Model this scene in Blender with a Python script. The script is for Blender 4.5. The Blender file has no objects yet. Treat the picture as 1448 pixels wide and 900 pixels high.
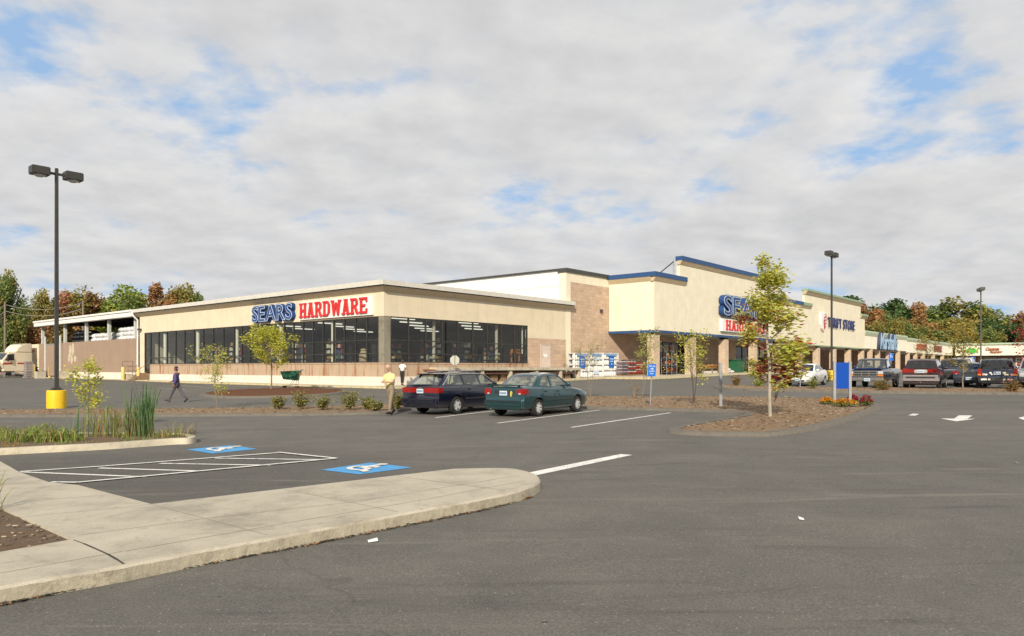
import bpy, bmesh, math, random
from mathutils import Vector, Matrix
from mathutils.geometry import tessellate_polygon, delaunay_2d_cdt
R = math.radians
rnd = random.Random(7)
scn = bpy.context.scene
COL = scn.collection

# ------------------------------------------------------------------ terrain and survey helpers
CAM_Z = 1.92
FOC, CX, HY = 1046.0, 724.0, 521.0          # focal length, optical axis and eye level, in photo pixels

def g(x, y):
    """height of the sloping lot"""
    return .012 * max(-60., min(80., y)) + .01 * max(-30., min(40., x))

def G(px, py, h=0.0):
    """ground point (raised by h) that was surveyed from the photograph"""
    r = (px - CX) / FOC
    lo, hi = .5, 400.
    for _ in range(60):
        m = .5 * (lo + hi)
        if CAM_Z + (HY - py) / FOC * m > g(r * m, m) + h: lo = m
        else: hi = m
    y = .5 * (lo + hi)
    return Vector((r * y, y, g(r * y, y) + h))

def AT(px, Y, h=0.0):
    x = (px - CX) / FOC * Y
    return Vector((x, Y, g(x, Y) + h))

TH = math.atan2(1., (1620. - CX) / FOC)      # direction of the long shop front
U = Vector((math.cos(TH), math.sin(TH))); V = Vector((-math.sin(TH), math.cos(TH)))
O = Vector(((543. - CX) / FOC * 53., 53.))   # street corner of the corner store

def L2W(x, y):
    p = O + x * U + y * V
    return p.x, p.y

def gl(x, y):
    return g(*L2W(x, y))

def onY(px, py, c):
    d = Vector(((px - CX) / FOC, 1.))
    Y = (c + O.dot(V)) / d.dot(V)
    return (d * Y - O).dot(U), CAM_Z + (HY - py) / FOC * Y

def onX(px, py, c):
    d = Vector(((px - CX) / FOC, 1.))
    Y = (c + O.dot(U)) / d.dot(U)
    return (d * Y - O).dot(V), CAM_Z + (HY - py) / FOC * Y

# ------------------------------------------------------------------ scene objects
def tag(o, label=None, cat=None, group=None, kind=None):
    if label: o['label'] = label
    if cat: o['category'] = cat
    if group: o['group'] = group
    if kind: o['kind'] = kind
    return o

def empty(name, loc=(0, 0, 0), rz=0.0, label=None, cat=None, group=None):
    o = bpy.data.objects.new(name, None)
    o.empty_display_size = .3
    COL.objects.link(o)
    o.location = loc
    o.rotation_euler = (0, 0, rz)
    return tag(o, label, cat, group)

def link(name, me, parent=None, loc=None, rot=None):
    o = bpy.data.objects.new(name, me)
    COL.objects.link(o)
    if parent: o.parent = parent
    if loc is not None: o.location = loc
    if rot is not None: o.rotation_euler = rot
    return o

def copy_tree(o, parent=None):
    c = o.copy()
    COL.objects.link(c)
    if parent: c.parent = parent
    for ch in [k for k in bpy.data.objects if k.parent == o]:
        copy_tree(ch, c)
    return c

def kids(o, name):
    return [k for k in bpy.data.objects if k.parent == o and k.name.split('.')[0] == name]

class MB:
    def __init__(s):
        s.v, s.f, s.m, s.M = [], [], [], Matrix.Identity(4)
    def add(s, pts):
        i = len(s.v)
        s.v += [tuple(s.M @ Vector(p)) for p in pts]
        return i
    def poly(s, pts, m=0):
        i = s.add(pts); s.f.append(tuple(range(i, i + len(pts)))); s.m.append(m)
    def faces(s, pts, fs, m=0):
        i = s.add(pts)
        for f in fs:
            s.f.append(tuple(i + k for k in f)); s.m.append(m)
    def box(s, x0, x1, y0, y1, z0, z1, m=0):
        s.faces([(x0, y0, z0), (x1, y0, z0), (x1, y1, z0), (x0, y1, z0), (x0, y0, z1), (x1, y0, z1), (x1, y1, z1), (x0, y1, z1)],
                [(0, 3, 2, 1), (4, 5, 6, 7), (0, 1, 5, 4), (1, 2, 6, 5), (2, 3, 7, 6), (3, 0, 4, 7)], m)
    def ext(s, pts, vec, m=0):
        """closed solid: a flat polygon swept along vec"""
        vec = Vector(vec); n = len(pts)
        a = [Vector(p) for p in pts]; b = [p + vec for p in a]
        i = s.add(a + b)
        nn = Vector((0, 0, 0))
        for k in range(n):
            nn += a[k].cross(a[(k + 1) % n])
        fl = nn.dot(vec) > 0
        tris = tessellate_polygon([a])
        for t in tris:
            c = (a[t[1]] - a[t[0]]).cross(a[t[2]] - a[t[0]])
            if (c.dot(vec) > 0): t = t[::-1]
            s.f.append(tuple(i + k for k in t)); s.m.append(m)
            s.f.append(tuple(i + n + k for k in reversed(t))); s.m.append(m)
        for k in range(n):
            q = (i + k, i + (k + 1) % n, i + n + (k + 1) % n, i + n + k)
            if not fl: q = q[::-1]
            s.f.append(q); s.m.append(m)
    def tube(s, p0, p1, r0, r1=None, n=10, m=0, caps=True):
        s.path([p0, p1], [r0, r0 if r1 is None else r1], n, m, caps)
    def path(s, P, rr, n=8, m=0, caps=True):
        P = [Vector(p) for p in P]
        rings = []
        up = None
        for k, p in enumerate(P):
            d = (P[min(k + 1, len(P) - 1)] - P[max(k - 1, 0)])
            d = d.normalized() if d.length > 1e-9 else Vector((0, 0, 1))
            if up is None:
                up = Vector((0, 0, 1)) if abs(d.z) < .9 else Vector((1, 0, 0))
            a = d.cross(up)
            if a.length < 1e-4: a = d.cross(Vector((0, 1, 0)))
            a.normalize(); b = d.cross(a)
            rings.append(s.add([p + rr[k] * (math.cos(2 * math.pi * j / n) * a + math.sin(2 * math.pi * j / n) * b) for j in range(n)]))
        for k in range(len(P) - 1):
            for j in range(n):
                s.f.append((rings[k] + j, rings[k + 1] + j, rings[k + 1] + (j + 1) % n, rings[k] + (j + 1) % n)); s.m.append(m)
        if caps:
            s.f.append(tuple(rings[0] + j for j in range(n))); s.m.append(m)
            s.f.append(tuple(rings[-1] + j for j in reversed(range(n)))); s.m.append(m)
    def lathe(s, prof, n=20, m=0, axis='Z', c=(0, 0, 0)):
        """prof: (radius, height) pairs"""
        c = Vector(c); rings = []
        for r_, h in prof:
            ps = []
            for j in range(n):
                t = 2 * math.pi * j / n
                q = (r_ * math.cos(t), r_ * math.sin(t), h)
                if axis == 'Y': q = (q[0], q[2], -q[1])
                if axis == 'X': q = (q[2], q[0], q[1])
                ps.append(c + Vector(q))
            rings.append(s.add(ps))
        for k in range(len(prof) - 1):
            for j in range(n):
                s.f.append((rings[k] + j, rings[k] + (j + 1) % n, rings[k + 1] + (j + 1) % n, rings[k + 1] + j)); s.m.append(m)
        if prof[0][0] > 1e-6:
            s.f.append(tuple(rings[0] + j for j in reversed(range(n)))); s.m.append(m)
        if prof[-1][0] > 1e-6:
            s.f.append(tuple(rings[-1] + j for j in range(n))); s.m.append(m)
    def ell(s, c, rx, ry, rz, n=12, k=8, m=0):
        c = Vector(c); rings = []
        for a in range(k + 1):
            ph = -math.pi / 2 + math.pi * a / k
            rings.append(s.add([c + Vector((rx * math.cos(ph) * math.cos(2 * math.pi * j / n), ry * math.cos(ph) * math.sin(2 * math.pi * j / n), rz * math.sin(ph))) for j in range(n)]))
        for a in range(k):
            for j in range(n):
                s.f.append((rings[a] + j, rings[a] + (j + 1) % n, rings[a + 1] + (j + 1) % n, rings[a + 1] + j)); s.m.append(m)
    def mesh(s, name, mats, smooth=None, bevel=0.0, weld=False):
        me = bpy.data.meshes.new(name)
        me.from_pydata(s.v, [], s.f)
        for mt in (mats if isinstance(mats, (list, tuple)) else [mats]): me.materials.append(mt)
        if any(s.m): me.polygons.foreach_set('material_index', s.m)
        if bevel or weld or smooth is not None:
            bm = bmesh.new(); bm.from_mesh(me)
            if weld or bevel or smooth is not None: bmesh.ops.remove_doubles(bm, verts=bm.verts, dist=1e-5)
            if bevel:
                es = [e for e in bm.edges if len(e.link_faces) == 2 and e.calc_face_angle(0) > .5]
                bmesh.ops.bevel(bm, geom=es, offset=bevel, segments=2, affect='EDGES', clamp_overlap=True)
            if smooth is not None:
                for f in bm.faces: f.smooth = True
                for e in bm.edges:
                    if len(e.link_faces) == 2 and e.calc_face_angle(0) > R(smooth): e.smooth = False
            bm.to_mesh(me); bm.free()
        me.update()
        return me
    def build(s, name, mats, parent=None, loc=None, rot=None, smooth=None, bevel=0.0):
        return link(name, s.mesh(name, mats, smooth, bevel), parent, loc, rot)

# ------------------------------------------------------------------ materials
def nodes_of(name):
    m = bpy.data.materials.new(name); m.use_nodes = True
    nt = m.node_tree
    return m, nt, nt.nodes['Principled BSDF']

def N(nt, t, **kw):
    n = nt.nodes.new(t)
    for k, v in kw.items():
        if k[0] == '_': n.inputs[int(k[1:])].default_value = v
        else: setattr(n, k, v)
    return n

def ramp(nt, fac, stops, interp='LINEAR'):
    r_ = N(nt, 'ShaderNodeValToRGB')
    r_.color_ramp.interpolation = interp
    while len(r_.color_ramp.elements) > 1: r_.color_ramp.elements.remove(r_.color_ramp.elements[0])
    for i, (p, c) in enumerate(stops):
        e = r_.color_ramp.elements[0] if i == 0 else r_.color_ramp.elements.new(p)
        e.position = p
        e.color = (c, c, c, 1) if isinstance(c, (int, float)) else (*c, 1)
    nt.links.new(fac, r_.inputs[0])
    return r_.outputs[0]

def mix(nt, fac, a, b, mode='MIX'):
    n = N(nt, 'ShaderNodeMix', data_type='RGBA', blend_type=mode)
    for s_, v in ((n.inputs[0], fac), (n.inputs[6], a), (n.inputs[7], b)):
        if isinstance(v, (int, float)): s_.default_value = v
        elif isinstance(v, tuple): s_.default_value = (*v, 1) if len(v) == 3 else v
        else: nt.links.new(v, s_)
    return n.outputs[2]

def noise(nt, vec, scale, detail=4, rough=.6, dist=0.0):
    n = N(nt, 'ShaderNodeTexNoise')
    n.inputs['Scale'].default_value = scale; n.inputs['Detail'].default_value = detail
    n.inputs['Roughness'].default_value = rough; n.inputs['Distortion'].default_value = dist
    if vec is not None: nt.links.new(vec, n.inputs['Vector'])
    return n.outputs[0]

def objco(nt, scale=(1, 1, 1)):
    t = N(nt, 'ShaderNodeTexCoord'); mp = N(nt, 'ShaderNodeMapping')
    mp.inputs['Scale'].default_value = scale
    nt.links.new(t.outputs['Object'], mp.inputs['Vector'])
    return mp.outputs[0]

def bump(nt, h, strength, dist, bs):
    b = N(nt, 'ShaderNodeBump'); b.inputs['Strength'].default_value = strength; b.inputs['Distance'].default_value = dist
    nt.links.new(h, b.inputs['Height']); nt.links.new(b.outputs[0], bs.inputs['Normal'])

_mc = {}
def mat(name, c, rough=.6, metal=0.0, var=.12, scale=3.0, bmp=0.0, bscale=40., spec=None, coat=0.0, stretch=(1, 1, 1)):
    if name in _mc: return _mc[name]
    m, nt, bs = nodes_of(name)
    bs.inputs['Roughness'].default_value = rough; bs.inputs['Metallic'].default_value = metal
    if spec is not None: bs.inputs['Specular IOR Level'].default_value = spec
    if coat: bs.inputs['Coat Weight'].default_value = coat; bs.inputs['Coat Roughness'].default_value = .05
    vec = objco(nt, stretch)
    if var:
        n = noise(nt, vec, scale, 5, .65)
        lo = tuple(k * (1 - var) for k in c); hi = tuple(min(1, k * (1 + var)) for k in c)
        nt.links.new(ramp(nt, n, [(.3, lo), (.7, hi)]), bs.inputs['Base Color'])
    else: bs.inputs['Base Color'].default_value = (*c, 1)
    if bmp: bump(nt, noise(nt, vec, bscale, 3), bmp, .02, bs)
    _mc[name] = m
    return m

def m_asphalt():
    m, nt, bs = nodes_of('asphalt')
    t = N(nt, 'ShaderNodeTexCoord').outputs['Object']
    big = noise(nt, t, .12, 5, .6, .4)
    base = ramp(nt, big, [(.32, (.092, .087, .079)), (.5, (.122, .115, .102)), (.68, (.152, .142, .123))])
    # worn lanes and patches
    mid = noise(nt, t, .9, 6, .7, .6)
    base = mix(nt, .55, base, ramp(nt, mid, [(.28, (.090, .087, .080)), (.5, (.124, .118, .106)), (.7, (.160, .151, .135)), (.85, (.19, .179, .158))]))
    # darker, newer asphalt round the accessible bays
    sx = N(nt, 'ShaderNodeSeparateXYZ'); nt.links.new(t, sx.inputs[0])
    def sq(o_, c0, w):
        a = N(nt, 'ShaderNodeMath', operation='SUBTRACT', _1=c0); nt.links.new(o_, a.inputs[0])
        b = N(nt, 'ShaderNodeMath', operation='DIVIDE', _1=w); nt.links.new(a.outputs[0], b.inputs[0])
        c = N(nt, 'ShaderNodeMath', operation='POWER', _1=2.0); nt.links.new(b.outputs[0], c.inputs[0])
        return c.outputs[0]
    ad = N(nt, 'ShaderNodeMath', operation='ADD'); nt.links.new(sq(sx.outputs[0], -6.5, 5.2), ad.inputs[0]); nt.links.new(sq(sx.outputs[1], 12.5, 3.8), ad.inputs[1])
    wob = N(nt, 'ShaderNodeMath', operation='MULTIPLY_ADD', _1=1.4); nt.links.new(noise(nt, t, .5, 4), wob.inputs[0]); nt.links.new(ad.outputs[0], wob.inputs[2])
    msk = ramp(nt, wob.outputs[0], [(.9, .62), (1.9, 0.)])
    mm = N(nt, 'ShaderNodeMapRange', _1=.8, _2=2.2, _3=.62, _4=0.); nt.links.new(wob.outputs[0], mm.inputs[0])
    base = mix(nt, mm.outputs[0], base, (.080, .075, .068))
    # long drag marks and dust
    mp = N(nt, 'ShaderNodeMapping'); mp.inputs['Scale'].default_value = (.16, 1.3, 1); mp.inputs['Rotation'].default_value = (0, 0, R(-12)); nt.links.new(t, mp.inputs[0])
    st = noise(nt, mp.outputs[0], 1.0, 6, .7, 1.2)
    base = mix(nt, ramp(nt, st, [(.57, 0.), (.70, .55)]), base, (.22, .203, .175))
    base = mix(nt, ramp(nt, st, [(.30, .6), (.43, 0.)]), base, (.070, .067, .063))
    # the stones in the surface
    fine = noise(nt, t, 48., 4, .8)
    base = mix(nt, .8, base, ramp(nt, fine, [(.3, .22), (.5, .5), (.7, .80)]), 'OVERLAY')
    vo = N(nt, 'ShaderNodeTexVoronoi', _2=17.); nt.links.new(t, vo.inputs['Vector'])
    base = mix(nt, ramp(nt, vo.outputs['Distance'], [(.08, .75), (.17, 0.)]), base, ramp(nt, noise(nt, t, 31., 2), [(.45, (.065, .062, .057)), (.51, (.14, .132, .118)), (.61, (.46, .43, .37))]))
    # oil drips
    mp2 = N(nt, 'ShaderNodeMapping'); mp2.inputs['Scale'].default_value = (.8, 1.1, 1); nt.links.new(t, mp2.inputs[0])
    v2 = N(nt, 'ShaderNodeTexVoronoi', _2=1.25); nt.links.new(mp2.outputs[0], v2.inputs['Vector'])
    od = N(nt, 'ShaderNodeMath', operation='MULTIPLY_ADD', _1=.09); nt.links.new(noise(nt, t, 9., 3), od.inputs[0]); nt.links.new(v2.outputs['Distance'], od.inputs[2])
    sel = N(nt, 'ShaderNodeSeparateColor'); nt.links.new(v2.outputs['Color'], sel.inputs[0])
    oil = N(nt, 'ShaderNodeMath', operation='MULTIPLY'); nt.links.new(ramp(nt, od.outputs[0], [(.066, 1.), (.085, 0.)]), oil.inputs[0]); nt.links.new(ramp(nt, sel.outputs[0], [(.35, 0.), (.6, .75)]), oil.inputs[1])
    base = mix(nt, oil.outputs[0], base, (.035, .034, .033))
    # a sprinkling of small dark spots
    mp3 = N(nt, 'ShaderNodeMapping'); mp3.inputs['Scale'].default_value = (.75, 1.2, 1); nt.links.new(t, mp3.inputs[0])
    v4 = N(nt, 'ShaderNodeTexVoronoi', _2=2.6); nt.links.new(mp3.outputs[0], v4.inputs['Vector'])
    o4 = N(nt, 'ShaderNodeMath', operation='MULTIPLY_ADD', _1=.10); nt.links.new(noise(nt, t, 24., 3), o4.inputs[0]); nt.links.new(v4.outputs['Distance'], o4.inputs[2])
    s4 = N(nt, 'ShaderNodeSeparateColor'); nt.links.new(v4.outputs['Color'], s4.inputs[0])
    o5 = N(nt, 'ShaderNodeMath', operation='MULTIPLY'); nt.links.new(ramp(nt, o4.outputs[0], [(.085, 1.), (.105, 0.)]), o5.inputs[0]); nt.links.new(ramp(nt, s4.outputs[1], [(.45, 0.), (.7, .8)]), o5.inputs[1])
    base = mix(nt, o5.outputs[0], base, (.030, .029, .028))
    # cracks far apart
    v3 = N(nt, 'ShaderNodeTexVoronoi', feature='DISTANCE_TO_EDGE', _2=.13)
    wv = N(nt, 'ShaderNodeVectorMath', operation='ADD'); wn = N(nt, 'ShaderNodeTexNoise', _2=.7, _3=6.); nt.links.new(t, wn.inputs['Vector'])
    ws = N(nt, 'ShaderNodeVectorMath', operation='SCALE'); ws.inputs[3].default_value = 2.2; nt.links.new(wn.outputs[1], ws.inputs[0]); nt.links.new(ws.outputs[0], wv.inputs[0]); nt.links.new(t, wv.inputs[1])
    nt.links.new(wv.outputs[0], v3.inputs['Vector'])
    cr = N(nt, 'ShaderNodeMath', operation='MULTIPLY'); nt.links.new(ramp(nt, v3.outputs['Distance'], [(.0008, .35), (.0026, 0.)]), cr.inputs[0]); nt.links.new(ramp(nt, big, [(.42, 0.), (.5, 1.)]), cr.inputs[1])
    base = mix(nt, cr.outputs[0], base, (.05, .049, .047))
    nt.links.new(base, bs.inputs['Base Color'])
    bs.inputs['Roughness'].default_value = .88; bs.inputs['Specular IOR Level'].default_value = .3
    bump(nt, noise(nt, t, 55., 4, .7), .35, .012, bs)
    return m

def m_worn(name, c, amount=.5):
    m, nt, bs = nodes_of(name)
    t = N(nt, 'ShaderNodeTexCoord').outputs['Object']
    a = noise(nt, t, 7., 7, .75, .4); b = noise(nt, t, 38., 4, .7)
    base = ramp(nt, noise(nt, t, 2.1, 5, .7), [(.3, tuple(k * .82 for k in c)), (.7, tuple(min(1, k * 1.06) for k in c))])
    wear = ramp(nt, mix(nt, .4, a, b), [(.50, 0.), (.62, amount)])
    base = mix(nt, wear, base, (.14, .132, .118))
    v = N(nt, 'ShaderNodeTexVoronoi', feature='DISTANCE_TO_EDGE', _2=2.3); wv = N(nt, 'ShaderNodeVectorMath', operation='ADD'); wn = N(nt, 'ShaderNodeTexNoise', _2=5., _3=4.); nt.links.new(t, wn.inputs['Vector']); ws = N(nt, 'ShaderNodeVectorMath', operation='SCALE'); ws.inputs[3].default_value = .25; nt.links.new(wn.outputs[1], ws.inputs[0]); nt.links.new(ws.outputs[0], wv.inputs[0]); nt.links.new(t, wv.inputs[1]); nt.links.new(wv.outputs[0], v.inputs['Vector'])
    base = mix(nt, ramp(nt, v.outputs['Distance'], [(.006, .6), (.016, 0.)]), base, (.11, .105, .095))
    nt.links.new(base, bs.inputs['Base Color']); bs.inputs['Roughness'].default_value = .8
    return m

def m_concrete(name, c, dirt=.5, joints=None):
    m, nt, bs = nodes_of(name)
    t = N(nt, 'ShaderNodeTexCoord').outputs['Object']
    a = noise(nt, t, 1.1, 6, .65, .3)
    base = ramp(nt, a, [(.30, tuple(k * .70 for k in c)), (.5, c), (.70, tuple(k * 1.14 for k in c))])
    base = mix(nt, .5, base, ramp(nt, noise(nt, t, 60., 4, .7), [(.3, .34), (.7, .64)]), 'OVERLAY')
    base = mix(nt, ramp(nt, noise(nt, t, 2.7, 7, .75, .8), [(.53, 0.), (.70, dirt * 1.3)]), base, tuple(k * f for k, f in zip(c, (.55, .5, .42))))
    v2 = N(nt, 'ShaderNodeTexVoronoi', _2=1.9); nt.links.new(t, v2.inputs['Vector'])
    base = mix(nt, ramp(nt, v2.outputs['Distance'], [(.03, .6), (.05, 0.)]), base, (.12, .11, .09))
    nt.links.new(base, bs.inputs['Base Color'])
    bs.inputs['Roughness'].default_value = .85; bs.inputs['Specular IOR Level'].default_value = .25
    bump(nt, noise(nt, t, 30., 6, .7), .25, .01, bs)
    return m

def m_kerbface(name, c):
    m, nt, bs = nodes_of(name)
    t = N(nt, 'ShaderNodeTexCoord').outputs['Object']
    base = ramp(nt, noise(nt, t, 6., 7, .75, .5), [(.25, tuple(k * .62 for k in c)), (.5, c), (.75, tuple(k * 1.15 for k in c))])
    base = mix(nt, ramp(nt, noise(nt, t, 2.2, 5, .7), [(.5, 0.), (.7, .5)]), base, tuple(k * .7 for k in c))
    nt.links.new(base, bs.inputs['Base Color']); bs.inputs['Roughness'].default_value = .9
    base2 = mix(nt, ramp(nt, noise(nt, t, 1.3, 6, .8, .6), [(.55, 0.), (.66, .55)]), base, tuple(k * .35 for k in c)); nt.links.new(base2, bs.inputs['Base Color'])
    bump(nt, noise(nt, t, 22., 6, .75), .8, .02, bs)
    return m

def m_mulch(name, c):
    m, nt, bs = nodes_of(name)
    t = N(nt, 'ShaderNodeTexCoord').outputs['Object']
    mp = N(nt, 'ShaderNodeMapping'); mp.inputs['Scale'].default_value = (1, 1.8, 1); nt.links.new(t, mp.inputs[0])
    a = noise(nt, mp.outputs[0], 26., 6, .8, 1.)
    base = ramp(nt, a, [(.3, tuple(k * .35 for k in c)), (.48, tuple(k * .9 for k in c)), (.6, c), (.75, tuple(min(1, k * 1.7) for k in c))])
    base = mix(nt, ramp(nt, noise(nt, t, .9, 5, .7), [(.4, 0.), (.7, .55)]), base, tuple(k * f for k, f in zip(c, (.95, .72, .55))))
    nt.links.new(base, bs.inputs['Base Color']); bs.inputs['Roughness'].default_value = .95; bs.inputs['Specular IOR Level'].default_value = .1
    bump(nt, a, .9, .05, bs)
    return m

def m_brick(name, c, mortar, bw=.4, bh=.2, var=.18):
    m, nt, bs = nodes_of(name)
    t = N(nt, 'ShaderNodeTexCoord').outputs['Object']
    sx = N(nt, 'ShaderNodeSeparateXYZ'); nt.links.new(t, sx.inputs[0])
    ad = N(nt, 'ShaderNodeMath', operation='ADD'); nt.links.new(sx.outputs[0], ad.inputs[0]); nt.links.new(sx.outputs[1], ad.inputs[1])
    cb = N(nt, 'ShaderNodeCombineXYZ'); nt.links.new(ad.outputs[0], cb.inputs[0]); nt.links.new(sx.outputs[2], cb.inputs[1])
    b = N(nt, 'ShaderNodeTexBrick'); nt.links.new(cb.outputs[0], b.inputs['Vector'])
    b.inputs['Scale'].default_value = 1.; b.inputs['Brick Width'].default_value = bw; b.inputs['Row Height'].default_value = bh
    b.inputs['Mortar Size'].default_value = .012; b.inputs['Color1'].default_value = (*[k * (1 - var) for k in c], 1); b.inputs['Color2'].default_value = (*[k * (1 + var) for k in c], 1)
    b.inputs['Mortar'].default_value = (*mortar, 1)
    col = mix(nt, .6, b.outputs[0], ramp(nt, noise(nt, t, 1.3, 6, .7), [(.3, .38), (.7, .60)]), 'OVERLAY')
    nt.links.new(col, bs.inputs['Base Color']); bs.inputs['Roughness'].default_value = .9
    return m

def m_stained(name, c, stain, amount=.7, freq=1.3, lo=.56, joints=0.0):
    """surface with vertical run-off streaks"""
    m, nt, bs = nodes_of(name)
    t = N(nt, 'ShaderNodeTexCoord').outputs['Object']
    sx = N(nt, 'ShaderNodeSeparateXYZ'); nt.links.new(t, sx.inputs[0])
    ad = N(nt, 'ShaderNodeMath', operation='ADD'); nt.links.new(sx.outputs[0], ad.inputs[0]); nt.links.new(sx.outputs[1], ad.inputs[1])
    zz = N(nt, 'ShaderNodeMath', operation='MULTIPLY', _1=.07); nt.links.new(sx.outputs[2], zz.inputs[0])
    cb = N(nt, 'ShaderNodeCombineXYZ'); nt.links.new(ad.outputs[0], cb.inputs[0]); nt.links.new(zz.outputs[0], cb.inputs[1])
    s1 = noise(nt, cb.outputs[0], freq, 6, .75)
    base = ramp(nt, noise(nt, t, .8, 6, .7), [(.3, tuple(k * .9 for k in c)), (.7, tuple(min(1, k * 1.07) for k in c))])
    base = mix(nt, ramp(nt, s1, [(lo, 0.), (lo + .10, amount)]), base, stain)
    if joints:
        pp = N(nt, 'ShaderNodeMath', operation='PINGPONG', _1=joints / 2); nt.links.new(ad.outputs[0], pp.inputs[0])
        base = mix(nt, ramp(nt, pp.outputs[0], [(.012, .32), (.03, 0.)]), base, tuple(k * .6 for k in c))
    nt.links.new(base, bs.inputs['Base Color']); bs.inputs['Roughness'].default_value = .85
    bump(nt, noise(nt, t, 35., 4), .12, .01, bs)
    return m

def m_ribbed(name, c, pitch, rough=.5, depth=.03, var=.06):
    m, nt, bs = nodes_of(name)
    t = N(nt, 'ShaderNodeTexCoord').outputs['Object']
    sx = N(nt, 'ShaderNodeSeparateXYZ'); nt.links.new(t, sx.inputs[0])
    ad = N(nt, 'ShaderNodeMath', operation='ADD'); nt.links.new(sx.outputs[0], ad.inputs[0]); nt.links.new(sx.outputs[1], ad.inputs[1])
    pp = N(nt, 'ShaderNodeMath', operation='PINGPONG', _1=pitch / 2); nt.links.new(ad.outputs[0], pp.inputs[0])
    dv = N(nt, 'ShaderNodeMath', operation='DIVIDE', _1=pitch / 2); nt.links.new(pp.outputs[0], dv.inputs[0])
    h = ramp(nt, dv.outputs[0], [(.05, 1.), (.14, 0.)])
    col = ramp(nt, noise(nt, t, .7, 6, .7), [(.3, tuple(k * (1 - var * 2) for k in c)), (.7, tuple(min(1, k * (1 + var)) for k in c))])
    nt.links.new(mix(nt, h, col, tuple(k * .9 for k in c)), bs.inputs['Base Color'])
    bs.inputs['Roughness'].default_value = rough
    bump(nt, h, .7, depth, bs)
    return m

def m_glass(name, tint, refl=1.0, rough=.02):
    m, nt, bs = nodes_of(name)
    nt.nodes.remove(bs)
    out = nt.nodes['Material Output']
    tr = N(nt, 'ShaderNodeBsdfTransparent'); tr.inputs[0].default_value = (*tint, 1)
    gl_ = N(nt, 'ShaderNodeBsdfGlossy'); gl_.inputs['Roughness'].default_value = rough; gl_.inputs[0].default_value = (1, 1, 1, 1)
    lw = N(nt, 'ShaderNodeLayerWeight', _0=.5)
    pw = N(nt, 'ShaderNodeMath', operation='POWER', _1=5.0); nt.links.new(lw.outputs['Facing'], pw.inputs[0])
    sc = N(nt, 'ShaderNodeMath', operation='MULTIPLY_ADD', _1=.92 * refl, _2=.055 * refl); nt.links.new(pw.outputs[0], sc.inputs[0])
    mx = N(nt, 'ShaderNodeMixShader'); nt.links.new(sc.outputs[0], mx.inputs[0]); nt.links.new(tr.outputs[0], mx.inputs[1]); nt.links.new(gl_.outputs[0], mx.inputs[2])
    nt.links.new(mx.outputs[0], out.inputs[0])
    return m

def m_leaf(name, cols, trans=.35):
    m, nt, bs = nodes_of(name)
    out = nt.nodes['Material Output']
    gi = N(nt, 'ShaderNodeNewGeometry')
    col = ramp(nt, gi.outputs['Random Per Island'], [(i / (len(cols)), c) for i, c in enumerate(cols)], 'CONSTANT')
    t = N(nt, 'ShaderNodeTexCoord').outputs['Object']
    col = mix(nt, .5, col, ramp(nt, noise(nt, t, 1.1, 3), [(.3, .42), (.7, .66)]), 'OVERLAY')
    nt.links.new(col, bs.inputs['Base Color']); bs.inputs['Roughness'].default_value = .6; bs.inputs['Specular IOR Level'].default_value = .25
    tl = N(nt, 'ShaderNodeBsdfTranslucent'); nt.links.new(col, tl.inputs[0])
    mx = N(nt, 'ShaderNodeMixShader', _0=trans); nt.links.new(bs.outputs[0], mx.inputs[1]); nt.links.new(tl.outputs[0], mx.inputs[2])
    nt.links.new(mx.outputs[0], out.inputs[0])
    return m

def m_emit(name, c, s):
    m, nt, bs = nodes_of(name)
    bs.inputs['Base Color'].default_value = (*c, 1); bs.inputs['Emission Color'].default_value = (*c, 1); bs.inputs['Emission Strength'].default_value = s
    return m

def m_items(name, cols, rough=.5):
    """goods: each loose piece has its own colour"""
    m, nt, bs = nodes_of(name)
    gi = N(nt, 'ShaderNodeNewGeometry')
    nt.links.new(ramp(nt, gi.outputs['Random Per Island'], [(i / len(cols), c) for i, c in enumerate(cols)], 'CONSTANT'), bs.inputs['Base Color'])
    bs.inputs['Roughness'].default_value = rough
    return m

ASPH = m_asphalt()
CONC = m_concrete('concrete_walk', (.43, .39, .315), .45)
CONC2 = m_concrete('concrete_pale', (.50, .45, .35), .5)
KFACE = m_kerbface('kerb_face', (.39, .35, .265))
BERM = m_kerbface('asphalt_berm', (.145, .130, .108))
MULCH = m_mulch('wood_mulch', (.33, .245, .165))
MULCHR = m_mulch('red_mulch', (.17, .085, .05))
SOIL = m_mulch('soil_mulch', (.24, .185, .135))
PAINTW = m_worn('white_road_paint', (.78, .77, .73), .38)
PAINTB = m_worn('blue_road_paint', (.07, .33, .68), .25)
CREAM = m_stained('cream_stucco', (.69, .60, .445), (.60, .49, .32), .28, 1.6, joints=1.22)
CREAM2 = m_stained('pale_cream_stucco', (.77, .705, .545), (.70, .61, .43), .2, 1.2, joints=2.44)
CREAM3 = m_stained('far_cream_stucco', (.82, .78, .64), (.74, .68, .54), .25, .5)
BRICK = m_brick('tan_block', (.50, .365, .265), (.38, .28, .20), .8, .3, .10)
BRICKC = m_brick('tan_column_brick', (.56, .43, .31), (.5, .4, .3), .3, .1, .10)
BRICKR = m_brick('red_brown_brick', (.24, .125, .085), (.26, .18, .14), .3, .1, .2)
SILL = m_stained('brick_sill', (.45, .335, .235), (.27, .095, .025), .9, 2.6, lo=.515)
WBASE = m_stained('white_painted_base', (.68, .64, .55), (.40, .31, .19), .6, 2.4)
BROWNW = m_ribbed('brown_metal_panel', (.34, .24, .172), .33, .6, .02)
SIDING = m_ribbed('white_metal_siding', (.82, .81, .77), .9, .45, .015)
CAPW = mat('eave_metal', (.60, .58, .52), .45, var=.1)
CAPD = mat('dark_flashing', (.055, .055, .05), .5)
SOFF = mat('soffit', (.50, .42, .30), .8)
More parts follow.
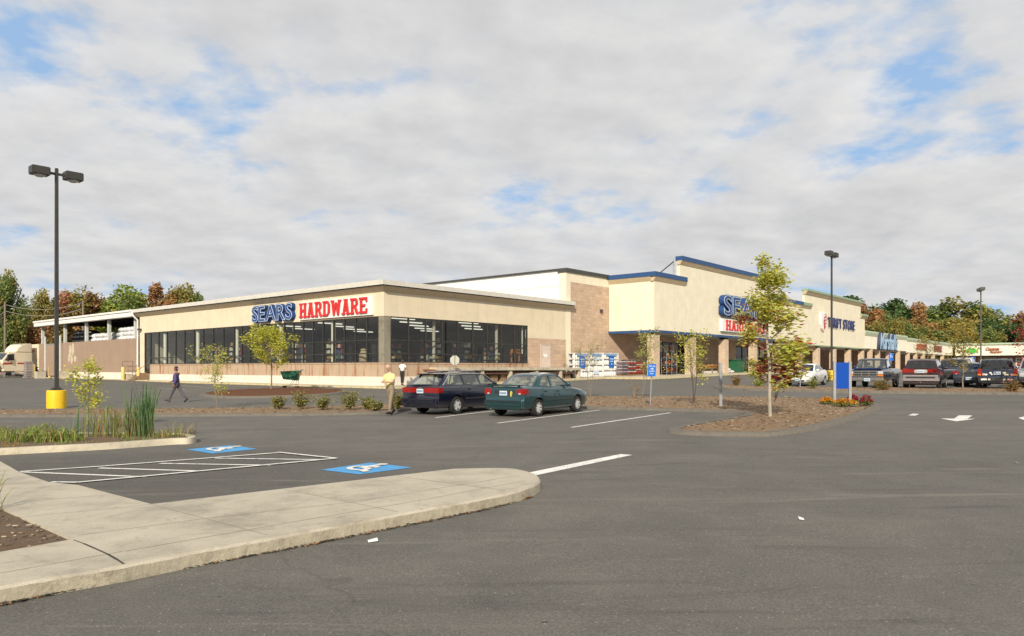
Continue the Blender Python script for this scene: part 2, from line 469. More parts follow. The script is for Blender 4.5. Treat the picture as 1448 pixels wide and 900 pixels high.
BLUET = mat('blue_trim', (.030, .080, .20), .5, var=.12, spec=.3)
GREENT = mat('green_trim', (.26, .36, .23), .5, var=.12)
MOULD = mat('cornice_moulding', (.52, .42, .27), .8)
ROOFM = mat('roof_membrane', (.32, .31, .29), .9)
FRAMED = mat('dark_bronze_frame', (.035, .032, .028), .45, var=.1)
PILLAR = m_concrete('pillar_concrete', (.25, .23, .18), .4)
GLASS = m_glass('store_glass', (.74, .76, .71), .9)
CGLASS = m_glass('car_glass', (.74, .82, .79), 2.6)
DGLASS = m_glass('dark_car_glass', (.16, .17, .175), 1.7)
WHITE = mat('white_paint', (.78, .77, .73), .5, var=.06)
GREYP = mat('grey_steel', (.28, .29, .30), .5, .2, var=.12)
LAMPB = mat('lamp_bronze', (.045, .042, .038), .5, var=.2)
YEL = mat('yellow_plastic', (.78, .50, .012), .45, var=.06)
YEL2 = mat('yellow_bollard_paint', (.66, .50, .16), .6, var=.12)
RED = mat('sign_red', (.58, .025, .025), .4, var=.06)
SBLUE = mat('sign_blue', (.018, .06, .20), .45, var=.1, spec=.3)
SLINE = mat('sign_pale_line', (.62, .70, .78), .4, var=.05)
SIGNW = mat('sign_white', (.80, .79, .75), .45, var=.04)
BOARDB = mat('blue_board', (.004, .062, .36), .6, var=.08, scale=1., spec=.15)
SIGNB = mat('blue_sign_face', (.008, .13, .52), .5, var=.05, spec=.2)
BARK = mat('bark', (.20, .165, .125), .9, var=.35, scale=14., bmp=.5)
BARKD = mat('dark_bark', (.085, .066, .05), .9, var=.35, scale=8., bmp=.5)
WOOD = mat('weathered_wood', (.23, .15, .09), .8, var=.3, scale=6.)
TYRE = mat('tyre_rubber', (.014, .014, .014), .85, var=.2)
RIM = mat('alloy_rim', (.60, .61, .62), .32, .25, var=.08)
CHROME = mat('chrome', (.72, .72, .72), .18, .95, var=.05)
DARKP = mat('dark_plastic', (.025, .025, .026), .55, var=.15)
TAIL = mat('tail_lens', (.27, .012, .012), .15, var=.12, coat=.6)
AMBER = mat('amber_lens', (.60, .18, .02), .2, var=.1, coat=.5)
LENS = mat('headlight_lens', (.62, .64, .66), .12, .3, var=.1, coat=.8)
PLATE = mat('plate_pale', (.55, .66, .74), .5, var=.12, scale=20.)
PLATEB = mat('plate_ink', (.04, .09, .22), .5)
SEATM = mat('seat_cloth', (.27, .26, .24), .9, var=.15)
SEATL = mat('seat_cloth_light', (.35, .33, .29), .9, var=.15)
SKINM = mat('skin', (.55, .33, .24), .55, var=.08)
SKIND = mat('skin_brown', (.25, .135, .085), .55, var=.08)
# ================================================================== the lot
def setting(o): return tag(o, kind='structure')

mb = MB()
xs = [-900, -300, -120, -30, -10, 10, 40, 120, 300, 900]; ys = [-60, -20, 0, 20, 40, 60, 80, 150, 300, 900]
for i in range(len(xs) - 1):
    for j in range(len(ys) - 1):
        mb.poly([(x, y, g(x, y)) for x, y in ((xs[i], ys[j]), (xs[i + 1], ys[j]), (xs[i + 1], ys[j + 1]), (xs[i], ys[j + 1]))])
setting(mb.build('ground', ASPH))

def catmull(P, n=6, closed=True):
    out = []; L = len(P)
    for i in range(L if closed else L - 1):
        p0, p1, p2, p3 = (P[(i + k) % L] if closed else P[max(0, min(L - 1, i + k))] for k in (-1, 0, 1, 2))
        for j in range(n):
            t = j / n
            out.append(.5 * ((2 * p1) + (-p0 + p2) * t + (2 * p0 - 5 * p1 + 4 * p2 - p3) * t * t + (-p0 + 3 * p1 - 3 * p2 + p3) * t ** 3))
    if not closed: out.append(P[-1])
    return out

def area2(P): return sum(P[i].x * P[(i + 1) % len(P)].y - P[(i + 1) % len(P)].x * P[i].y for i in range(len(P)))

def inset(P, d):
    n = len(P); out = []
    for i in range(n):
        a, b, c = P[i - 1], P[i], P[(i + 1) % n]
        e1 = (b - a).to_2d(); e2 = (c - b).to_2d()
        n1 = Vector((-e1.y, e1.x)).normalized(); n2 = Vector((-e2.y, e2.x)).normalized()
        m_ = (n1 + n2)
        m_ = m_.normalized() if m_.length > 1e-6 else n1
        k = d / max(.5, m_.dot(n1))
        out.append(Vector((b.x + m_.x * k, b.y + m_.y * k, b.z)))
    return out

def inside(x, y, P):
    c = False; n = len(P)
    for i in range(n):
        a, b = P[i], P[i - 1]
        if (a.y > y) != (b.y > y) and x < (b.x - a.x) * (y - a.y) / (b.y - a.y) + a.x: c = not c
    return c

def island(kname, bname, P, h, kw, kmat, fmat, steep=.03, mound=0.0):
    """a kerb ring of height h round a planted bed; P: outline of the kerb's top edge on the ground"""
    if area2(P) < 0: P = P[::-1]
    top = [Vector((p.x, p.y, g(p.x, p.y) + h)) for p in P]
    foot = [Vector((p.x, p.y, g(p.x, p.y) - .06)) for p in inset(P, -steep)]
    e1 = [Vector((p.x, p.y, g(p.x, p.y) + h * .72)) for p in inset(P, -steep * .45)]
    inn = [Vector((p.x, p.y, g(p.x, p.y) + h)) for p in inset(P, kw)]
    low = [Vector((p.x, p.y, g(p.x, p.y) - .06)) for p in inset(P, kw + .005)]
    k = MB(); n = len(P)
    rows = [k.add(q) for q in (foot, e1, top, inn, low)]
    for a, b in zip(rows, rows[1:]):
        for i in range(n):
            k.f.append((a + i, a + (i + 1) % n, b + (i + 1) % n, b + i)); k.m.append(0)
    ko = setting(k.build(kname, kmat, smooth=50))
    f = MB()
    bed = [Vector((p.x, p.y, g(p.x, p.y) + h - .025)) for p in inset(P, kw - .004)]
    nb_ = len(bed); pts = [p.to_2d() for p in bed]
    xs_, ys_ = [p.x for p in bed], [p.y for p in bed]
    x = max(min(xs_), -30.)
    stp = .55
    while x < min(max(xs_), 60.):
        y = min(ys_)
        while y < max(ys_):
            q = Vector((x + rnd.uniform(-.12, .12), y + rnd.uniform(-.12, .12)))
            if inside(q.x, q.y, bed) and min((q - b_).length for b_ in pts[:nb_]) > .2: pts.append(q)
            y += stp
        x += stp
    vo_, _, fo_, *_r = delaunay_2d_cdt(pts, [(i, (i + 1) % nb_) for i in range(nb_)], [], 1, 1e-5)
    bm = bmesh.new()
    vs = [bm.verts.new((p.x, p.y, g(p.x, p.y) + h - .025)) for p in vo_]
    for f_ in fo_: bm.faces.new([vs[k] for k in f_])
    for v in bm.verts:
        if not v.is_boundary: v.co.z += rnd.uniform(-.012, .03) + mound
    bmesh.ops.recalc_face_normals(bm, faces=bm.faces)
    if bm.faces and sum(f_.normal.z for f_ in bm.faces) < 0: bmesh.ops.reverse_faces(bm, faces=bm.faces)
    me = bpy.data.meshes.new(bname); bm.to_mesh(me); bm.free()
    for p in me.polygons: p.use_smooth = True
    me.materials.append(fmat)
    bo = setting(link(bname, me))
    return ko, bo, bed

def chips(name, P, n, m_, size=(.03, .09), z=.0):
    """loose bark lying on a bed"""
    c = MB(); xs_, ys_ = [p.x for p in P], [p.y for p in P]; k = 0
    while k < n:
        x, y = rnd.uniform(min(xs_), max(xs_)), rnd.uniform(min(ys_), max(ys_))
        k += .1
        if not inside(x, y, P): continue
        k += .9
        L = rnd.uniform(*size); w = L * rnd.uniform(.2, .45); a = rnd.uniform(0, 6.28); t = rnd.uniform(-.3, .3)
        ux, uy = math.cos(a), math.sin(a); zz = g(x, y) + z + .018 + rnd.uniform(0, .02)
        c.poly([(x - ux * L / 2 + uy * w / 2, y - uy * L / 2 - ux * w / 2, zz - t * L / 2), (x + ux * L / 2 + uy * w / 2, y + uy * L / 2 - ux * w / 2, zz + t * L / 2),
                (x + ux * L / 2 - uy * w / 2, y + uy * L / 2 + ux * w / 2, zz + t * L / 2 + .01), (x - ux * L / 2 - uy * w / 2, y - uy * L / 2 + ux * w / 2, zz - t * L / 2 + .01)])
    return tag(c.build(name, m_), kind='stuff')

CHIPM = m_items('bark_chips', [(.30, .22, .15), (.16, .10, .06), (.22, .16, .11), (.36, .29, .21), (.10, .06, .04), (.25, .14, .08)], .95)

# ---- near concrete walk (L-shaped, rounded nose)
HW = .14
nose = [G(*p, HW) for p in ((713, 698.6), (748, 688), (759, 682), (762, 677.5), (757, 671.5), (741, 666), (713, 662.2))]
outer = [G(*p, HW) for p in ((0, 829), (90, 813.5), (176, 799), (300, 775), (420, 753.7), (592, 721.5))]
back = [G(*p, HW) for p in ((644, 662.9), (558, 672.8), (420, 689), (214, 713), (110, 686), (69, 682), (28, 668), (0, 652.5))]
e0 = outer[0] + (outer[0] - outer[2]).normalized() * 7
e1 = back[-1] + Vector((-9, 2.5, 0))
nsm = catmull([outer[-1]] + nose + [back[0]], 5, False)
def dense(P, d):
    out = []
    for a, b_ in zip(P, P[1:]):
        k = max(1, int((b_ - a).length / d))
        out += [a.lerp(b_, i / k) for i in range(k)]
    return out + [P[-1]]
KL = dense([e0] + outer[:-1] + nsm, .07); NK = len(KL)
PW = KL + back[1:] + [e1]
for p in PW: p.z = g(p.x, p.y) + HW
# planted corner of the walk
bedpx = [G(*p, HW) for p in ((0, 717), (45, 737), (103.6, 762.5), (50, 772), (0, 780.6))]
BED = bedpx + [bedpx[-1] + Vector((-4.2, -.35, 0)), bedpx[0] + Vector((-6, 1.6, 0))]
for p in BED: p.z = g(p.x, p.y) + HW
w = MB()
if area2(PW) < 0: PW = PW[::-1]
tess = tessellate_polygon([PW, BED])
allp = PW + BED
i0 = w.add(allp)
for t in tess:
    a, b, c = (allp[k] for k in t)
    if (b - a).cross(c - a).z < 0: t = t[::-1]
    w.f.append(tuple(i0 + k for k in t)); w.m.append(0)
n = len(PW)
PWj = []
rk = random.Random(21)
lip = inset(PW, -.022); foot = inset(PW, -.045)
for P_ in (lip, foot):
    for p in P_:
        p.x += rk.uniform(-.003, .003); p.y += rk.uniform(-.003, .003)
r0 = w.add([Vector((p.x, p.y, g(p.x, p.y) + HW)) for p in PW]); r1 = w.add([Vector((p.x, p.y, g(p.x, p.y) + HW - .024 + rk.uniform(-.006, .004))) for p in lip]); r2 = w.add([Vector((p.x, p.y, g(p.x, p.y) - .06)) for p in foot])
for a, b, mi in ((r2, r1, 1), (r1, r0, 0)):
    for i in range(n):
        w.f.append((a + i, a + (i + 1) % n, b + (i + 1) % n, b + i)); w.m.append(mi)
nb = len(BED); bp = BED if area2(BED) > 0 else BED[::-1]
q0 = w.add(bp); q1 = w.add([p - Vector((0, 0, .12)) for p in bp])
for i in range(nb):
    w.f.append((q0 + i, q0 + (i + 1) % nb, q1 + (i + 1) % nb, q1 + i)); w.m.append(0)
setting(w.build('sidewalk', [CONC, KFACE]))
b = MB(); b.poly([p - Vector((0, 0, .03)) for p in (BED if area2(BED) > 0 else BED[::-1])]); setting(b.build('planting_bed', SOIL))
chips('bark_litter', BED, 1500, CHIPM, (.02, .06), HW - .045)
# tooled joints of the walk and the broken seam
j = MB()
def groove(a, b_, wd=.012):
    A, B = G(*a, HW), G(*b_, HW); d = (B - A).to_2d().normalized(); s_ = Vector((-d.y, d.x, 0)) * wd / 2
    up = Vector((0, 0, .003))
    j.poly([A - s_ + up, B - s_ + up, B + s_ + up, A + s_ + up])
for a, b_ in (((28, 732), (214, 713.5)), ((110, 757.5), (290, 733.5)), ((0, 712), (150, 700.5)), ((290, 733.5), (505, 709.5)), ((505, 709.5), (735, 672.5)),
              ((214, 713.5), (379, 757)), ((400, 692), (563, 724)), ((560, 673.5), (715, 694)), ((0, 811), (174, 780)), ((176, 780), (400, 741)), ((400, 741), (600, 707)), ((600, 707), (742, 680))):
    groove(a, b_, .009)
setting(j.build('walk_joint', mat('joint_dark', (.30, .265, .20), .95)))
j = MB()
pts = [(104, 764), (118, 769), (133, 775.5), (152, 784), (166, 792), (175, 798)]
for a, b_ in zip(pts, pts[1:]): groove(a, b_, rnd.uniform(.012, .026))
setting(j.build('walk_crack', mat('crack_dark', (.035, .03, .025), .95)))
# dirt and leaves collected along the foot of the kerb
d = MB()
kp = [G(*p) for p in ((0, 857), (90, 838), (183, 819), (300, 797), (420, 775), (530, 753), (641, 731), (700, 718), (731, 709), (752, 703.5))]
kp = catmull(kp, 14, False)
for a, b_ in zip(kp, kp[1:]):
    t = (b_ - a).normalized(); s_ = Vector((t.y, -t.x, 0))
    for q in range(5):
        o_ = a.lerp(b_, rnd.random()) + s_ * rnd.uniform(-.035, .025) ; L = rnd.uniform(.012, .05)
        an = rnd.uniform(0, 6.28); ux = Vector((math.cos(an), math.sin(an), rnd.uniform(-.3, .3))) * L; uy = Vector((-math.sin(an), math.cos(an), rnd.uniform(0, .4))) * L * .6
        zz = Vector((0, 0, .012))
        d.poly([o_ - ux + zz, o_ - uy * .5 + zz, o_ + ux + zz, o_ + uy + zz])
tag(d.build('kerb_litter', m_items('litter', [(.10, .07, .04), (.05, .038, .025), (.20, .12, .05), (.16, .13, .09), (.06, .05, .04), (.28, .12, .05)], .95)), kind='stuff')

# ---- reed bed on the near strip (pale concrete kerb)
gt = [G(*p, .14) for p in ((0, 634.5), (60, 631.5), (150, 627), (242, 620.7), (266, 619.8), (276.5, 617.3), (270, 614.5), (252, 612.6), (200, 612), (100, 611.5), (0, 612))]
gt = [gt[0]] + catmull(gt[1:-1], 4, False) + [gt[-1]]
gt = [gt[0] + Vector((-9, -.3, 0))] + gt + [gt[-1] + Vector((-9, 1.2, 0))]
_, _, GBED = island('kerb', 'reed_bed', gt, .14, .16, CONC2, SOIL, .035)

# ---- long strip with shrubs that widens to a peninsula on the right
HS = .09
pen = ((-260, 590), (-60, 588), (0, 587), (150, 586.5), (300, 585.5), (400, 584.8), (470, 584), (540, 582), (600, 575), (700, 571), (790, 572), (840, 575.5), (930, 577.5), (1000, 579.5), (1040, 581.5),
       (1055, 585), (1030, 590), (985, 597), (950, 604), (952, 608.5), (990, 611), (1050, 612), (1100, 611), (1150, 603.5), (1190, 594.5), (1225, 583.5), (1243, 575.5), (1238, 570.5), (1222, 567),
       (1159, 562.5), (1000, 559.8), (840, 560), (700, 562), (600, 566.5), (540, 571), (400, 574.5), (300, 576), (150, 577.5), (0, 578.5), (-60, 579), (-260, 581))
PP = catmull([G(*p, HS) for p in pen], 3)
_, _, PBED = island('kerb', 'mulch_bed', PP, HS, .28, BERM, MULCH, .10)
chips('bark_chips', PBED, 5200, CHIPM, (.04, .12), HS - .02)

# ---- island by the store with the young tree, and the strip in front of the right hand row
PI_ = catmull([G(*p, .12) for p in ((283, 556.5), (320, 552), (400, 548.6), (460, 549.5), (490, 552), (470, 556), (400, 559.5), (320, 560.5))], 4)
_, _, IBED = island('kerb', 'mulch_bed', PI_, .12, .25, BERM, MULCHR, .1, .05)
PR_ = catmull([G(*p, .12) for p in ((1010, 546), (1030, 549), (1100, 551), (1200, 553), (1300, 554), (1400, 555), (1520, 556), (1700, 558), (1700, 549.5), (1520, 549), (1400, 548.5), (1300, 548), (1200, 547.5), (1100, 546), (1040, 543.8), (1018, 543.6))], 3)
_, _, RBED = island('kerb', 'mulch_bed', PR_, .12, .3, BERM, MULCH, .1)
chips('bark_chips', RBED, 1200, CHIPM, (.05, .12), .10)

# ---- painted markings
def paint(name, quads, m_, h=.006):
    k = MB()
    for q_i, q in enumerate(quads):
        P = [G(*p, h + .0012 * (q_i % 7)) for p in q]
        if area2(P) < 0: P = P[::-1]
        k.poly(P)
    return setting(k.build(name, m_))

def stripe(a, b_, wd=.11):
    A, B = G(*a), G(*b_); d = (B - A).to_2d().normalized(); s_ = Vector((-d.y, d.x, 0)) * wd / 2
    return [A - s_, B - s_, B + s_, A + s_]

def lines(name, segs, wd=.11, h=.006, m_=PAINTW):
    k = MB()
    for i, (a, b_) in enumerate(segs):
        # short pieces keep the line on the sloping ground
        P = stripe(a, b_, wd)
        k.poly([p + Vector((0, 0, h + .0012 * (i % 7))) for p in P])
    return setting(k.build(name, m_))

lines('stall_line', [((616, 591), (698, 581.5)), ((703, 599), (848, 580.3)), ((808, 605), (948, 584.3))], .11)
lines('aisle_hatching', [((30, 668), (207, 675)), ((140, 662.5), (290, 667)), ((226, 656), (383, 658.7)), ((304, 648.7), (459, 651))], .10, .006)
lines('aisle_outline', [((28, 668), (150, 660)), ((150, 660), (396, 641)), ((72, 683), (110, 683.5)), ((110, 683.5), (255, 670)), ((255, 670), (475, 649.5)), ((393, 640.8), (476, 649.5))], .10, .014)
paint('stop_line', [((745, 669), (877.5, 642.3), (894, 643.6), (757, 672.5))], PAINTW)
SQ = [[(263, 635.8), (326, 630), (364, 635), (300, 641.6)], [(453.5, 664.6), (523.6, 654.4), (583, 661.3), (508, 671)]]
for q in SQ: paint('accessible_bay_square', [q], PAINTB)
def wheelchair(q):
    P = [G(*p) for p in q]
    def M_(u_, v_): return (P[0].lerp(P[1], u_)).lerp(P[3].lerp(P[2], u_), v_)
    k = MB(); cnt = [0]
    def st(pts, wd):
        for a, b_ in zip(pts, pts[1:]):
            A, B = M_(*a), M_(*b_); d = (B - A)
            if d.length < 1e-4: continue
            d = d.to_2d().normalized(); s_ = Vector((-d.y, d.x, 0)) * wd / 2; ex = Vector((d.x, d.y, 0)) * wd * .3
            h = Vector((0, 0, .012 + .0011 * (cnt[0] % 9))); cnt[0] += 1
            k.poly([A - s_ - ex + h, B - s_ + ex + h, B + s_ + ex + h, A + s_ - ex + h])
    # wheel, body, leg, head: up is towards the head of the bay
    st([(.46 + .21 * math.cos(t), .50 + .24 * math.sin(t)) for t in [R(a) for a in range(120, 405, 19)]], .11)
    st([(.80, .42), (.50, .42), (.46, .62), (.24, .76), (.20, .88)], .13)
    st([(.64, .42), (.62, .62)], .08)
    c = M_(.90, .42)
    k.poly([c + Vector((.10 * math.cos(t), .10 * math.sin(t), .022)) for t in [2 * math.pi * i / 12 for i in range(12)]])
    setting(k.build('accessible_symbol', PAINTW))
for q in SQ: wheelchair(q)
paint('lane_arrow', [((1330, 592), (1352, 596), (1380, 592.6)), ((1349, 592.3), (1356, 587.6), (1375, 587.8), (1368, 592.3))], PAINTW)
paint('lane_mark', [((1284, 587.6), (1291, 585.2), (1300, 585.6), (1294, 588))], PAINTW)
lines('far_stall_line', [((225, 549), (262, 551)), ((255, 546), (320, 549.5)), ((290, 544.5), (350, 547)), ((1052, 547.8), (1075, 548.4))], .11)
paint('faint_mark', [((1447, 594), (1440, 591), (1452, 588.5), (1470, 590))], PAINTW)
for q in (((521, 764), (531, 763), (533, 768), (523, 768.5)), ((1129, 734.5), (1134, 733.4), (1137, 735.3), (1132, 736.4)), ((1433, 655), (1440, 654.4), (1440.6, 656), (1434, 656.4))):
    pass
for i, (px, py, lb) in enumerate(((527, 766, 'white scrap of paper on the asphalt beside the near concrete kerb'), (1133, 735, 'small white paper scrap alone in the middle of the empty drive lane'), (1437, 655.5, 'flat pale paper scrap at the far right of the asphalt lane'))):
    k = MB(); s_ = .055 if i == 0 else .04
    k.poly([(-s_, -s_ * .7, .004), (s_ * .9, -s_ * .8, .012), (s_, s_ * .6, .03), (-s_ * .8, s_ * .8, .010)])
    p = G(px, py, .003)
    tag(k.build('paper_scrap', SIGNW, loc=p, rot=(0, 0, .4 + i)), lb, 'litter', 'paper scraps on the asphalt')

# ---- walks along the shop fronts
def walk(name, x0, x1, y0, y1, n=10, h=.15):
    k = MB()
    for i in range(n):
        a, b_ = x0 + (x1 - x0) * i / n, x0 + (x1 - x0) * (i + 1) / n
        P = [(a, y0), (b_, y0), (b_, y1), (a, y1)]
        T = [(*L2W(*p), gl(*p) + h) for p in P]; B = [(*L2W(*p), gl(*p) - .1) for p in P]
        k.poly(T, 0)
        k.poly([B[0], B[1], T[1], T[0]], 1)
        if i == 0: k.poly([B[3], B[0], T[0], T[3]], 1)
        if i == n - 1: k.poly([B[1], B[2], T[2], T[1]], 1)
    return setting(k.build(name, [CONC2, mat('walk_kerb', (.55, .47, .27), .85, var=.25)]))
walk('shop_walk', 24.2, 172, -8.0, .3, 30)
walk('store_walk', -1.6, 24.1, -2.9, .3, 10, .13)
walk('side_walk', -1.55, .2, .35, 74, 20, .10)
# ================================================================== buildings
class Bld:
    def __init__(s, name, x, y, label, cat, group=None, z=None):
        s.x, s.y, s.z = x, y, gl(x, y) if z is None else z
        wx, wy = L2W(x, y)
        s.root = empty(name, (wx, wy, s.z), TH, label, cat, group)
        s.M = Matrix.Translation((-x, -y, -s.z))
    def mk(s):
        m = MB(); m.M = s.M; return m
    def part(s, name, mb_, mats, parent=None, **k):
        return mb_.build(name, mats, parent or s.root, **k)

def put(name, x, y, z, rot, label, cat, group=None):
    wx, wy = L2W(x, y)
    return empty(name, (wx, wy, z), TH + rot, label, cat, group)

def glazing(b, axis, a0, a1, off, z0, z1, transoms, fw=.09, end=True, inw=1, glass=GLASS, frame=FRAMED, name='window', parent=None):
    """one bay of shop glazing; axis 'x': runs along x at y=off; inw: direction of the interior"""
    def bx(m, p0, p1, d0, d1, q0, q1):
        d0, d1 = sorted((d0, d1))
        if axis == 'x': m.box(p0, p1, d0, d1, q0, q1)
        else: m.box(d0, d1, p0, p1, q0, q1)
    m = b.mk(); d = off + inw * .06
    P = [(a0, z0), (a1, z0), (a1, z1), (a0, z1)]
    P = [(p, d, z) if axis == 'x' else (d, p, z) for p, z in P]
    m.poly(P if axis == 'x' else P[::-1])
    w_ = b.part(name, m, glass, parent)
    f = b.mk(); D0, D1 = off - inw * .01, off + inw * .12
    bx(f, a0 - fw / 2, a0 + fw / 2, D0, D1, z0, z1)
    if end: bx(f, a1 - fw / 2, a1 + fw / 2, D0, D1, z0, z1)
    e1 = a1 - fw / 2
    for zt in [z0 + fw / 2, z1 - fw / 2] + list(transoms):
        bx(f, a0 + fw / 2, e1, D0 + inw * .012, D1 - inw * .01, zt - fw * .42, zt + fw * .42)
    b.part('frame', f, frame, w_)
    return w_

# ------------------------------------------------------------------ corner hardware store
S = Bld('hardware_store', 0, 0, 'long low cream hardware store with a band of dark shop windows round its street corner', 'store')
ZH, ZS, ZB, ZT = 5.68, 2.24, 1.31, 7.85
LY = 40.5; LX = 21.9
m = S.mk()                       # stucco band over the windows, right return and the narrow strip by the downspout
m.box(0, .35, .352, LY, ZH, ZT)
m.box(0, 16.3, 0, .35, ZH, ZT)
m.box(16.302, LX - .002, 0, .35, 4.61, ZT)
m.box(0, .35, 39.4, LY, ZB - .0, ZH - .002)
S.part('upper_wall', m, CREAM)
m = S.mk(); m.box(-.03, .30, .3, 38.0, ZB, ZS); m.box(-.03, 16.3, -.03, .298, ZB, ZS)
m.box(-.07, .32, .32, 38.0, ZS + .002, ZS + .09); m.box(-.07, 16.3, -.07, .318, ZS + .002, ZS + .09)
S.part('brick_sill', m, SILL)
m = S.mk(); m.box(-.06, .3, .3, 38.0, .3, ZB - .002); m.box(-.06, 16.3, -.06, .298, .3, ZB - .002); m.box(-.06, .3, 39.4, LY, .3, ZB - .004)
S.part('concrete_base', m, WBASE)
m = S.mk(); m.box(16.302, LX - .002, 0, .3, .3, 4.608); S.part('block_wall', m, BRICK)
m = S.mk(); m.box(.02, .62, .02, .62, ZS + .09, ZH); S.part('corner_pillar', m, PILLAR)
m = S.mk()
prof = [(0, 7.40, 0), (.50, 7.78, 1), (.50, 7.85, 1), (.62, 7.85, 2), (.62, 8.20, 2), (-.4, 8.24, 2)]
for (d0, z0, _), (d1, z1, mi) in zip(prof, prof[1:]):
    mi = {0: 0}.get(mi, mi)
    mm = 0 if (d0, d1) == (0, .50) else (1 if d1 == .50 or (d0 == .50 and d1 == .62) else 2)
    A = [(-d0, 41.1, z0), (-d0, -d0, z0), (LX + .7, -d0, z0)]; B_ = [(-d1, 41.1, z1), (-d1, -d1, z1), (LX + .7, -d1, z1)]
    for k in (0, 1): m.poly([A[k], A[k + 1], B_[k + 1], B_[k]], mm)
m.poly([(LX + .7, -d_, z_) for d_, z_, _ in prof], 2); m.poly([(-d_, 41.1, z_) for d_, z_, _ in prof][::-1], 2)
for k in range(12):                                   # standing seams of the eave metal
    yy = .9 + 3.4 * k; m.box(-.635, -.60, yy, yy + .05, 7.86, 8.22, 2)
for k in range(6):
    xx = .9 + 3.6 * k; m.box(xx, xx + .05, -.635, -.60, 7.86, 8.22, 2)
S.part('eave', m, [SOFF, CAPD, CAPW])
m = S.mk(); m.box(.36, LX - .01, .36, LY - .01, 8.0, 8.16); S.part('roof', m, ROOFM)
m = S.mk(); m.box(.31, LX - .4, .31, LY - .1, 2.05, 2.15); S.part('floor', m, mat('store_floor', (.30, .28, .25), .35))
m = S.mk(); m.box(.36, LX - .4, .36, LY - .1, 5.80, 5.88); S.part('ceiling', m, mat('ceiling_tile', (.45, .44, .41), .9))
m = S.mk(); m.box(LX - .4, LX - .1, .36, LY - .1, 2.0, 8.0); m.box(.36, LX - .4, LY - .4, LY - .1, 2.0, 8.0); S.part('inner_wall', m, mat('inner_wall_paint', (.52, .50, .42), .9))
ys_ = [.66 + (21.0 - .66) * i / 15 for i in range(15)] + [21.0 + 17.0 * i / 9 for i in range(10)]
for i in range(24): glazing(S, 'y', ys_[i], ys_[i + 1], .04, ZS + .09, ZH, (3.0, 3.97) if i < 14 else (3.0,), end=(i == 23))
xs_ = [.66 + (16.2 - .66) * i / 9 for i in range(10)]
for i in range(9): glazing(S, 'x', xs_[i], xs_[i + 1], .04, ZS + .09, ZH, (3.0, 3.97), end=(i == 8))
for yy in (35.4, 28.4, 21.1, 13.9, 6.6):
    m = S.mk(); m.lathe([(.17, ZS), (.17, 5.82)], 12, c=(.42, yy, 0)); S.part('inner_column', m, WHITE, smooth=40)
for xx in (12.7, 5.4):
    m = S.mk(); m.lathe([(.13, 2.15), (.13, 5.82)], 12, c=(xx, .55, 0)); S.part('inner_column', m, mat('column_grey', (.45, .43, .38), .6), smooth=40)
m = S.mk(); m.box(15.9, 15.98, .35, .43, 3.2, 5.6); S.part('door_track', m, WHITE)
TUBE = m_emit('fluorescent_tube', (1., .97, .86), 1.0)
for a in range(5):
    for c_ in range(7):
        if (a * 3 + c_ * 2) % 5 > 1: continue
        m = S.mk(); x_, y_ = 2.2 + 3.6 * a, 1.8 + 3.1 * c_
        m.box(x_, x_ + 2.4, y_, y_ + .14, 5.68, 5.76); S.part('ceiling_light', m, TUBE)
# side door with its steps
w_ = glazing(S, 'y', 38.05, 39.35, .04, 1.5, ZH, (3.9,), fw=.14, name='side_door')
m = S.mk(); m.box(-.06, -.02, 38.25, 38.30, 2.4, 2.8); S.part('handle', m, CHROME, w_)
d_ = S.mk(); d_.box(18.12, 19.37, -.05, .0, 1.98, 4.02); dr = S.part('metal_door', d_, mat('door_pale', (.60, .50, .43), .55), bevel=.012)
m = S.mk(); m.box(18.02, 18.12, -.075, .0, 1.98, 4.12); m.box(19.37, 19.47, -.075, .0, 1.98, 4.12); m.box(18.12, 19.37, -.075, .0, 4.022, 4.12); S.part('door_frame', m, mat('door_frame_paint', (.50, .42, .36), .6), dr)
m = S.mk(); m.box(18.25, 18.31, -.12, -.05, 2.92, 3.05); S.part('handle', m, CHROME, dr)
m = S.mk(); m.box(18.45, 18.95, -.062, -.05, 2.95, 3.2); S.part('notice', m, SIGNW, dr)
m = S.mk()                        # downspout at the far end
m.path([(-.72, 40.75, 8.0), (-.55, 40.75, 7.5), (-.12, 40.75, 7.1), (-.12, 40.75, .8)], [.10] * 4, 8); S.part('downspout', m, WHITE, smooth=60)
m = S.mk(); m.box(-.35, 0, 40.0, 40.3, 5.95, 6.15); S.part('wall_lamp', m, LAMPB)

# loading dock in front of the block wall
D = Bld('loading_dock', 13, -1.2, 'raised pale concrete loading dock on short posts below the right hand shop windows', 'loading dock')
m = D.mk(); m.box(4.3, 21.3, -2.2, -.11, 1.74, 1.99); D.part('deck', m, CONC2, bevel=.02)
for xx in (4.6, 8.0, 11.4, 14.8, 18.2, 21.0):
    m = D.mk(); m.box(xx, xx + .3, -2.1, -1.8, gl(xx, -2) - .05, 1.738); D.part('post', m, CONC2)
m = D.mk(); m.box(4.5, 21.0, -2.0, -1.9, 1.45, 1.55); D.part('rail', m, mat('rusty_iron', (.12, .06, .04), .9))
for k in range(9):
    m = D.mk(); xx = 9.5 + 1.25 * k
    m.box(xx, xx + rnd.uniform(.7, 1.1), -1.7, -.9, gl(xx, -1.2) + .12, gl(xx, -1.2) + rnd.uniform(.45, .75)); D.part('timber_stack', m, WOOD, bevel=.02)

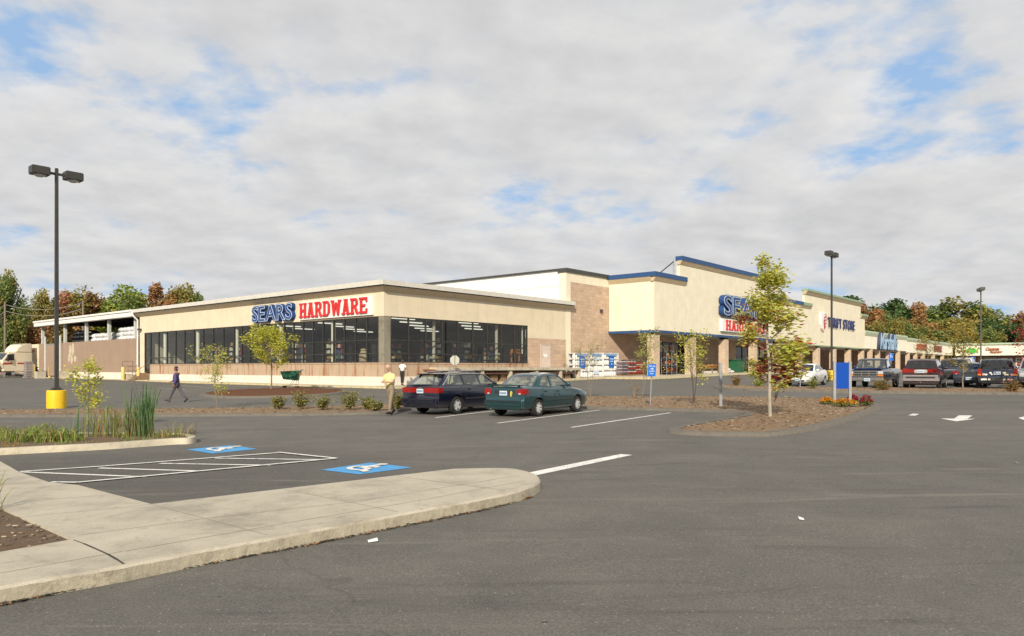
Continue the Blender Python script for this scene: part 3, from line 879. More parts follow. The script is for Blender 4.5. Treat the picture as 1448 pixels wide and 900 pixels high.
# rusty ramp plate leaning on the dock end
p = L2W(4.0, -1.2)
o = empty('ramp_plate', (p[0], p[1], gl(4, -1.2) + .13), TH, 'rusty steel ramp plate propped against the end of the loading dock', 'ramp')
m = MB(); m.ext([(-.9, -.8, .98), (.28, -.8, .62), (.28, -.8, .70), (-.9, -.8, 1.10)], (0, 1.3, 0)); m.build('plate', mat('rust', (.20, .07, .035), .9, var=.4), o)
m = MB(); m.tube((-.75, -.5, 0), (-.75, -.5, .98), .03); m.tube((-.75, .2, 0), (-.75, .2, .98), .03); m.tube((.1, -.2, 0), (.1, -.2, .63), .03); m.build('strut', mat('rust', (.2, .07, .035)), o)

# goods inside, behind the glass
GOODS = m_items('goods', [(.28, .05, .04), (.5, .46, .38), (.06, .08, .2), (.35, .22, .06), (.04, .12, .07), (.55, .5, .42), (.15, .13, .12), (.22, .1, .05), (.6, .58, .52), (.05, .05, .06)])
def rack_at(x, y, rz, L=2.6, H=1.6, lvl=4, seed=1):
    r_ = random.Random(seed)
    o = put('goods_rack', x, y, 2.15, rz, None, 'store rack', 'goods racks inside the store')
    m = MB()
    for sx in (-L / 2, L / 2): m.box(sx - .03, sx + .03, -.35, .35, 0, H)
    for k in range(lvl): m.box(-L / 2 + .03, L / 2 - .03, -.35, .35, .08 + k * H / lvl, .12 + k * H / lvl)
    m.build('shelving', FRAMED, o)
    m = MB()
    for k in range(lvl):
        a = -L / 2 + .08
        while a < L / 2 - .3:
            w = r_.uniform(.15, .45); h = r_.uniform(.4, .85) * H / lvl
            m.box(a, a + w * .92, -.3, .3, .121 + k * H / lvl, .121 + k * H / lvl + h); a += w
    m.build('goods', GOODS, o)
    return o
RK = []
protos = [rack_at(3.2, 3.4, 0, seed=3), rack_at(7.2, 3.0, 0, H=2.2, lvl=5, seed=4), rack_at(11.0, 3.2, 0, H=1.9, seed=5)]
RK += protos
for i, (x, y, r_) in enumerate(((14.2, 2.6, 0), (2.6, 9, R(90)), (2.4, 14, R(90)), (2.9, 19, R(90)), (2.2, 24, R(90)), (2.6, 29, R(90)), (6, 7, 0), (10, 7.5, 0), (6.5, 13, R(90)))):
    o = copy_tree(protos[i % 3]); wx, wy = L2W(x, y); o.location = (wx, wy, 2.15); o.rotation_euler = (0, 0, TH + r_); RK.append(o)
for o, lb in zip(RK, ('rack of coloured goods behind the glass just right of the corner pillar', 'tall goods rack behind the middle of the right hand windows', 'goods rack seen above the parked blue wagon through the shop window',
                      'goods rack by the last window before the block wall', 'goods rack behind the windows just left of the corner pillar', 'goods rack behind the glass under the red lettering', 'goods rack behind the glass under the blue lettering',
                      'goods rack behind the glass behind the young yellow green tree', 'goods rack at the far end of the long window band', 'goods rack deep inside the store behind the corner', 'goods rack deep inside the store on the right', 'goods rack deep inside the store on the left')):
    o['label'] = lb
o = put('display_stand', 15.6, .9, 2.15, 0, 'orange wooden display stand inside the last right hand window', 'display stand')
m = MB()
for a in (-.3, .3):
    m.box(a - .05, a + .05, -.25, -.15, 0, 1.05); m.box(a - .05, a + .05, .15, .25, 0, 1.05)
m.build('legs', mat('orange_wood', (.45, .17, .04), .6), o); m = MB(); m.box(-.42, .42, -.32, .32, 1.05, 1.15); m.box(-.36, .36, -.26, .26, 1.152, 1.45); m.build('top', mat('orange_wood', (.45, .17, .04)), o, bevel=.02)
o = put('goods_sack', .75, 3.3, 2.15, 0, 'tan paper sack standing inside the window left of the corner pillar', 'sack')
m = MB(); m.ell((0, 0, .55), .3, .45, .62, 12, 8); m.build('bag', mat('sack_paper', (.42, .34, .22), .8), o, smooth=60)
m = MB(); m.ell((0, 0, 1.16), .2, .3, .10, 10, 6); m.build('folded_top', mat('sack_paper', (.42, .34, .22)), o, smooth=60)
o = put('lawn_figure', 4.9, .7, 2.15, 0, 'small pale stone garden figure inside the second window right of the corner', 'garden figure')
m = MB(); m.lathe([(.0, 0), (.2, 0), (.22, .15), (.13, .28), (.2, .42), (.12, .55), (.14, .65), (.08, .78), (0, .82)], 12); m.build('figure', mat('cast_stone', (.5, .47, .4), .8), o, smooth=50)

# ------------------------------------------------------------------ open timber shed with its brown wall
H = Bld('storage_shed', 0, 56, 'open sided storage shed with a white roof beam above a brown panel wall', 'shed')
m = H.mk(); m.box(0, .16, 41.0, 63.3, 1.46, 5.16); m.box(0, .16, 69.8, 72.0, 1.3, 5.2); H.part('panel_wall', m, BROWNW)
m = H.mk(); m.box(-.04, .2, 41.0, 63.3, .4, 1.458); m.box(-.04, .2, 69.8, 72.0, .4, 1.298); H.part('concrete_base', m, WBASE)
m = H.mk(); m.box(.02, .10, 63.5, 69.7, .95, 5.1); gt_ = H.part('gate', m, BROWNW)
m = H.mk(); m.box(-.02, .1, 66.5, 66.62, .95, 5.1); m.box(-.01, .12, 63.5, 69.7, 5.0, 5.12); H.part('gate_frame', m, GREYP, gt_)
for yy, zt in ((71.6, 7.6), (63.35, 7.55), (56.3, 7.5), (49.5, 7.48), (42.3, 7.45)):
    m = H.mk(); z0 = 5.17 if yy < 63 else .6
    m.box(.2, .5, yy - .17, yy + .17, z0 if yy > 63 else 1.4, zt); H.part('post', m, mat('post_paint', (.55, .57, .54), .6))
for yy in (69.4, 63.9):
    m = H.mk(); m.box(-.12, .0, yy - .15, yy + .15, .6, 6.1); H.part('gate_post', m, mat('post_paint', (.55, .57, .54)))
m = H.mk(); m.box(-.5, .1, 41.12, 72.4, 7.5, 8.0); m.box(-.62, .3, 41.12, 72.4, 8.002, 8.22); H.part('roof_beam', m, [WHITE], bevel=.02)
m = H.mk(); m.box(.3, 16, 41.1, 72.2, 8.05, 8.2); H.part('roof', m, mat('shed_roof', (.16, .15, .14), .9))
m = H.mk()
for k in range(7): m.box(.5, 15.5, 43.0 + 4.4 * k, 43.15 + 4.4 * k, 7.7, 8.04)
H.part('rafter', m, mat('rafter_dark', (.07, .065, .06), .9))
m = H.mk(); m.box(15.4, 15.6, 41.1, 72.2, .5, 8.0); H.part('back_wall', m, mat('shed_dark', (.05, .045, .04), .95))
m = H.mk(); m.box(.3, 15.4, 41.1, 72.0, .5, 1.4); H.part('slab', m, CONC2)
m = H.mk(); m.box(6.0, 6.1, 41.8, 47.5, 7.0, 7.12); H.part('hanging_light', m, m_emit('shed_tube', (1, .95, .8), 1.2))
m = H.mk()                                            # faded pale marks on the wall: blank out of an old painted logo
for (cy, cz, ry, rz) in ((60.6, 4.1, .45, .75), (59.7, 4.3, .4, .8), (61.0, 3.2, .35, .5), (60.1, 3.0, .35, .55), (59.0, 3.1, .4, .4)):
    n_ = 14; m.ext([(-.001, cy + ry * math.cos(2 * math.pi * i / n_), cz + rz * math.sin(2 * math.pi * i / n_)) for i in range(n_)], (-.004 - .001 * ry * 3, 0, 0))
H.part('faded_paint', m, mat('faded_paint', (.52, .44, .33), .8, var=.3, scale=5.))
BAGW = mat('plastic_wrap', (.62, .63, .64), .25, var=.25, scale=2.5)
def wrapped_pallet(x, y, L, h, label, m_=BAGW):
    o = put('wrapped_pallet', x, y, 1.4, 0, label, 'pallet', 'wrapped pallets in the shed')
    a = MB(); a.box(-.8, .8, -L / 2, L / 2, 0, .14); a.build('pallet', WOOD, o)
    a = MB(); r_ = random.Random(int(y * 7)); n_ = max(2, int(L / 1.0))
    for i in range(n_):
        for k in range(int(h / .55)):
            c = -L / 2 + L * (i + .5) / n_
            a.ell((r_.uniform(-.05, .05), c + r_.uniform(-.06, .06), .14 + .275 + k * .5), .85, L / n_ * .56, .34 + r_.uniform(-.02, .05), 10, 6)
    a.build('wrapped_load', m_, o, smooth=60)
wrapped_pallet(1.5, 45.2, 6.0, 5.6, 'longest white wrapped stack behind the brown wall, nearest the store')
wrapped_pallet(1.5, 53.0, 6.4, 5.1, 'lower white wrapped stack behind the middle of the brown wall')
wrapped_pallet(1.6, 60.0, 5.6, 5.6, 'black wrapped stack behind the far end of the brown wall', mat('black_wrap', (.012, .014, .02), .35))

# steps, guard rail and small concrete blocks at the side door
o = put('wooden_steps', -.55, 38.7, gl(-.5, 38.7), 0, 'worn brown wooden steps climbing to the side door', 'steps')
m = MB()
for k in range(5): m.box(-1.05 + .2 * k, .48, -.75, .75, .16 * k + .0, .16 * k + .15)
m.build('treads', WOOD, o)
m = MB(); m.tube((-1.0, -.85, 0), (-1.0, -.85, 1.0), .025); m.tube((.4, -.85, .9), (.4, -.85, 1.8), .025); m.tube((-1.0, -.85, 1.0), (.4, -.85, 1.8), .025); m.build('handrail', mat('rail_brown', (.16, .10, .07), .7), o)
o = put('guard_rail', -.8, 41.6, gl(-.8, 41.6), 0, 'thin brown steel guard rail frame beside the wooden steps', 'railing')
m = MB()
for yy in (-1.3, 1.3): m.tube((0, yy, 0), (0, yy, 2.0), .03)
for zz in (.95, 1.5, 2.0): m.tube((0, -1.3, zz), (0, 1.3, zz), .025)
m.build('bars', mat('rail_brown', (.16, .10, .07)), o)
m = MB(); m.box(-.3, .3, -.4, .4, 0, .6); o2 = put('concrete_block', -.9, 41.2, gl(-.9, 41.2) + .08, 0, 'low pale concrete block between the two yellow bollards by the steps', 'block'); m.build('block', CONC2, o2, bevel=.03)
def bollard(px, py, hpx, label):
    p = G(px, py); h = hpx * p.y / FOC; r_ = .17
    o = empty('bollard', p, 0, label, 'bollard', 'yellow bollards along the shed')
    a = MB(); a.lathe([(r_, -.1), (r_, h - .06), (r_ * .8, h - .01), (0, h)], 14); a.build('post', YEL2, o, smooth=40)
for a in ((48, 534.5, 19, 'yellow bollard farthest along, beside the cream truck'), (70.5, 534.5, 17, 'yellow bollard in front of the brown gate, next to the lamp pole'),
          (174, 538, 19, 'yellow bollard against the brown wall before the guard rail'), (195.8, 538.5, 19, 'yellow bollard beside the wooden steps')): bollard(*a)
def cblock(px, py, s_, label):
    p = G(px, py); o = empty('concrete_block', p, TH, label, 'block', 'concrete blocks by the shed')
    a = MB(); a.box(-s_ / 2, s_ / 2, -s_ / 2, s_ / 2, -.05, s_ * .85); a.build('block', CONC2, o, bevel=.04)
cblock(57, 535.5, 1.0, 'square concrete block between the two farthest bollards'); cblock(89, 535.5, 1.1, 'square concrete block just right of the lamp pole')

# ------------------------------------------------------------------ tall main hall behind
T = Bld('main_store_hall', 22, 0, 'tall flat roofed store hall with white ribbed side and a tan block front', 'store')
T.part('side_wall', (lambda m: (m.box(22.0, 22.2, .8, 48, 7.0, 9.75), m.box(21.96, 22.16, .8, 48, 9.752, 11.2), m)[-1])(T.mk()), SIDING)
m = T.mk(); m.box(21.9, 22.63, -.02, .79, .5, 11.0); m.box(22.632, 29.2, -.02, .5, 10.1, 11.0); T.part('stucco_wall', m, CREAM2)
m = T.mk(); m.box(22.634, 29.2, .0, .4, .5, 10.098); T.part('block_wall', m, BRICK)
m = T.mk(); m.box(21.75, 29.2, -.16, .9, 11.002, 11.36); m.box(21.75, 22.3, .902, 48, 11.21, 11.36); T.part('roof_edge', m, CAPD)
m = T.mk(); m.box(22.3, 70, .9, 48, 11.0, 11.2); T.part('roof', m, ROOFM)
m = T.mk(); m.box(27.6, 27.9, -.2, 0, 7.5, 7.8); T.part('wall_lamp', m, LAMPB)
m = T.mk(); m.lathe([(.06, 11.2), (.05, 16.5)], 8, c=(54, 6, 0)); m.tube((53.7, 6, 15.6), (54.3, 6, 15.6), .03); m.tube((53.7, 6, 14.8), (54.3, 6, 14.8), .03); T.part('antenna', m, GREYP)

# ------------------------------------------------------------------ canopy front of the hall
YF = -5.2
def cornice(b, x0, x1, z1, hb, hm, trim, out=.3, out2=.16, y=YF, name='cornice', ret=None, parent=None):
    """coloured cap with a moulding below; ret: also along the left return to this y"""
    m = b.mk()
    m.box(x0 - (out if ret is not None else .0), x1, y - out, y + .5, z1 - hb, z1, 0)
    m.ext([(x0 - (out2 if ret is not None else 0), y - out + .03, z1 - hb - .002), (x0 - (out2 if ret is not None else 0), y - .02, z1 - hb - hm), (x0 - (out2 if ret is not None else 0), y + .3, z1 - hb - hm), (x0 - (out2 if ret is not None else 0), y + .3, z1 - hb - .002)], (x1 - x0 + (out2 if ret is not None else 0), 0, 0), 1)
    if ret is not None:
        m.box(x0 - out, x0 + .4, y + .502, ret, z1 - hb, z1, 0)
        m.ext([(x0 - out + .03, y + .302, z1 - hb - .004), (x0 - .02, y + .302, z1 - hb - hm), (x0 + .3, y + .302, z1 - hb - hm), (x0 + .3, y + .302, z1 - hb - .004)], (0, ret - y - .302, 0), 1)
    return b.part(name, m, [trim, MOULD], parent)

E = Bld('store_entrance_front', 48, YF, 'cream canopy front with blue trim and a stepped parapet over tan columns', 'store')
X0, X1 = 29.24, 70.3
m = E.mk(); m.box(X0, X1, YF, YF + .35, 5.65, 10.9); m.box(34.56, 61.56, YF + .02, YF + .42, 10.902, 13.0); m.box(X0, X0 + .35, YF + .352, -.03, 5.65, 10.9)
E.part('parapet_wall', m, CREAM2)
cornice(E, X0, 35.6, 11.3, .45, .45, BLUET, ret=-.03)
cornice(E, 34.45, 61.7, 13.42, .45, .42, BLUET)
cornice(E, 60.6, X1 - .4, 11.12, .45, .42, BLUET)
m = E.mk(); m.box(X0 - .12, X1, YF - .12, YF + .3, 5.40, 5.648); m.box(X0 - .12, X0 + .3, YF + .302, -.03, 5.40, 5.648); E.part('trim_band', m, BLUET)
m = E.mk(); m.box(X0 + .3, X1, YF + .302, -.03, 5.45, 5.6); E.part('soffit', m, mat('soffit_grey', (.45, .42, .37), .8))
m = E.mk(); m.box(29.22, 36.4, .0, .4, .6, 10.8); m.box(36.402, X1, .0, .4, 4.9, 10.8); m.box(46.2, 60, .002, .4, .6, 4.898); E.part('back_wall', m, BRICK)
CD = .8                      # depth of the columns
def col_x(a, b_):
    x0 = onY(a, 500, YF + CD)[0]
    return x0, max(.9, onY(b_, 500, YF)[0] - x0)
COLX = [(29.26, 1.1)] + [col_x(*q) for q in ((968, 984.5), (1016, 1030.5), (1058, 1070), (1092, 1103.5), (1124, 1134))]
for cx_, w_ in COLX:
    gz = gl(cx_, YF)
    m = E.mk(); m.box(cx_, cx_ + w_, YF + .01, YF + CD, gz - .1, 5.18); c_ = E.part('column', m, BRICKC, bevel=.02)
    m = E.mk(); m.box(cx_ + .06, cx_ + w_ - .06, YF + .06, YF + CD - .06, 5.182, 5.42); E.part('column_cap', m, DARKP, c_)
for k in range(5): glazing(E, 'x', 36.5 + 1.95 * k, 36.5 + 1.95 * (k + 1), .05, 1.2, 4.9, (3.5,), fw=.1, end=(k == 4))
for k in range(5): glazing(E, 'x', 60.1 + 2 * k, 60.1 + 2 * (k + 1), .05, 1.2, 4.9, (3.5,), fw=.1, end=(k == 4))
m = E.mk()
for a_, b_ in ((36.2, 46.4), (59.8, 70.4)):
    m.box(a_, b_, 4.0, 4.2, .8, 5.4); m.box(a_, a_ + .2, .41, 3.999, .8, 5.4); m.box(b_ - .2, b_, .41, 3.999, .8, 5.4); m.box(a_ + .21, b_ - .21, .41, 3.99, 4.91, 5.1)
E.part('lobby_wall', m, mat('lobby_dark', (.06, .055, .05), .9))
m = E.mk(); m.box(36.4, 70.2, .45, 4.0, .9, 1.2); E.part('lobby_floor', m, mat('store_floor', (.3, .28, .25)))
for x_ in (39.2, 40.5, 42.0):
    m = E.mk(); m.box(x_, x_ + .95, -.03, .0, 3.75, 4.55); E.part('window_poster', m, mat('poster_pale', (.62, .62, .56), .6))
m = E.mk(); m.path([(34.3, YF + 3.2, 11.2), (34.3, YF + .6, 12.9)], [.06, .06], 6); E.part('parapet_brace', m, CAPD)

# ------------------------------------------------------------------ thrift store
K = Bld('thrift_store', 85, YF, 'cream thrift store front with green trim and a raised middle parapet', 'store')
X0, X1 = 70.4, 100.2
m = K.mk(); m.box(X0, X1, YF + .01, YF + .36, 5.3, 10.6); m.box(71.2, 97.9, YF + .03, YF + .4, 10.602, 12.7); K.part('parapet_wall', m, CREAM2)
cornice(K, 69.95, 73.4, 11.1, .40, .40, GREENT)
cornice(K, 71.1, 98.1, 13.05, .30, .50, GREENT, out=.4)
cornice(K, 97.2, 100.9, 11.0, .32, .45, GREENT, out=.4)
m = K.mk(); m.box(X0, X1 + .1, YF - .12, YF + .3, 5.12, 5.298); K.part('trim_band', m, GREENT)
m = K.mk(); m.box(X0, X1, YF + .302, .0, 5.15, 5.28); K.part('soffit', m, mat('soffit_grey', (.45, .42, .37)))
m = K.mk(); m.box(X0, X1, .3, .6, .6, 5.15); K.part('back_wall', m, BRICKR)
m = K.mk(); m.box(X0 + .3, X1 - .3, .6, 30, 10.2, 10.4); K.part('roof', m, ROOFM)
for cx_, w_ in [col_x(*q) for q in ((1149, 1160), (1172.5, 1183), (1194, 1203.5), (1213, 1222))]:
    gz = gl(cx_, YF)
    m = K.mk(); m.box(cx_, cx_ + w_, YF + .012, YF + CD, gz - .1, 4.9); c_ = K.part('column', m, BRICKC, bevel=.02)
    m = K.mk(); m.box(cx_ + .08, cx_ + w_ - .08, YF + .06, YF + CD - .06, 4.902, 5.14); K.part('column_cap', m, DARKP, c_)
for x_, n_ in ((72.4, 3), (79.6, 3), (86.5, 2), (93.4, 2)):
    for k in range(n_): glazing(K, 'x', x_ + 1.5 * k, x_ + 1.5 * (k + 1), .26, 1.2, 4.5, (3.7,), fw=.12, end=(k == n_ - 1), glass=DGLASS)

# ------------------------------------------------------------------ department store and the row of small shops
M_ = Bld('department_store', 115, YF, 'low white fronted department store with green cap beside the thrift store', 'store')
m = M_.mk(); m.box(100.6, 129.7, YF + .1, YF + .45, 5.32, 7.6); M_.part('fascia_wall', m, CREAM3)
m = M_.mk(); m.box(100.55, 129.7, YF - .1, YF + .5, 8.02, 8.36, 0); m.ext([(100.55, YF - .08, 8.018), (100.55, YF + .06, 7.5), (100.55, YF + .4, 7.5), (100.55, YF + .4, 8.018)], (29.15, 0, 0), 1); M_.part('cornice', m, [mat('pale_green_trim', (.42, .52, .38), .5), mat('pale_green_cove', (.44, .47, .33), .6)])
m = M_.mk(); m.box(100.6, 129.6, YF + .452, .3, 5.2, 5.318); M_.part('soffit', m, mat('soffit_grey', (.45, .42, .37)))
m = M_.mk(); m.box(100.6, 129.6, .3, .6, .6, 5.2); M_.part('back_wall', m, BRICKR)
m = M_.mk(); m.box(101, 131, 1.0, 40, 7.8, 9.45); M_.part('upper_roof_block', m, mat('roof_block', (.50, .40, .28), .85))
for cx_, w_ in [col_x(*q) for q in ((1226, 1229), (1237, 1243), (1252, 1257), (1266, 1271))]:
    m = M_.mk(); m.box(cx_, cx_ + w_, YF + .12, YF + CD, .9, 5.318); M_.part('column', m, BRICKC, bevel=.02)
for x_, n_ in ((103.8, 2), (108.8, 3), (116, 3), (123.5, 2)):
    for k in range(n_): glazing(M_, 'x', x_ + 1.5 * k, x_ + 1.5 * (k + 1), .26, 1.2, 4.4, (3.6,), fw=.12, end=(k == n_ - 1), glass=DGLASS)
Q = Bld('shop_row', 152, YF, 'row of small cream fronted shops with red signs along the far end', 'shops')
m = Q.mk(); m.box(129.8, 176.2, YF + .12, YF + .45, 5.1, 7.4); Q.part('fascia_wall', m, CREAM3)
m = Q.mk(); m.box(129.75, 176.0, YF - .08, YF + .5, 7.7, 8.05, 0); m.ext([(129.75, YF - .06, 7.698), (129.75, YF + .08, 7.3), (129.75, YF + .4, 7.3), (129.75, YF + .4, 7.698)], (46.2, 0, 0), 1); Q.part('cornice', m, [mat('pale_green_trim', (.42, .52, .38)), mat('pale_green_cove', (.44, .47, .33))])
m = Q.mk(); m.box(129.8, 176, YF + .452, .3, 5.0, 5.098); Q.part('soffit', m, mat('soffit_grey', (.45, .42, .37)))
m = Q.mk(); m.box(129.8, 176, .3, .6, .8, 5.0); Q.part('back_wall', m, BRICKR)
m = Q.mk(); m.box(130, 177, .6, 20, 7.4, 7.6); Q.part('roof', m, ROOFM)
for cx_, w_ in [col_x(1280, 1284), col_x(1291, 1295), (145, 1.2), (155, 1.2), (165, 1.2)]:
    m = Q.mk(); m.box(cx_, cx_ + w_, YF + .14, YF + CD, .9, 5.098); Q.part('column', m, BRICKC, bevel=.02)
for x_ in (132, 138.5, 142, 147.5, 151.5, 157.5, 161.5, 168, 172):
    glazing(Q, 'x', x_, x_ + 2.6, .26, 1.3, 4.2, (3.5,), fw=.14, glass=DGLASS)
W_ = Bld('end_shop_wing', 176.3, -20, 'cream shop wing facing the lot at the far right end of the row', 'shops')
m = W_.mk(); m.box(176.3, 176.7, -45, -5.6, 5.0, 7.45); W_.part('fascia_wall', m, CREAM3)
m = W_.mk(); m.box(176.0, 176.8, -45, -5.3, 7.62, 8.0, 0); m.box(176.15, 176.6, -45, -5.5, 7.452, 7.618, 1); W_.part('cornice', m, [mat('pale_green_trim', (.42, .52, .38)), mat('pale_green_cove', (.44, .47, .33))])
m = W_.mk(); m.box(179, 179.3, -45, -5.6, .8, 5.0); W_.part('back_wall', m, BRICKR)
m = W_.mk(); m.box(176.72, 179, -45, -5.6, 4.9, 4.998); W_.part('soffit', m, mat('soffit_grey', (.45, .42, .37)))
m = W_.mk(); m.box(176.7, 190, -45, -5.7, 7.3, 7.5); W_.part('roof', m, ROOFM)
for (a, b_, z0, z1, gm, fm) in ((-8.5, -6.6, 1.3, 4.4, DGLASS, FRAMED), (-14, -10.2, 2.6, 4.5, DGLASS, FRAMED), (-17.0, -15.0, 1.4, 4.4, DGLASS, WHITE), (-19.8, -17.9, 1.4, 4.4, GLASS, WHITE), (-21.9, -20.0, 1.4, 4.4, DGLASS, WHITE), (-24, -22.1, 1.4, 4.4, DGLASS, WHITE), (-30, -27, 1.4, 4.4, DGLASS, FRAMED)):
    glazing(W_, 'y', a, b_, 178.95, z0, z1, (3.6,), fw=.2, glass=gm, frame=fm)
m = W_.mk(); m.box(178.9, 178.99, -14.2, -10.0, 3.6, 4.6); W_.part('shop_panel', m, mat('panel_olive', (.34, .31, .2), .7))

# ------------------------------------------------------------------ lettering
def glyph(ch, off=0.0, ext=.05, shear=0.0):
    cu = bpy.data.curves.new('glyph', 'FONT'); cu.body = ch; cu.size = 1.0; cu.extrude = ext; cu.offset = off; cu.shear = shear; cu.resolution_u = 4
    ob = bpy.data.objects.new('glyph', cu); COL.objects.link(ob)
    dg = bpy.context.evaluated_depsgraph_get()
    me = bpy.data.meshes.new_from_object(ob.evaluated_get(dg))
    bpy.data.objects.remove(ob)
    return me

def ext_of(me):
    xs_ = [v.co.x for v in me.vertices]; ys_ = [v.co.y for v in me.vertices]
    return min(xs_), max(xs_), min(ys_), max(ys_)

def letters(parent, text, x0, x1, z0, z1, layers, shear=0.0, gap=.10, name='letter'):
    """upright letters on the plane y=0 of parent, facing -y; layers: (offset, front, back, material) in units of letter height / metres"""
    adv, gl_ = 0.0, []
    maxo = max(l[0] for l in layers)
    for ch in text:
        if ch == ' ': adv += .35; continue
        me0 = glyph(ch, 0, 0, shear); e = ext_of(me0)
        gl_.append((ch, adv - e[0], e)); adv += (e[1] - e[0]) + gap
        bpy.data.meshes.remove(me0)
    tot = adv - gap
    ymin = min(q[2][2] for q in gl_); ymax = max(q[2][3] for q in gl_)
    sx, sz = (x1 - x0) / tot, (z1 - z0) / (ymax - ymin)
    out = []
    for ch, a, e in gl_:
        top = None
        for li, (off, fr, bk, m_) in enumerate(layers):
            me = glyph(ch, off, .5, shear)
            for v in me.vertices:
                c = v.co.copy()
                v.co = (x0 + (c.x + a) * sx, -(fr if c.z > 0 else bk), z0 + (c.y - ymin) * sz)
            me.materials.clear(); me.materials.append(m_); me.name = name
            ob = link(name if top is None else ('inline' if li == 1 else 'face'), me, parent if top is None else top)
            if top is None: top = ob
        out.append(top)
    return out

SLAB = {  # strokes in a unit box: rectangles (x0,x1,y0,y1) or quads
    'H': [(.08, .32, 0, 1), (.68, .92, 0, 1), (.32, .68, .42, .58), (0, .40, 0, .12), (0, .40, .88, 1), (.60, 1, 0, .12), (.60, 1, .88, 1)],
    'A': [[(.10, 0), (.32, 0), (.62, 1), (.38, 1)], [(.66, 0), (.92, 0), (.66, 1), (.44, 1)], (.3, .75, .25, .38), (0, .40, 0, .11), (.60, 1, 0, .11), (.28, .72, .88, 1)],
    'R': [(.10, .34, 0, 1), (.34, .70, .86, 1), (.34, .70, .44, .58), [(.66, .86), (.70, 1), (.90, .84), (.90, .58), (.70, .44), (.66, .58)], [(.45, .46), (.68, .46), (1, 0), (.74, 0)], (0, .42, 0, .12), (0, .34, .88, 1)],
    'D': [(.10, .34, 0, 1), (.34, .66, .86, 1), (.34, .66, 0, .14), [(.64, .86), (.68, 1), (.95, .78), (.95, .22), (.68, 0), (.64, .14), (.72, .26), (.72, .74)], (0, .34, 0, .12), (0, .34, .88, 1)],
    'W': [[(.05, 1), (.24, 1), (.36, 0), (.22, 0)], [(.22, 0), (.36, 0), (.55, .85), (.42, .85)], [(.45, .85), (.58, .85), (.78, 0), (.64, 0)], [(.64, 0), (.78, 0), (.95, 1), (.76, 1)], (0, .28, .88, 1), (.72, 1, .88, 1)],
    'E': [(.10, .34, 0, 1), (.34, .95, 0, .14), (.34, .95, .86, 1), (.34, .72, .43, .57), (.82, .96, .14, .30), (.82, .96, .70, .86), (0, .34, 0, .13), (0, .34, .87, 1)],
}
def slab_text(parent, text, x0, x1, z0, z1, depth, m_):
    wid = {'W': 1.35}; tot = sum(wid.get(c, 1.0) for c in text) + .12 * (len(text) - 1); u = (x1 - x0) / tot; a = x0
    for ch in text:
        w = wid.get(ch, 1.0) * u; m = MB()
        for k, s_ in enumerate(SLAB[ch]):
            P = [(s_[0], s_[2]), (s_[1], s_[2]), (s_[1], s_[3]), (s_[0], s_[3])] if isinstance(s_, tuple) else s_
            m.ext([(a + p[0] * w, -depth - .0035 * k, z0 + p[1] * (z1 - z0)) for p in P], (0, depth + .0035 * k - .004, 0))
        m.build('letter', m_, parent)
        a += w + .12 * u

def sign_root(name, x, y, z, side, label, group=None):
    return put(name, x, y, z, R(-90) if side else 0, label, 'sign', group)

def face_on(px0, px1, py0, py1, side, off):
    """metres on a facade of a rectangle seen in the photograph: centre, width, bottom, top"""
    if side:
        a, zt = onX(px0, py0, off); b_, zb = onX(px1, py1, off)
    else:
        a, zt = onY(px0, py0, off); b_, zb = onY(px1, py1, off)
    return (a + b_) / 2, abs(b_ - a), zb, zt

# blue letters on the long side
c, w, zb, zt = face_on(359, 414.5, 431.5, 453.5, True, -.2)
zb, zt = 5.92, 7.18
o = sign_root('store_sign', -.02, c, zb, True, 'blue channel letter sign above the windows, left of the red lettering'); 
BL = [(.055, .32, .03, SBLUE), (.024, .335, .322, SLINE), (.002, .350, .337, SBLUE)]
letters(o, 'SEARS', -w / 2, w / 2, 0, zt - zb, BL, gap=.09)
c, w, zb, zt = face_on(423, 524, 421, 446, True, -.2); zb, zt = 5.80, 7.22
o = sign_root('store_sign', -.02, c, zb, True, 'red slab lettering on a white board beside the corner of the store')
m = MB(); m.box(-w / 2 - .05, w / 2 + .15, -.14, 0, 0, zt - zb); m.build('board', SIGNW, o)
h_ = MB(); slab_text(o, 'HARDWARE', -w / 2 + .08, w / 2 - .35, .14, zt - zb - .10, .24, RED)
# and the pair over the entrance
c, w, zb, zt = face_on(1018, 1078, 419, 446, False, YF - .1)
o = sign_root('store_sign', c, YF - .02, zb, False, 'large blue channel letter sign high on the entrance front behind the maple')
w0 = onY(1017, 420, YF)[0]; w1 = onY(1082, 420, YF)[0]; cw = (w0 + w1) / 2; o.location = (*L2W(cw, YF - .02), 7.93)
BL2 = [(.055, .60, .03, SBLUE), (.024, .62, .602, SLINE), (.002, .64, .622, SBLUE)]
letters(o, 'SEARS', -(w1 - w0) / 2, (w1 - w0) / 2, 0, 2.1, BL2, gap=.09)
a0, z0 = onY(1017.5, 468.5, YF); a1, _ = onY(1082, 470, YF); _, z1 = onY(1017.5, 450.5, YF)
o = sign_root('store_sign', (a0 + a1) / 2, YF - .02, z0, False, 'red lettering on a white board under the blue entrance letters'); w = a1 - a0
m = MB(); m.box(-w / 2, w / 2, -.3, 0, 0, z1 - z0); m.build('board', SIGNW, o)
slab_text(o, 'HARDWARE', -w / 2 + .9, w / 2 - .5, .16, z1 - z0 - .14, .38, RED)
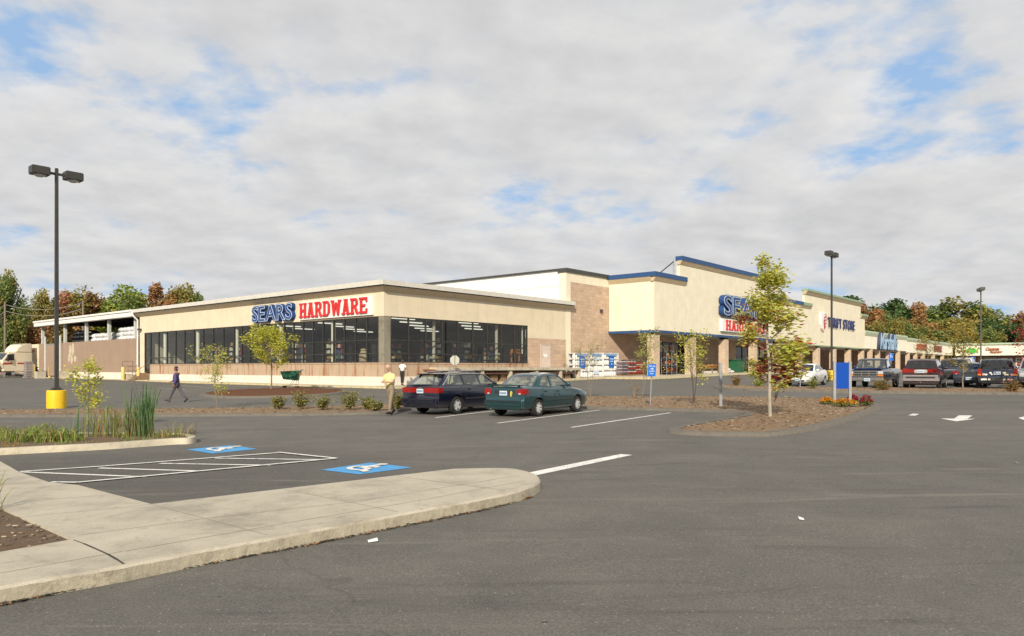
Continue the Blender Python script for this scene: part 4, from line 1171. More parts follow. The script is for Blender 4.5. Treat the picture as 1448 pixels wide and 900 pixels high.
# thrift store: shield and letters
a0, z0 = onY(1169.5, 463.8, YF); a1, z1 = onY(1207, 450, YF)
z0b = onY(1207, 466.8, YF)[1]; zt_ = onY(1170, 450, YF)[1]
o = sign_root('store_sign', (a0 + a1) / 2, YF - .02, (z0 + z0b) / 2, False, 'dark blue thrift store letters on the cream parapet'); w = a1 - a0
letters(o, 'THRIFT STORE', -w / 2, w / 2, 0, 1.5, [(.012, .22, .10, mat('letter_navy', (.02, .03, .14), .4))], gap=.17)
a0, zc = onY(1162, 456, YF)
o = sign_root('shield_sign', a0, YF - .02, zc - 1.3, False, 'red and white striped shield sign left of the thrift store letters')
SH = [(0, 0), (.55, .35), (.9, 1.0), (1.0, 2.6), (.5, 2.75), (0, 2.6), (-.5, 2.75), (-1.0, 2.6), (-.9, 1.0), (-.55, .35)]
m = MB(); m.ext([(x_ * 1.25, -.30, z_) for x_, z_ in SH], (0, .3, 0)); m.build('shield', SIGNW, o)
m = MB(); m.ext([(x_ * 1.1, -.325, .14 + z_ * .9) for x_, z_ in [(0, 0), (.55, .35), (.9, 1.0), (1.0, 2.6), (.35, 2.72), (-.2, 1.5)]], (0, .02, 0)); m.build('red_half', mat('shield_red', (.45, .06, .07), .45), o)
m = MB()
for k in range(4): m.ext([(-.05 + .2 * k, -.35, 2.2 - .42 * k), (.75 + .02 * k, -.35, 2.5 - .5 * k), (.75 + .02 * k, -.35, 2.34 - .5 * k), (-.05 + .2 * k, -.35, 2.04 - .42 * k)], (0, .015, 0))
m.build('pale_stripe', SIGNW, o)
# department store script
a0, _ = onY(1241, 490, YF); a1, _ = onY(1265.5, 490, YF)
o = sign_root('store_sign', (a0 + a1) / 2, YF + .08, 5.38, False, 'pale blue script letters with dark sides on the white department store front'); w = a1 - a0
letters(o, 'Marshalls', -w / 2, w / 2, 0, 2.75, [(.05, .55, .02, mat('letter_side_dark', (.05, .06, .10), .5)), (.02, .58, .552, mat('letter_pale_blue', (.36, .56, .78), .4))], shear=.25, gap=.06)
# small shops
def shop_sign(x, z, w, h, text, col, label, side=False, off=None, two=None, lead=None):
    if side: o = sign_root('shop_sign', 176.28, x, z, True, label)
    else: o = sign_root('shop_sign', x, YF + .1, z, False, label)
    ml = mat('shop_letter_' + str(col), col, .5)
    if two:
        letters(o, text, -w / 2, w * .3, h * .52, h, [(.05, .2, .02, ml)], shear=.3, gap=.06); letters(o, two, -w * .25, w / 2, 0, h * .46, [(.05, .2, .02, ml)], shear=.3, gap=.06)
    else: letters(o, text, -w / 2 + (h * 1.1 if lead else 0), w / 2, 0, h, [(.05, .2, .02, ml)], gap=.08)
    if lead:
        m = MB(); m.lathe([(0, -.1), (h * .55, -.1), (h * .55, .14), (0, .14)], 16, axis='Y', c=(-w / 2 + h * .35, -.1, h * .5)); m.build('emblem', ml, o)
    return o
a0 = onY(1297, 487, YF)[0]; a1 = onY(1310, 487, YF)[0]
shop_sign((a0 + a1) / 2, 5.9, a1 - a0, 1.1, 'OFFICE', (.40, .035, .03), 'red shop letters with a round emblem next to the department store', lead=True)
a0 = onY(1321.5, 491, YF)[0]; a1 = onY(1331.5, 491, YF)[0]
shop_sign((a0 + a1) / 2, 5.75, a1 - a0, 1.25, 'STORE', (.20, .035, .03), 'dark red shop letters at the far end of the small shop row')
shop_sign(onX(1375, 495, 176.3)[0], 5.7, 2.4, 1.0, 'OPEN', (.04, .55, .05), 'green shop letters behind the yellow tree on the end wing', True)
shop_sign(onX(1406, 495, 176.3)[0], 5.45, 3.4, 1.5, 'Custom', (.36, .12, .05), 'two line brown red script sign on the end wing', True, two='Repair')
# ================================================================== vehicles  (local: +x is forward, y to the vehicle's left, wheels on z=0)
_paint = {}
def carpaint(name, c, metal=.25, rough=.28):
    if name not in _paint:
        m, nt, bs = nodes_of(name)
        t = N(nt, 'ShaderNodeTexCoord').outputs['Object']
        sx = N(nt, 'ShaderNodeSeparateXYZ'); nt.links.new(t, sx.inputs[0])
        # road dust on the lower panels
        nz = N(nt, 'ShaderNodeMath', operation='MULTIPLY_ADD', _1=.35); nt.links.new(noise(nt, t, 4., 5, .7), nz.inputs[0]); nt.links.new(sx.outputs[2], nz.inputs[2])
        col = mix(nt, ramp(nt, nz.outputs[0], [(.35, .14), (.70, .0)]), c, (.16, .14, .12))
        nt.links.new(col, bs.inputs['Base Color'])
        bs.inputs['Metallic'].default_value = metal; bs.inputs['Roughness'].default_value = rough
        bs.inputs['Coat Weight'].default_value = 1.0; bs.inputs['Coat Roughness'].default_value = .03
        _paint[name] = m
    return _paint[name]

def lerp(a, b, t): return a + (b - a) * t
SIDE_T = [(0, .80), (.10, .93), (.28, .975), (.55, 1.0), (.80, .985), (.93, .945), (1.0, .86)]

def prof_at(prof, x):
    if x <= prof[0][0]: return prof[0][1:]
    for a, b in zip(prof, prof[1:]):
        if x <= b[0]:
            t = (x - a[0]) / (b[0] - a[0]) if b[0] > a[0] else 1
            return tuple(lerp(p, q, t) for p, q in zip(a[1:], b[1:]))
    return prof[-1][1:]

def side_y(prof, x, z):
    zt, zb, w = prof_at(prof, x)
    t = max(0, min(1, (z - zb) / max(.01, zt - zb)))
    for (a, fa), (b, fb) in zip(SIDE_T, SIDE_T[1:]):
        if t <= b: return w * lerp(fa, fb, (t - a) / (b - a))
    return w * SIDE_T[-1][1]

_wheel = {}
def wheel_meshes(r, w, spokes, rim):
    key = (r, w, spokes, rim.name)
    if key not in _wheel:
        t = MB(); rr = r * .62
        t.lathe([(rr, -w / 2), (r * .93, -w / 2 - .004), (r * .99, -w * .33), (r, -w * .1), (r, w * .1), (r * .99, w * .33), (r * .93, w / 2 + .004), (rr, w / 2), (rr, -w / 2)], 28, axis='Y')
        a = MB(); a.lathe([(0, w * .18), (rr, w * .18), (rr + .008, w * .48), (rr - .025, w * .52), (rr - .05, w * .30), (rr - .052, .0), (0, .0)][::-1], 28, m=1, axis='Y')
        for k in range(spokes):
            an = 2 * math.pi * k / spokes; c, s_ = math.cos(an), math.sin(an); hw = rr * (.17 if spokes > 5 else .24)
            P = [(.03, -hw * .8), (rr - .02, -hw), (rr - .02, hw), (.03, hw * .8)]
            a.ext([(p * c - q * s_, w * .36, p * s_ + q * c) for p, q in P], (0, w * .10, 0), 0)
        a.lathe([(0, w * .47), (rr * .25, w * .47), (rr * .25, w * .2), (0, w * .2)][::-1], 14, axis='Y')
        for k in range(1): a.lathe([(rr - .03, w * .28), (rr + .006, w * .28), (rr + .006, w * .50), (rr - .03, w * .50), (rr - .03, w * .28)], 28, axis='Y')
        _wheel[key] = (t.mesh('wheel', TYRE, smooth=40), a.mesh('rim', [rim, mat('wheel_shadow', (.03, .03, .03), .8)], smooth=35))
    return _wheel[key]

def boolean_cut(me, cutters, mats):
    a = bpy.data.objects.new('cut_a', me); COL.objects.link(a); obs = []
    for c in cutters:
        b = bpy.data.objects.new('cut_b', c); COL.objects.link(b); obs.append(b)
        md = a.modifiers.new('b', 'BOOLEAN'); md.operation = 'DIFFERENCE'; md.object = b; md.solver = 'EXACT'
    dg = bpy.context.evaluated_depsgraph_get(); dg.update()
    out = bpy.data.meshes.new_from_object(a.evaluated_get(dg))
    for o in [a] + obs: bpy.data.objects.remove(o)
    return out

def vehicle(name, label, cat, loc, ang, S_, paint, group='cars parked in the lot'):
    prof, gh, r0, r1 = S_['prof'], S_['gh'], S_['roof'][0], S_['roof'][1]
    root = empty(name, loc, ang, label, cat, group)
    # follow the slope of the lot
    L = prof[-1][0]; dx, dy = math.cos(ang), math.sin(ang)
    s_f = (g(loc[0] + dx, loc[1] + dy) - g(loc[0] - dx, loc[1] - dy)) / 2
    s_l = (g(loc[0] - dy, loc[1] + dx) - g(loc[0] + dy, loc[1] - dx)) / 2
    root.rotation_euler = (math.atan(s_l), -math.atan(s_f), ang)
    wr, wb = S_['wr'], S_['wb']; zr = max(p[1] for p in gh)
    # --- lower body, a loft of rings
    m = MB(); rings = []
    st = []
    for a, b in zip(prof, prof[1:]):
        n_ = max(1, int((b[0] - a[0]) / .16))
        for k in range(n_): st.append(tuple(lerp(p, q, k / n_) for p, q in zip(a, b)))
    st.append(prof[-1])
    for x, zt, zb, w in st:
        h = zt - zb; half = [(0, zb)] + [(w * f, zb + h * t) for t, f in SIDE_T] + [(w * .62, zt + .018), (0, zt + .03)]
        ring = half + [(-y, z) for y, z in reversed(half[1:-1])]
        rings.append(m.add([(x, y, z) for y, z in ring]))
        nr = len(ring)
    for a, b in zip(rings, rings[1:]):
        for k in range(nr): m.f.append((a + k, b + k, b + (k + 1) % nr, a + (k + 1) % nr)); m.m.append(0)
    m.f.append(tuple(rings[0] + k for k in range(nr))); m.m.append(0)
    m.f.append(tuple(rings[-1] + k for k in reversed(range(nr)))); m.m.append(0)
    me = m.mesh('body', [paint, DARKP])
    bm = bmesh.new(); bm.from_mesh(me); bmesh.ops.recalc_face_normals(bm, faces=bm.faces); bm.to_mesh(me); bm.free()
    cuts = []
    for wx in S_['wheels']:
        for sy in (1, -1):
            c = MB(); y0, y1 = sorted((sy * S_['wb0'] * .52, sy * S_['wb0'] * 1.3))
            c.lathe([(S_['wr_'] * 1.14, y0), (S_['wr_'] * 1.14, y1)], 30, axis='Y', c=(wx, 0, S_['wr_'] + .015))
            cm = c.mesh('c', [paint, DARKP]); cm.polygons.foreach_set('material_index', [1] * len(cm.polygons))
            bm = bmesh.new(); bm.from_mesh(cm); bmesh.ops.recalc_face_normals(bm, faces=bm.faces); bm.to_mesh(cm); bm.free()
            cuts.append(cm)
    for (x0, x1, y0, y1, z0, z1) in S_.get('cut', []):
        c = MB(); c.box(x0, x1, y0, y1, z0, z1); cm = c.mesh('c', [paint, DARKP]); cm.polygons.foreach_set('material_index', [1] * 6); cuts.append(cm)
    low = boolean_cut(me, cuts, None)
    # --- greenhouse skins
    b = MB(); b.faces([tuple(v.co) for v in low.vertices], [tuple(p.vertices) for p in low.polygons]); b.m = [p.material_index for p in low.polygons]
    zbelt = min(gh[0][1], gh[-1][1])
    def yat(z): return lerp(wb, wr, max(0, min(1, (z - zbelt) / (zr - zbelt))) ** 1.15)
    outer = [Vector((x, z, 0)) for x, z in gh]; holes = [[Vector((x, z, 0)) for x, z in w_] for w_ in S_['side']]
    tr = tessellate_polygon([outer] + holes); allp = outer + [p for h in holes for p in h]
    for sy in (1, -1):
        i = b.add([(p.x, sy * yat(p.y), p.y) for p in allp])
        for t in tr:
            q = [allp[k] for k in t]; cr = (q[1] - q[0]).to_2d().cross((q[2] - q[0]).to_2d())
            tt = t if (cr < 0) == (sy > 0) else t[::-1]
            b.f.append(tuple(i + k for k in tt)); b.m.append(0)
    def across(Pa, Pb, glass, bulge, crown=0.0, sm=.10, tm=.08):
        """surface from side to side between two outline points; with a pane in it or solid"""
        (xa, za), (xb, zb_) = Pa, Pb
        d = Vector((xb - xa, zb_ - za)); nrm = Vector((-d.y, d.x)).normalized()
        if nrm.y < 0: nrm = -nrm
        def pt(s, t):
            x, z = lerp(xa, xb, t), lerp(za, zb_, t); k = (1 - s * s)
            return (x + nrm.x * bulge * k, s * yat(z), z + nrm.y * bulge * k)
        ss = [-1, -1 + sm, -.6, -.2, .2, .6, 1 - sm, 1]; ts = [0, tm, .5, 1 - tm, 1] if glass else [0, .5, 1]
        pm = MB()
        for i_, (s0, s1) in enumerate(zip(ss, ss[1:])):
            for j_, (t0, t1) in enumerate(zip(ts, ts[1:])):
                q = [pt(s0, t0), pt(s1, t0), pt(s1, t1), pt(s0, t1)]
                v = (Vector(q[1]) - Vector(q[0])).cross(Vector(q[2]) - Vector(q[0]))
                if v.dot(Vector((nrm.x, 0, nrm.y))) < 0: q = q[::-1]
                if glass and 0 < i_ < len(ss) - 2 and 0 < j_ < len(ts) - 2: pm.poly(q)
                else: b.poly(q)
        return pm if glass else None
    rp = S_['glass_ends']
    ends = []
    n_ = len(gh)
    for k in range(n_ - 1):
        tag_ = rp.get(k)
        pm = across(gh[k], gh[k + 1], tag_ is not None, S_.get('bulge', .05) if tag_ else .03, sm=S_.get('sm', .10))
        if pm: ends.append((tag_, pm))
    body = b.build('body', [paint, DARKP], root, smooth=32)
    gm = S_.get('glass', CGLASS)
    for nm, pm in ends: pm.build(nm, S_.get('endglass', gm), root, smooth=60)
    for w_ in S_['side']:
        for sy in (1, -1):
            p = MB(); p.poly([(x, sy * (yat(z) - .012), z) for x, z in (w_ if sy < 0 else w_[::-1])]); wn = p.build('window', gm, root)
            if S_.get('chrome'):
                k = MB(); q = [(x, sy * (yat(z) + .006), z) for x, z in w_]; k.path(q + [q[0]], [.014] * (len(q) + 1), 5); k.build('window_trim', CHROME, wn)
    # --- cabin
    fx, bx = gh[-1][0], gh[0][0]
    c = MB(); c.box(bx + .15, fx - .1, -wb * .9, wb * .9, zbelt - .12, zbelt - .08)
    c.build('cabin_floor', DARKP, root)
    sm_ = S_.get('seatm', SEATM)
    for sx in S_['seats']:
        for sy in (.36, -.36):
            c = MB(); c.box(-.08, .08, -.24, .24, -.45, .16); c.box(-.05, .05, -.13, .13, .20, .38)
            c.build('seat', sm_, root, loc=(sx, sy * S_['wb0'] / .86, zbelt + .02), rot=(0, R(-12), 0), bevel=.03)
    c = MB(); c.box(fx - .45, fx - .05, -wb * .85, wb * .85, zbelt - .1, zbelt + .05); c.build('dashboard', DARKP, root, bevel=.03)
    # --- doors: raised panels with a dark shut line round them
    for (x0, x1, z0, z1) in S_['doors']:
        for sy in (1, -1):
            def patch(e, off):
                q = MB(); nx, nz = 5, 6
                pts = [[(lerp(x0 - e, x1 + e, i / nx), lerp(z0 - e, z1 + e, j / nz)) for j in range(nz + 1)] for i in range(nx + 1)]
                for i in range(nx):
                    for j in range(nz):
                        f = [pts[i][j], pts[i + 1][j], pts[i + 1][j + 1], pts[i][j + 1]]
                        f = [(x, sy * (side_y(prof, x, z) + off), z) for x, z in f]
                        q.poly(f if sy < 0 else f[::-1])
                return q
            q = patch(.018, .004); 
            d_ = patch(0, .008).build('door', paint, root, smooth=40)
            q.build('shut_line', DARKP, d_, smooth=40)
            hx = x0 + .16; hz = z1 - .10; hy = side_y(prof, hx, hz)
            k = MB(); k.box(hx - .07, hx + .09, hy - .0 if sy > 0 else -hy - .035, hy + .035 if sy > 0 else -hy, hz - .015, hz + .02); k.build('handle', S_.get('handle', paint), d_, bevel=.006)
    # --- wheels
    tm_, rm_ = wheel_meshes(S_['wr_'], S_.get('tw', .2), S_.get('spokes', 5), S_.get('rim', RIM))
    for wx in S_['wheels']:
        for sy in (1, -1):
            wl = link('wheel', tm_, root, (wx, sy * (S_['wb0'] - .11), S_['wr_']), (0, 0, 0 if sy > 0 else math.pi)); link('rim', rm_, wl)
    # --- mirrors
    if S_.get('mirror', True):
        for sy in (1, -1):
            k = MB(); mx_ = fx - .42; y0 = yat(zbelt + .1)
            k.ell((mx_, sy * (y0 + .13), zbelt + .12), .07, .10, .075, 10, 6); k.box(mx_ - .03, mx_ + .03, min(sy * (y0 - .02), sy * (y0 + .08)), max(sy * (y0 - .02), sy * (y0 + .08)), zbelt + .06, zbelt + .10)
            k.build('side_mirror', paint, root, smooth=60)
    # --- boxes listed by the spec: name, material, x0,x1, y0,y1, z0,z1, mirrored, bevel
    for (nm, mt_, x0, x1, y0, y1, z0, z1, mir, bv) in S_['bits']:
        for sy in ((1, -1) if mir else (1,)):
            k = MB(); ya, yb_ = sorted((sy * y0, sy * y1)); k.box(x0, x1, ya, yb_, z0, z1)
            k.build(nm, mt_ if mt_ != 'paint' else paint, root, bevel=bv)
    # plate: pale with two rows of dark characters
    for (x, z, facing, y) in S_.get('plates', []):
        k = MB(); k.box(x - .008, x + .008, y - .155, y + .155, z - .077, z + .077); pl = k.build('number_plate', PLATE, root)
        k = MB(); xx = x + facing * .0105
        for q in range(6): k.box(min(xx, xx - facing * .004), max(xx, xx - facing * .004), y - .125 + .045 * q, y - .098 + .045 * q, z - .04, z + .035)
        k.build('characters', PLATEB, pl)
    return root

def rail(root, pts, r_, m_, nm='roof_rail'):
    for sy in (1, -1):
        k = MB(); k.path([(x, sy * y, z) for x, y, z in pts], [r_] * len(pts), 6); k.build(nm, m_, root, smooth=60)

SEDAN = dict(
    prof=[(-2.14, .52, .30, .70), (-2.12, .60, .26, .76), (-2.06, .66, .24, .82), (-2.045, .92, .24, .825), (-2.0, .985, .24, .83), (-1.75, 1.01, .22, .85), (-1.2, .985, .20, .86), (-.3, .94, .18, .865), (.75, .925, .18, .865), (1.05, .90, .18, .86), (1.5, .83, .20, .84), (1.85, .73, .22, .80), (2.0, .64, .24, .74), (2.08, .56, .28, .66), (2.11, .48, .32, .58)],
    gh=[(-1.42, .985), (-.86, 1.355), (-.55, 1.405), (-.1, 1.425), (.22, 1.385), (.98, .905)], roof=(1, 4), glass_ends={0: 'rear_window', 4: 'windscreen'},
    side=[[(-1.02, 1.03), (-.72, 1.315), (-.36, 1.355), (-.36, .985)], [(-.27, .985), (-.27, 1.36), (.18, 1.335), (.70, .99), (.68, .965)]],
    wb=.745, wr=.565, wb0=.86, wheels=(-1.26, 1.20), wr_=.295, spokes=7, seats=(-.75, .12), doors=[(-1.02, -.33, .36, .93), (-.28, .72, .36, .91)],
    plates=[(-2.062, .80, -1, .03)], seatm=SEATL,
    bits=[('tail_light', TAIL, -2.075, -1.80, .50, .835, .74, .95, True, .03), ('tail_light_lens', LENS, -2.08, -2.0, .60, .70, .76, .82, True, .01), ('rear_bumper', 'paint', -2.165, -1.72, -.80, .80, .33, .62, False, .06), ('bumper_strip', DARKP, -2.175, -2.1, -.70, .70, .50, .545, False, .01),
          ('side_moulding', 'paint', -1.0, .75, .855, .885, .50, .56, True, .01), ('exhaust_pipe', CHROME, -2.2, -1.9, .45, .50, .25, .30, False, .01), ('plate_recess', DARKP, -2.055, -2.0, -.42, .42, .71, .90, False, .01),
          ('head_light', LENS, 1.86, 2.035, .42, .72, .55, .70, True, .03), ('front_bumper', 'paint', 1.75, 2.14, -.70, .70, .30, .52, False, .06), ('grille', DARKP, 1.97, 2.06, -.34, .34, .56, .66, False, .02), ('air_intake', DARKP, 2.08, 2.15, -.45, .45, .33, .42, False, .01)])
WAGON = dict(
    prof=[(-2.42, .58, .32, .78), (-2.39, .66, .26, .84), (-2.31, .70, .24, .87), (-2.29, .98, .24, .875), (-2.2, 1.02, .24, .88), (-1.2, 1.0, .20, .90), (.3, .955, .18, .90), (1.0, .93, .18, .895), (1.4, .88, .20, .885), (1.9, .80, .22, .85), (2.2, .68, .24, .78), (2.32, .56, .28, .70), (2.36, .48, .32, .60)],
    gh=[(-2.22, 1.015), (-1.72, 1.39), (-1.45, 1.43), (-.6, 1.455), (.05, 1.445), (.42, 1.395), (1.22, .92)], roof=(1, 5), glass_ends={0: 'rear_window', 5: 'windscreen'},
    side=[[(-1.92, 1.05), (-1.50, 1.36), (-.86, 1.385), (-.86, 1.03)], [(-.78, 1.03), (-.78, 1.39), (.02, 1.385), (.06, 1.0)], [(.13, 1.0), (.10, 1.38), (.40, 1.35), (.95, 1.0), (.93, .985)]],
    wb=.79, wr=.60, wb0=.895, wheels=(-1.34, 1.34), wr_=.315, spokes=5, seats=(-.75, .3), doors=[(-.86, .10, .36, .96), (.15, 1.08, .36, .935)], chrome=False, sm=.08,
    plates=[(-2.318, .84, -1, .0)],
    bits=[('tail_light', TAIL, -2.325, -2.05, .16, .885, .76, .96, True, .025), ('rear_bumper', 'paint', -2.46, -1.9, -.85, .85, .36, .66, False, .07), ('bumper_strip', DARKP, -2.47, -2.3, -.78, .78, .54, .585, False, .01),
          ('roof_spoiler', 'paint', -1.86, -1.62, -.60, .60, 1.405, 1.435, False, .01), ('side_moulding', DARKP, -.9, 1.1, .89, .915, .50, .56, True, .01), ('plate_lamp', CHROME, -2.34, -2.3, -.12, .12, .935, .96, False, .006),
          ('head_light', LENS, 2.1, 2.30, .42, .76, .58, .70, True, .03), ('grille', DARKP, 2.2, 2.33, -.34, .34, .56, .70, False, .02), ('front_bumper', 'paint', 2.0, 2.40, -.76, .76, .30, .54, False, .06)])
SUV = dict(
    prof=[(-2.16, .62, .42, .82), (-2.13, .72, .38, .86), (-2.06, .78, .36, .88), (-2.04, 1.08, .36, .885), (-1.9, 1.12, .34, .89), (-.5, 1.10, .32, .90), (.8, 1.08, .32, .90), (1.2, 1.05, .33, .89), (1.8, .99, .35, .87), (2.0, .92, .38, .84), (2.08, .70, .42, .80), (2.14, .60, .44, .76)],
    gh=[(-2.02, 1.10), (-1.84, 1.60), (-1.70, 1.645), (-.6, 1.67), (.3, 1.63), (.46, 1.585), (1.02, 1.07)], roof=(1, 5), glass_ends={0: 'rear_window', 5: 'windscreen'},
    side=[[(-1.82, 1.15), (-1.70, 1.56), (-1.05, 1.585), (-1.05, 1.14)], [(-.95, 1.14), (-.95, 1.585), (-.1, 1.585), (-.1, 1.12)], [(0, 1.12), (0, 1.58), (.40, 1.545), (.86, 1.12)]],
    wb=.84, wr=.68, wb0=.90, wheels=(-1.30, 1.30), wr_=.36, tw=.23, spokes=5, seats=(-.6, .25), doors=[(-1.0, -.08, .5, 1.04), (-.02, .98, .5, 1.03)], glass=DGLASS, sm=.09, bulge=.03, handle=DARKP,
    plates=[(-2.055, .93, -1, .0)],
    bits=[('tail_light', TAIL, -2.075, -1.98, .70, .895, .80, 1.16, True, .02), ('tail_light_lens', AMBER, -2.08, -2.0, .72, .88, .80, .90, True, .01), ('rear_bumper', DARKP, -2.20, -1.9, -.86, .86, .46, .70, False, .05),
          ('head_light', LENS, 2.0, 2.10, .5, .78, .72, .88, True, .02), ('grille', DARKP, 2.0, 2.11, -.42, .42, .70, .88, False, .02), ('front_bumper', DARKP, 1.95, 2.2, -.84, .84, .46, .68, False, .05), ('wiper', DARKP, -2.06, -2.03, -.35, .25, 1.155, 1.175, False, .0)])
CROSS = dict(
    prof=[(-2.36, .62, .36, .84), (-2.33, .80, .32, .88), (-2.24, .86, .30, .90), (-2.22, 1.14, .30, .905), (-2.1, 1.18, .28, .91), (-.8, 1.12, .26, .925), (.9, 1.06, .26, .925), (1.4, 1.02, .28, .91), (1.95, .92, .30, .88), (2.2, .78, .34, .82), (2.3, .62, .36, .76), (2.34, .52, .40, .70)],
    gh=[(-2.18, 1.16), (-1.82, 1.62), (-1.62, 1.67), (-.5, 1.70), (.3, 1.66), (.62, 1.58), (1.42, 1.04)], roof=(1, 5), glass_ends={0: 'rear_window', 5: 'windscreen'},
    side=[[(-1.92, 1.22), (-1.66, 1.57), (-1.02, 1.605), (-1.02, 1.18)], [(-.94, 1.18), (-.94, 1.61), (-.05, 1.61), (-.02, 1.13)], [(.06, 1.13), (.04, 1.60), (.56, 1.54), (1.18, 1.09)]],
    wb=.85, wr=.66, wb0=.925, wheels=(-1.42, 1.40), wr_=.35, tw=.23, spokes=6, seats=(-.7, .3), doors=[(-.98, -.02, .46, 1.08), (.05, 1.15, .46, 1.03)], glass=DGLASS, endglass=DGLASS, sm=.10, bulge=.05,
    plates=[(-2.285, 1.03, -1, .0)],
    bits=[('tail_light', TAIL, -2.25, -1.98, .30, .925, .94, 1.17, True, .03), ('plate_surround', mat('champagne_trim', (.55, .50, .44), .35, .4), -2.275, -2.2, -.32, .32, .93, 1.13, False, .03), ('reverse_light', LENS, -2.283, -2.27, .21, .29, .97, 1.08, True, .01),
          ('rear_cladding', mat('grey_cladding', (.24, .22, .23), .5, .1), -2.40, -1.95, -.90, .90, .46, .84, False, .05), ('cladding_recess', DARKP, -2.41, -2.38, -.72, .72, .64, .76, False, .02), ('cladding_strip', mat('silver_strip', (.42, .40, .40), .4, .4), -2.415, -2.37, -.86, .86, .775, .80, False, .005),
          ('bumper_base', DARKP, -2.38, -2.0, -.86, .86, .34, .458, False, .03), ('side_cladding', mat('grey_cladding', (.24, .22, .23), .5, .1), -.98, 1.02, .915, .945, .32, .56, True, .02), ('tow_hitch', CHROME, -2.46, -2.38, -.03, .03, .40, .46, False, .01),
          ('head_light', LENS, 2.1, 2.26, .5, .8, .72, .86, True, .02), ('front_bumper', DARKP, 2.1, 2.38, -.78, .78, .36, .6, False, .04)])
PICKUP = dict(
    prof=[(-2.66, .66, .50, .80), (-2.62, 1.10, .46, .92), (-2.5, 1.14, .46, .95), (-.62, 1.13, .44, .96), (-.58, 1.14, .44, .96), (.62, 1.14, .42, .96), (1.0, 1.17, .42, .96), (1.3, 1.17, .44, .955), (2.2, 1.13, .46, .95), (2.46, 1.10, .48, .94), (2.50, .70, .50, .93), (2.52, .62, .52, .92)],
    gh=[(-.52, 1.13), (-.44, 1.66), (-.30, 1.72), (.2, 1.74), (.52, 1.72), (.66, 1.67), (1.12, 1.15)], roof=(1, 5), glass_ends={0: 'rear_window', 5: 'windscreen'},
    side=[[(-.30, 1.20), (-.28, 1.62), (.48, 1.64), (.86, 1.20)]],
    wb=.86, wr=.72, wb0=.955, wheels=(-1.62, 1.72), wr_=.37, tw=.24, spokes=6, rim=CHROME, seats=(-.1,), doors=[(-.40, .82, .55, 1.09)], glass=CGLASS, sm=.07, bulge=.05, handle=CHROME,
    cut=[(-2.52, -.72, -.78, .78, .72, 1.4)], plates=[(2.66, .56, 1, .12)],
    bits=[('grille', CHROME, 2.46, 2.535, -.62, .62, .74, 1.06, False, .01), ('grille_slot', DARKP, 2.52, 2.545, -.58, .58, .93, 1.015, False, .0), ('grille_slot', DARKP, 2.52, 2.545, -.58, .58, .79, .885, False, .0), ('grille_bar', CHROME, 2.53, 2.556, .18, .22, .75, 1.05, True, .0),
          ('head_light', LENS, 2.46, 2.55, .64, .92, .87, 1.05, True, .02), ('turn_light', AMBER, 2.46, 2.545, .64, .92, .75, .855, True, .01), ('front_bumper', CHROME, 2.45, 2.65, -.97, .97, .50, .69, False, .03), ('windscreen_trim', CHROME, .60, .64, -.70, .70, 1.70, 1.725, False, .005),
          ('hood_panel', carpaint('bright_blue_paint', (.012, .05, .24)), 1.25, 2.44, -.78, .78, 1.165, 1.20, False, .02), ('tail_light', TAIL, -2.67, -2.58, .82, .93, .78, 1.02, True, .01), ('rear_bumper', CHROME, -2.8, -2.62, -.92, .92, .52, .66, False, .02)])

NAVY = carpaint('navy_paint', (.005, .007, .022), .2); TEAL = carpaint('teal_paint', (.009, .050, .060), .35); WHITEP = carpaint('white_car_paint', (.72, .72, .70), 0.)
DKBLUE = carpaint('dark_blue_paint', (.007, .016, .040), .2); BLACKP = carpaint('black_paint', (.045, .008, .010), .3); CHARC = carpaint('charcoal_paint', (.05, .048, .055), .4); SLATE = carpaint('slate_paint', (.035, .045, .065), .4)
SILVERP = carpaint('silver_paint', (.42, .43, .44), .6); REDP = carpaint('red_paint', (.28, .015, .02), .2)

def place(rear, front, wheel_front, wheel_rear, half, side=1):
    """from the ground points under two wheels of one flank: centre and heading"""
    d = (front - rear).to_2d().normalized(); n_ = Vector((-d.y, d.x)) * half
    p = rear.to_2d() - d * wheel_rear + n_ * side
    return Vector((p.x, p.y, g(p.x, p.y))), math.atan2(d.y, d.x)

AX = R(53.0)
# teal sedan, dark wagon: seen from behind and from their right side
A_, B_ = G(758.8, 589.2), G(821.8, 581.7)
loc, an = place(A_, B_, 1.20, -1.26, .75); sed = vehicle('sedan_car', 'dark teal sedan in the bay nearest the mulch bed', 'car', loc, an, SEDAN, TEAL)
SED_AN = an
A_ = G(643.9, 585.6); B_ = A_ + Vector((math.cos(an), math.sin(an), 0)) * 2.68
loc, an = place(A_, B_, 1.34, -1.34, .78); wag = vehicle('wagon_car', 'navy blue station wagon with roof rails beside the teal sedan', 'car', loc, an, WAGON, NAVY)
rail(wag, [(-1.45, .52, 1.44), (-1.38, .52, 1.49), (-.5, .53, 1.515), (.0, .52, 1.50), (.08, .52, 1.455)], .018, CHROME)
k = MB(); k.path([(-2.0, -.79 - .0, 1.03), (-1.55, -.665, 1.385), (-.7, -.63, 1.415), (.1, -.635, 1.405), (.42, -.655, 1.37), (1.02, -.785, 1.0)], [.018] * 6, 6); k.build('window_trim', CHROME, wag)
k = MB(); k.path([(-2.0, .79, 1.03), (-1.55, .665, 1.385), (-.7, .63, 1.415), (.1, .635, 1.405), (.42, .655, 1.37), (1.02, .785, 1.0)], [.018] * 6, 6); k.build('window_trim', CHROME, wag)
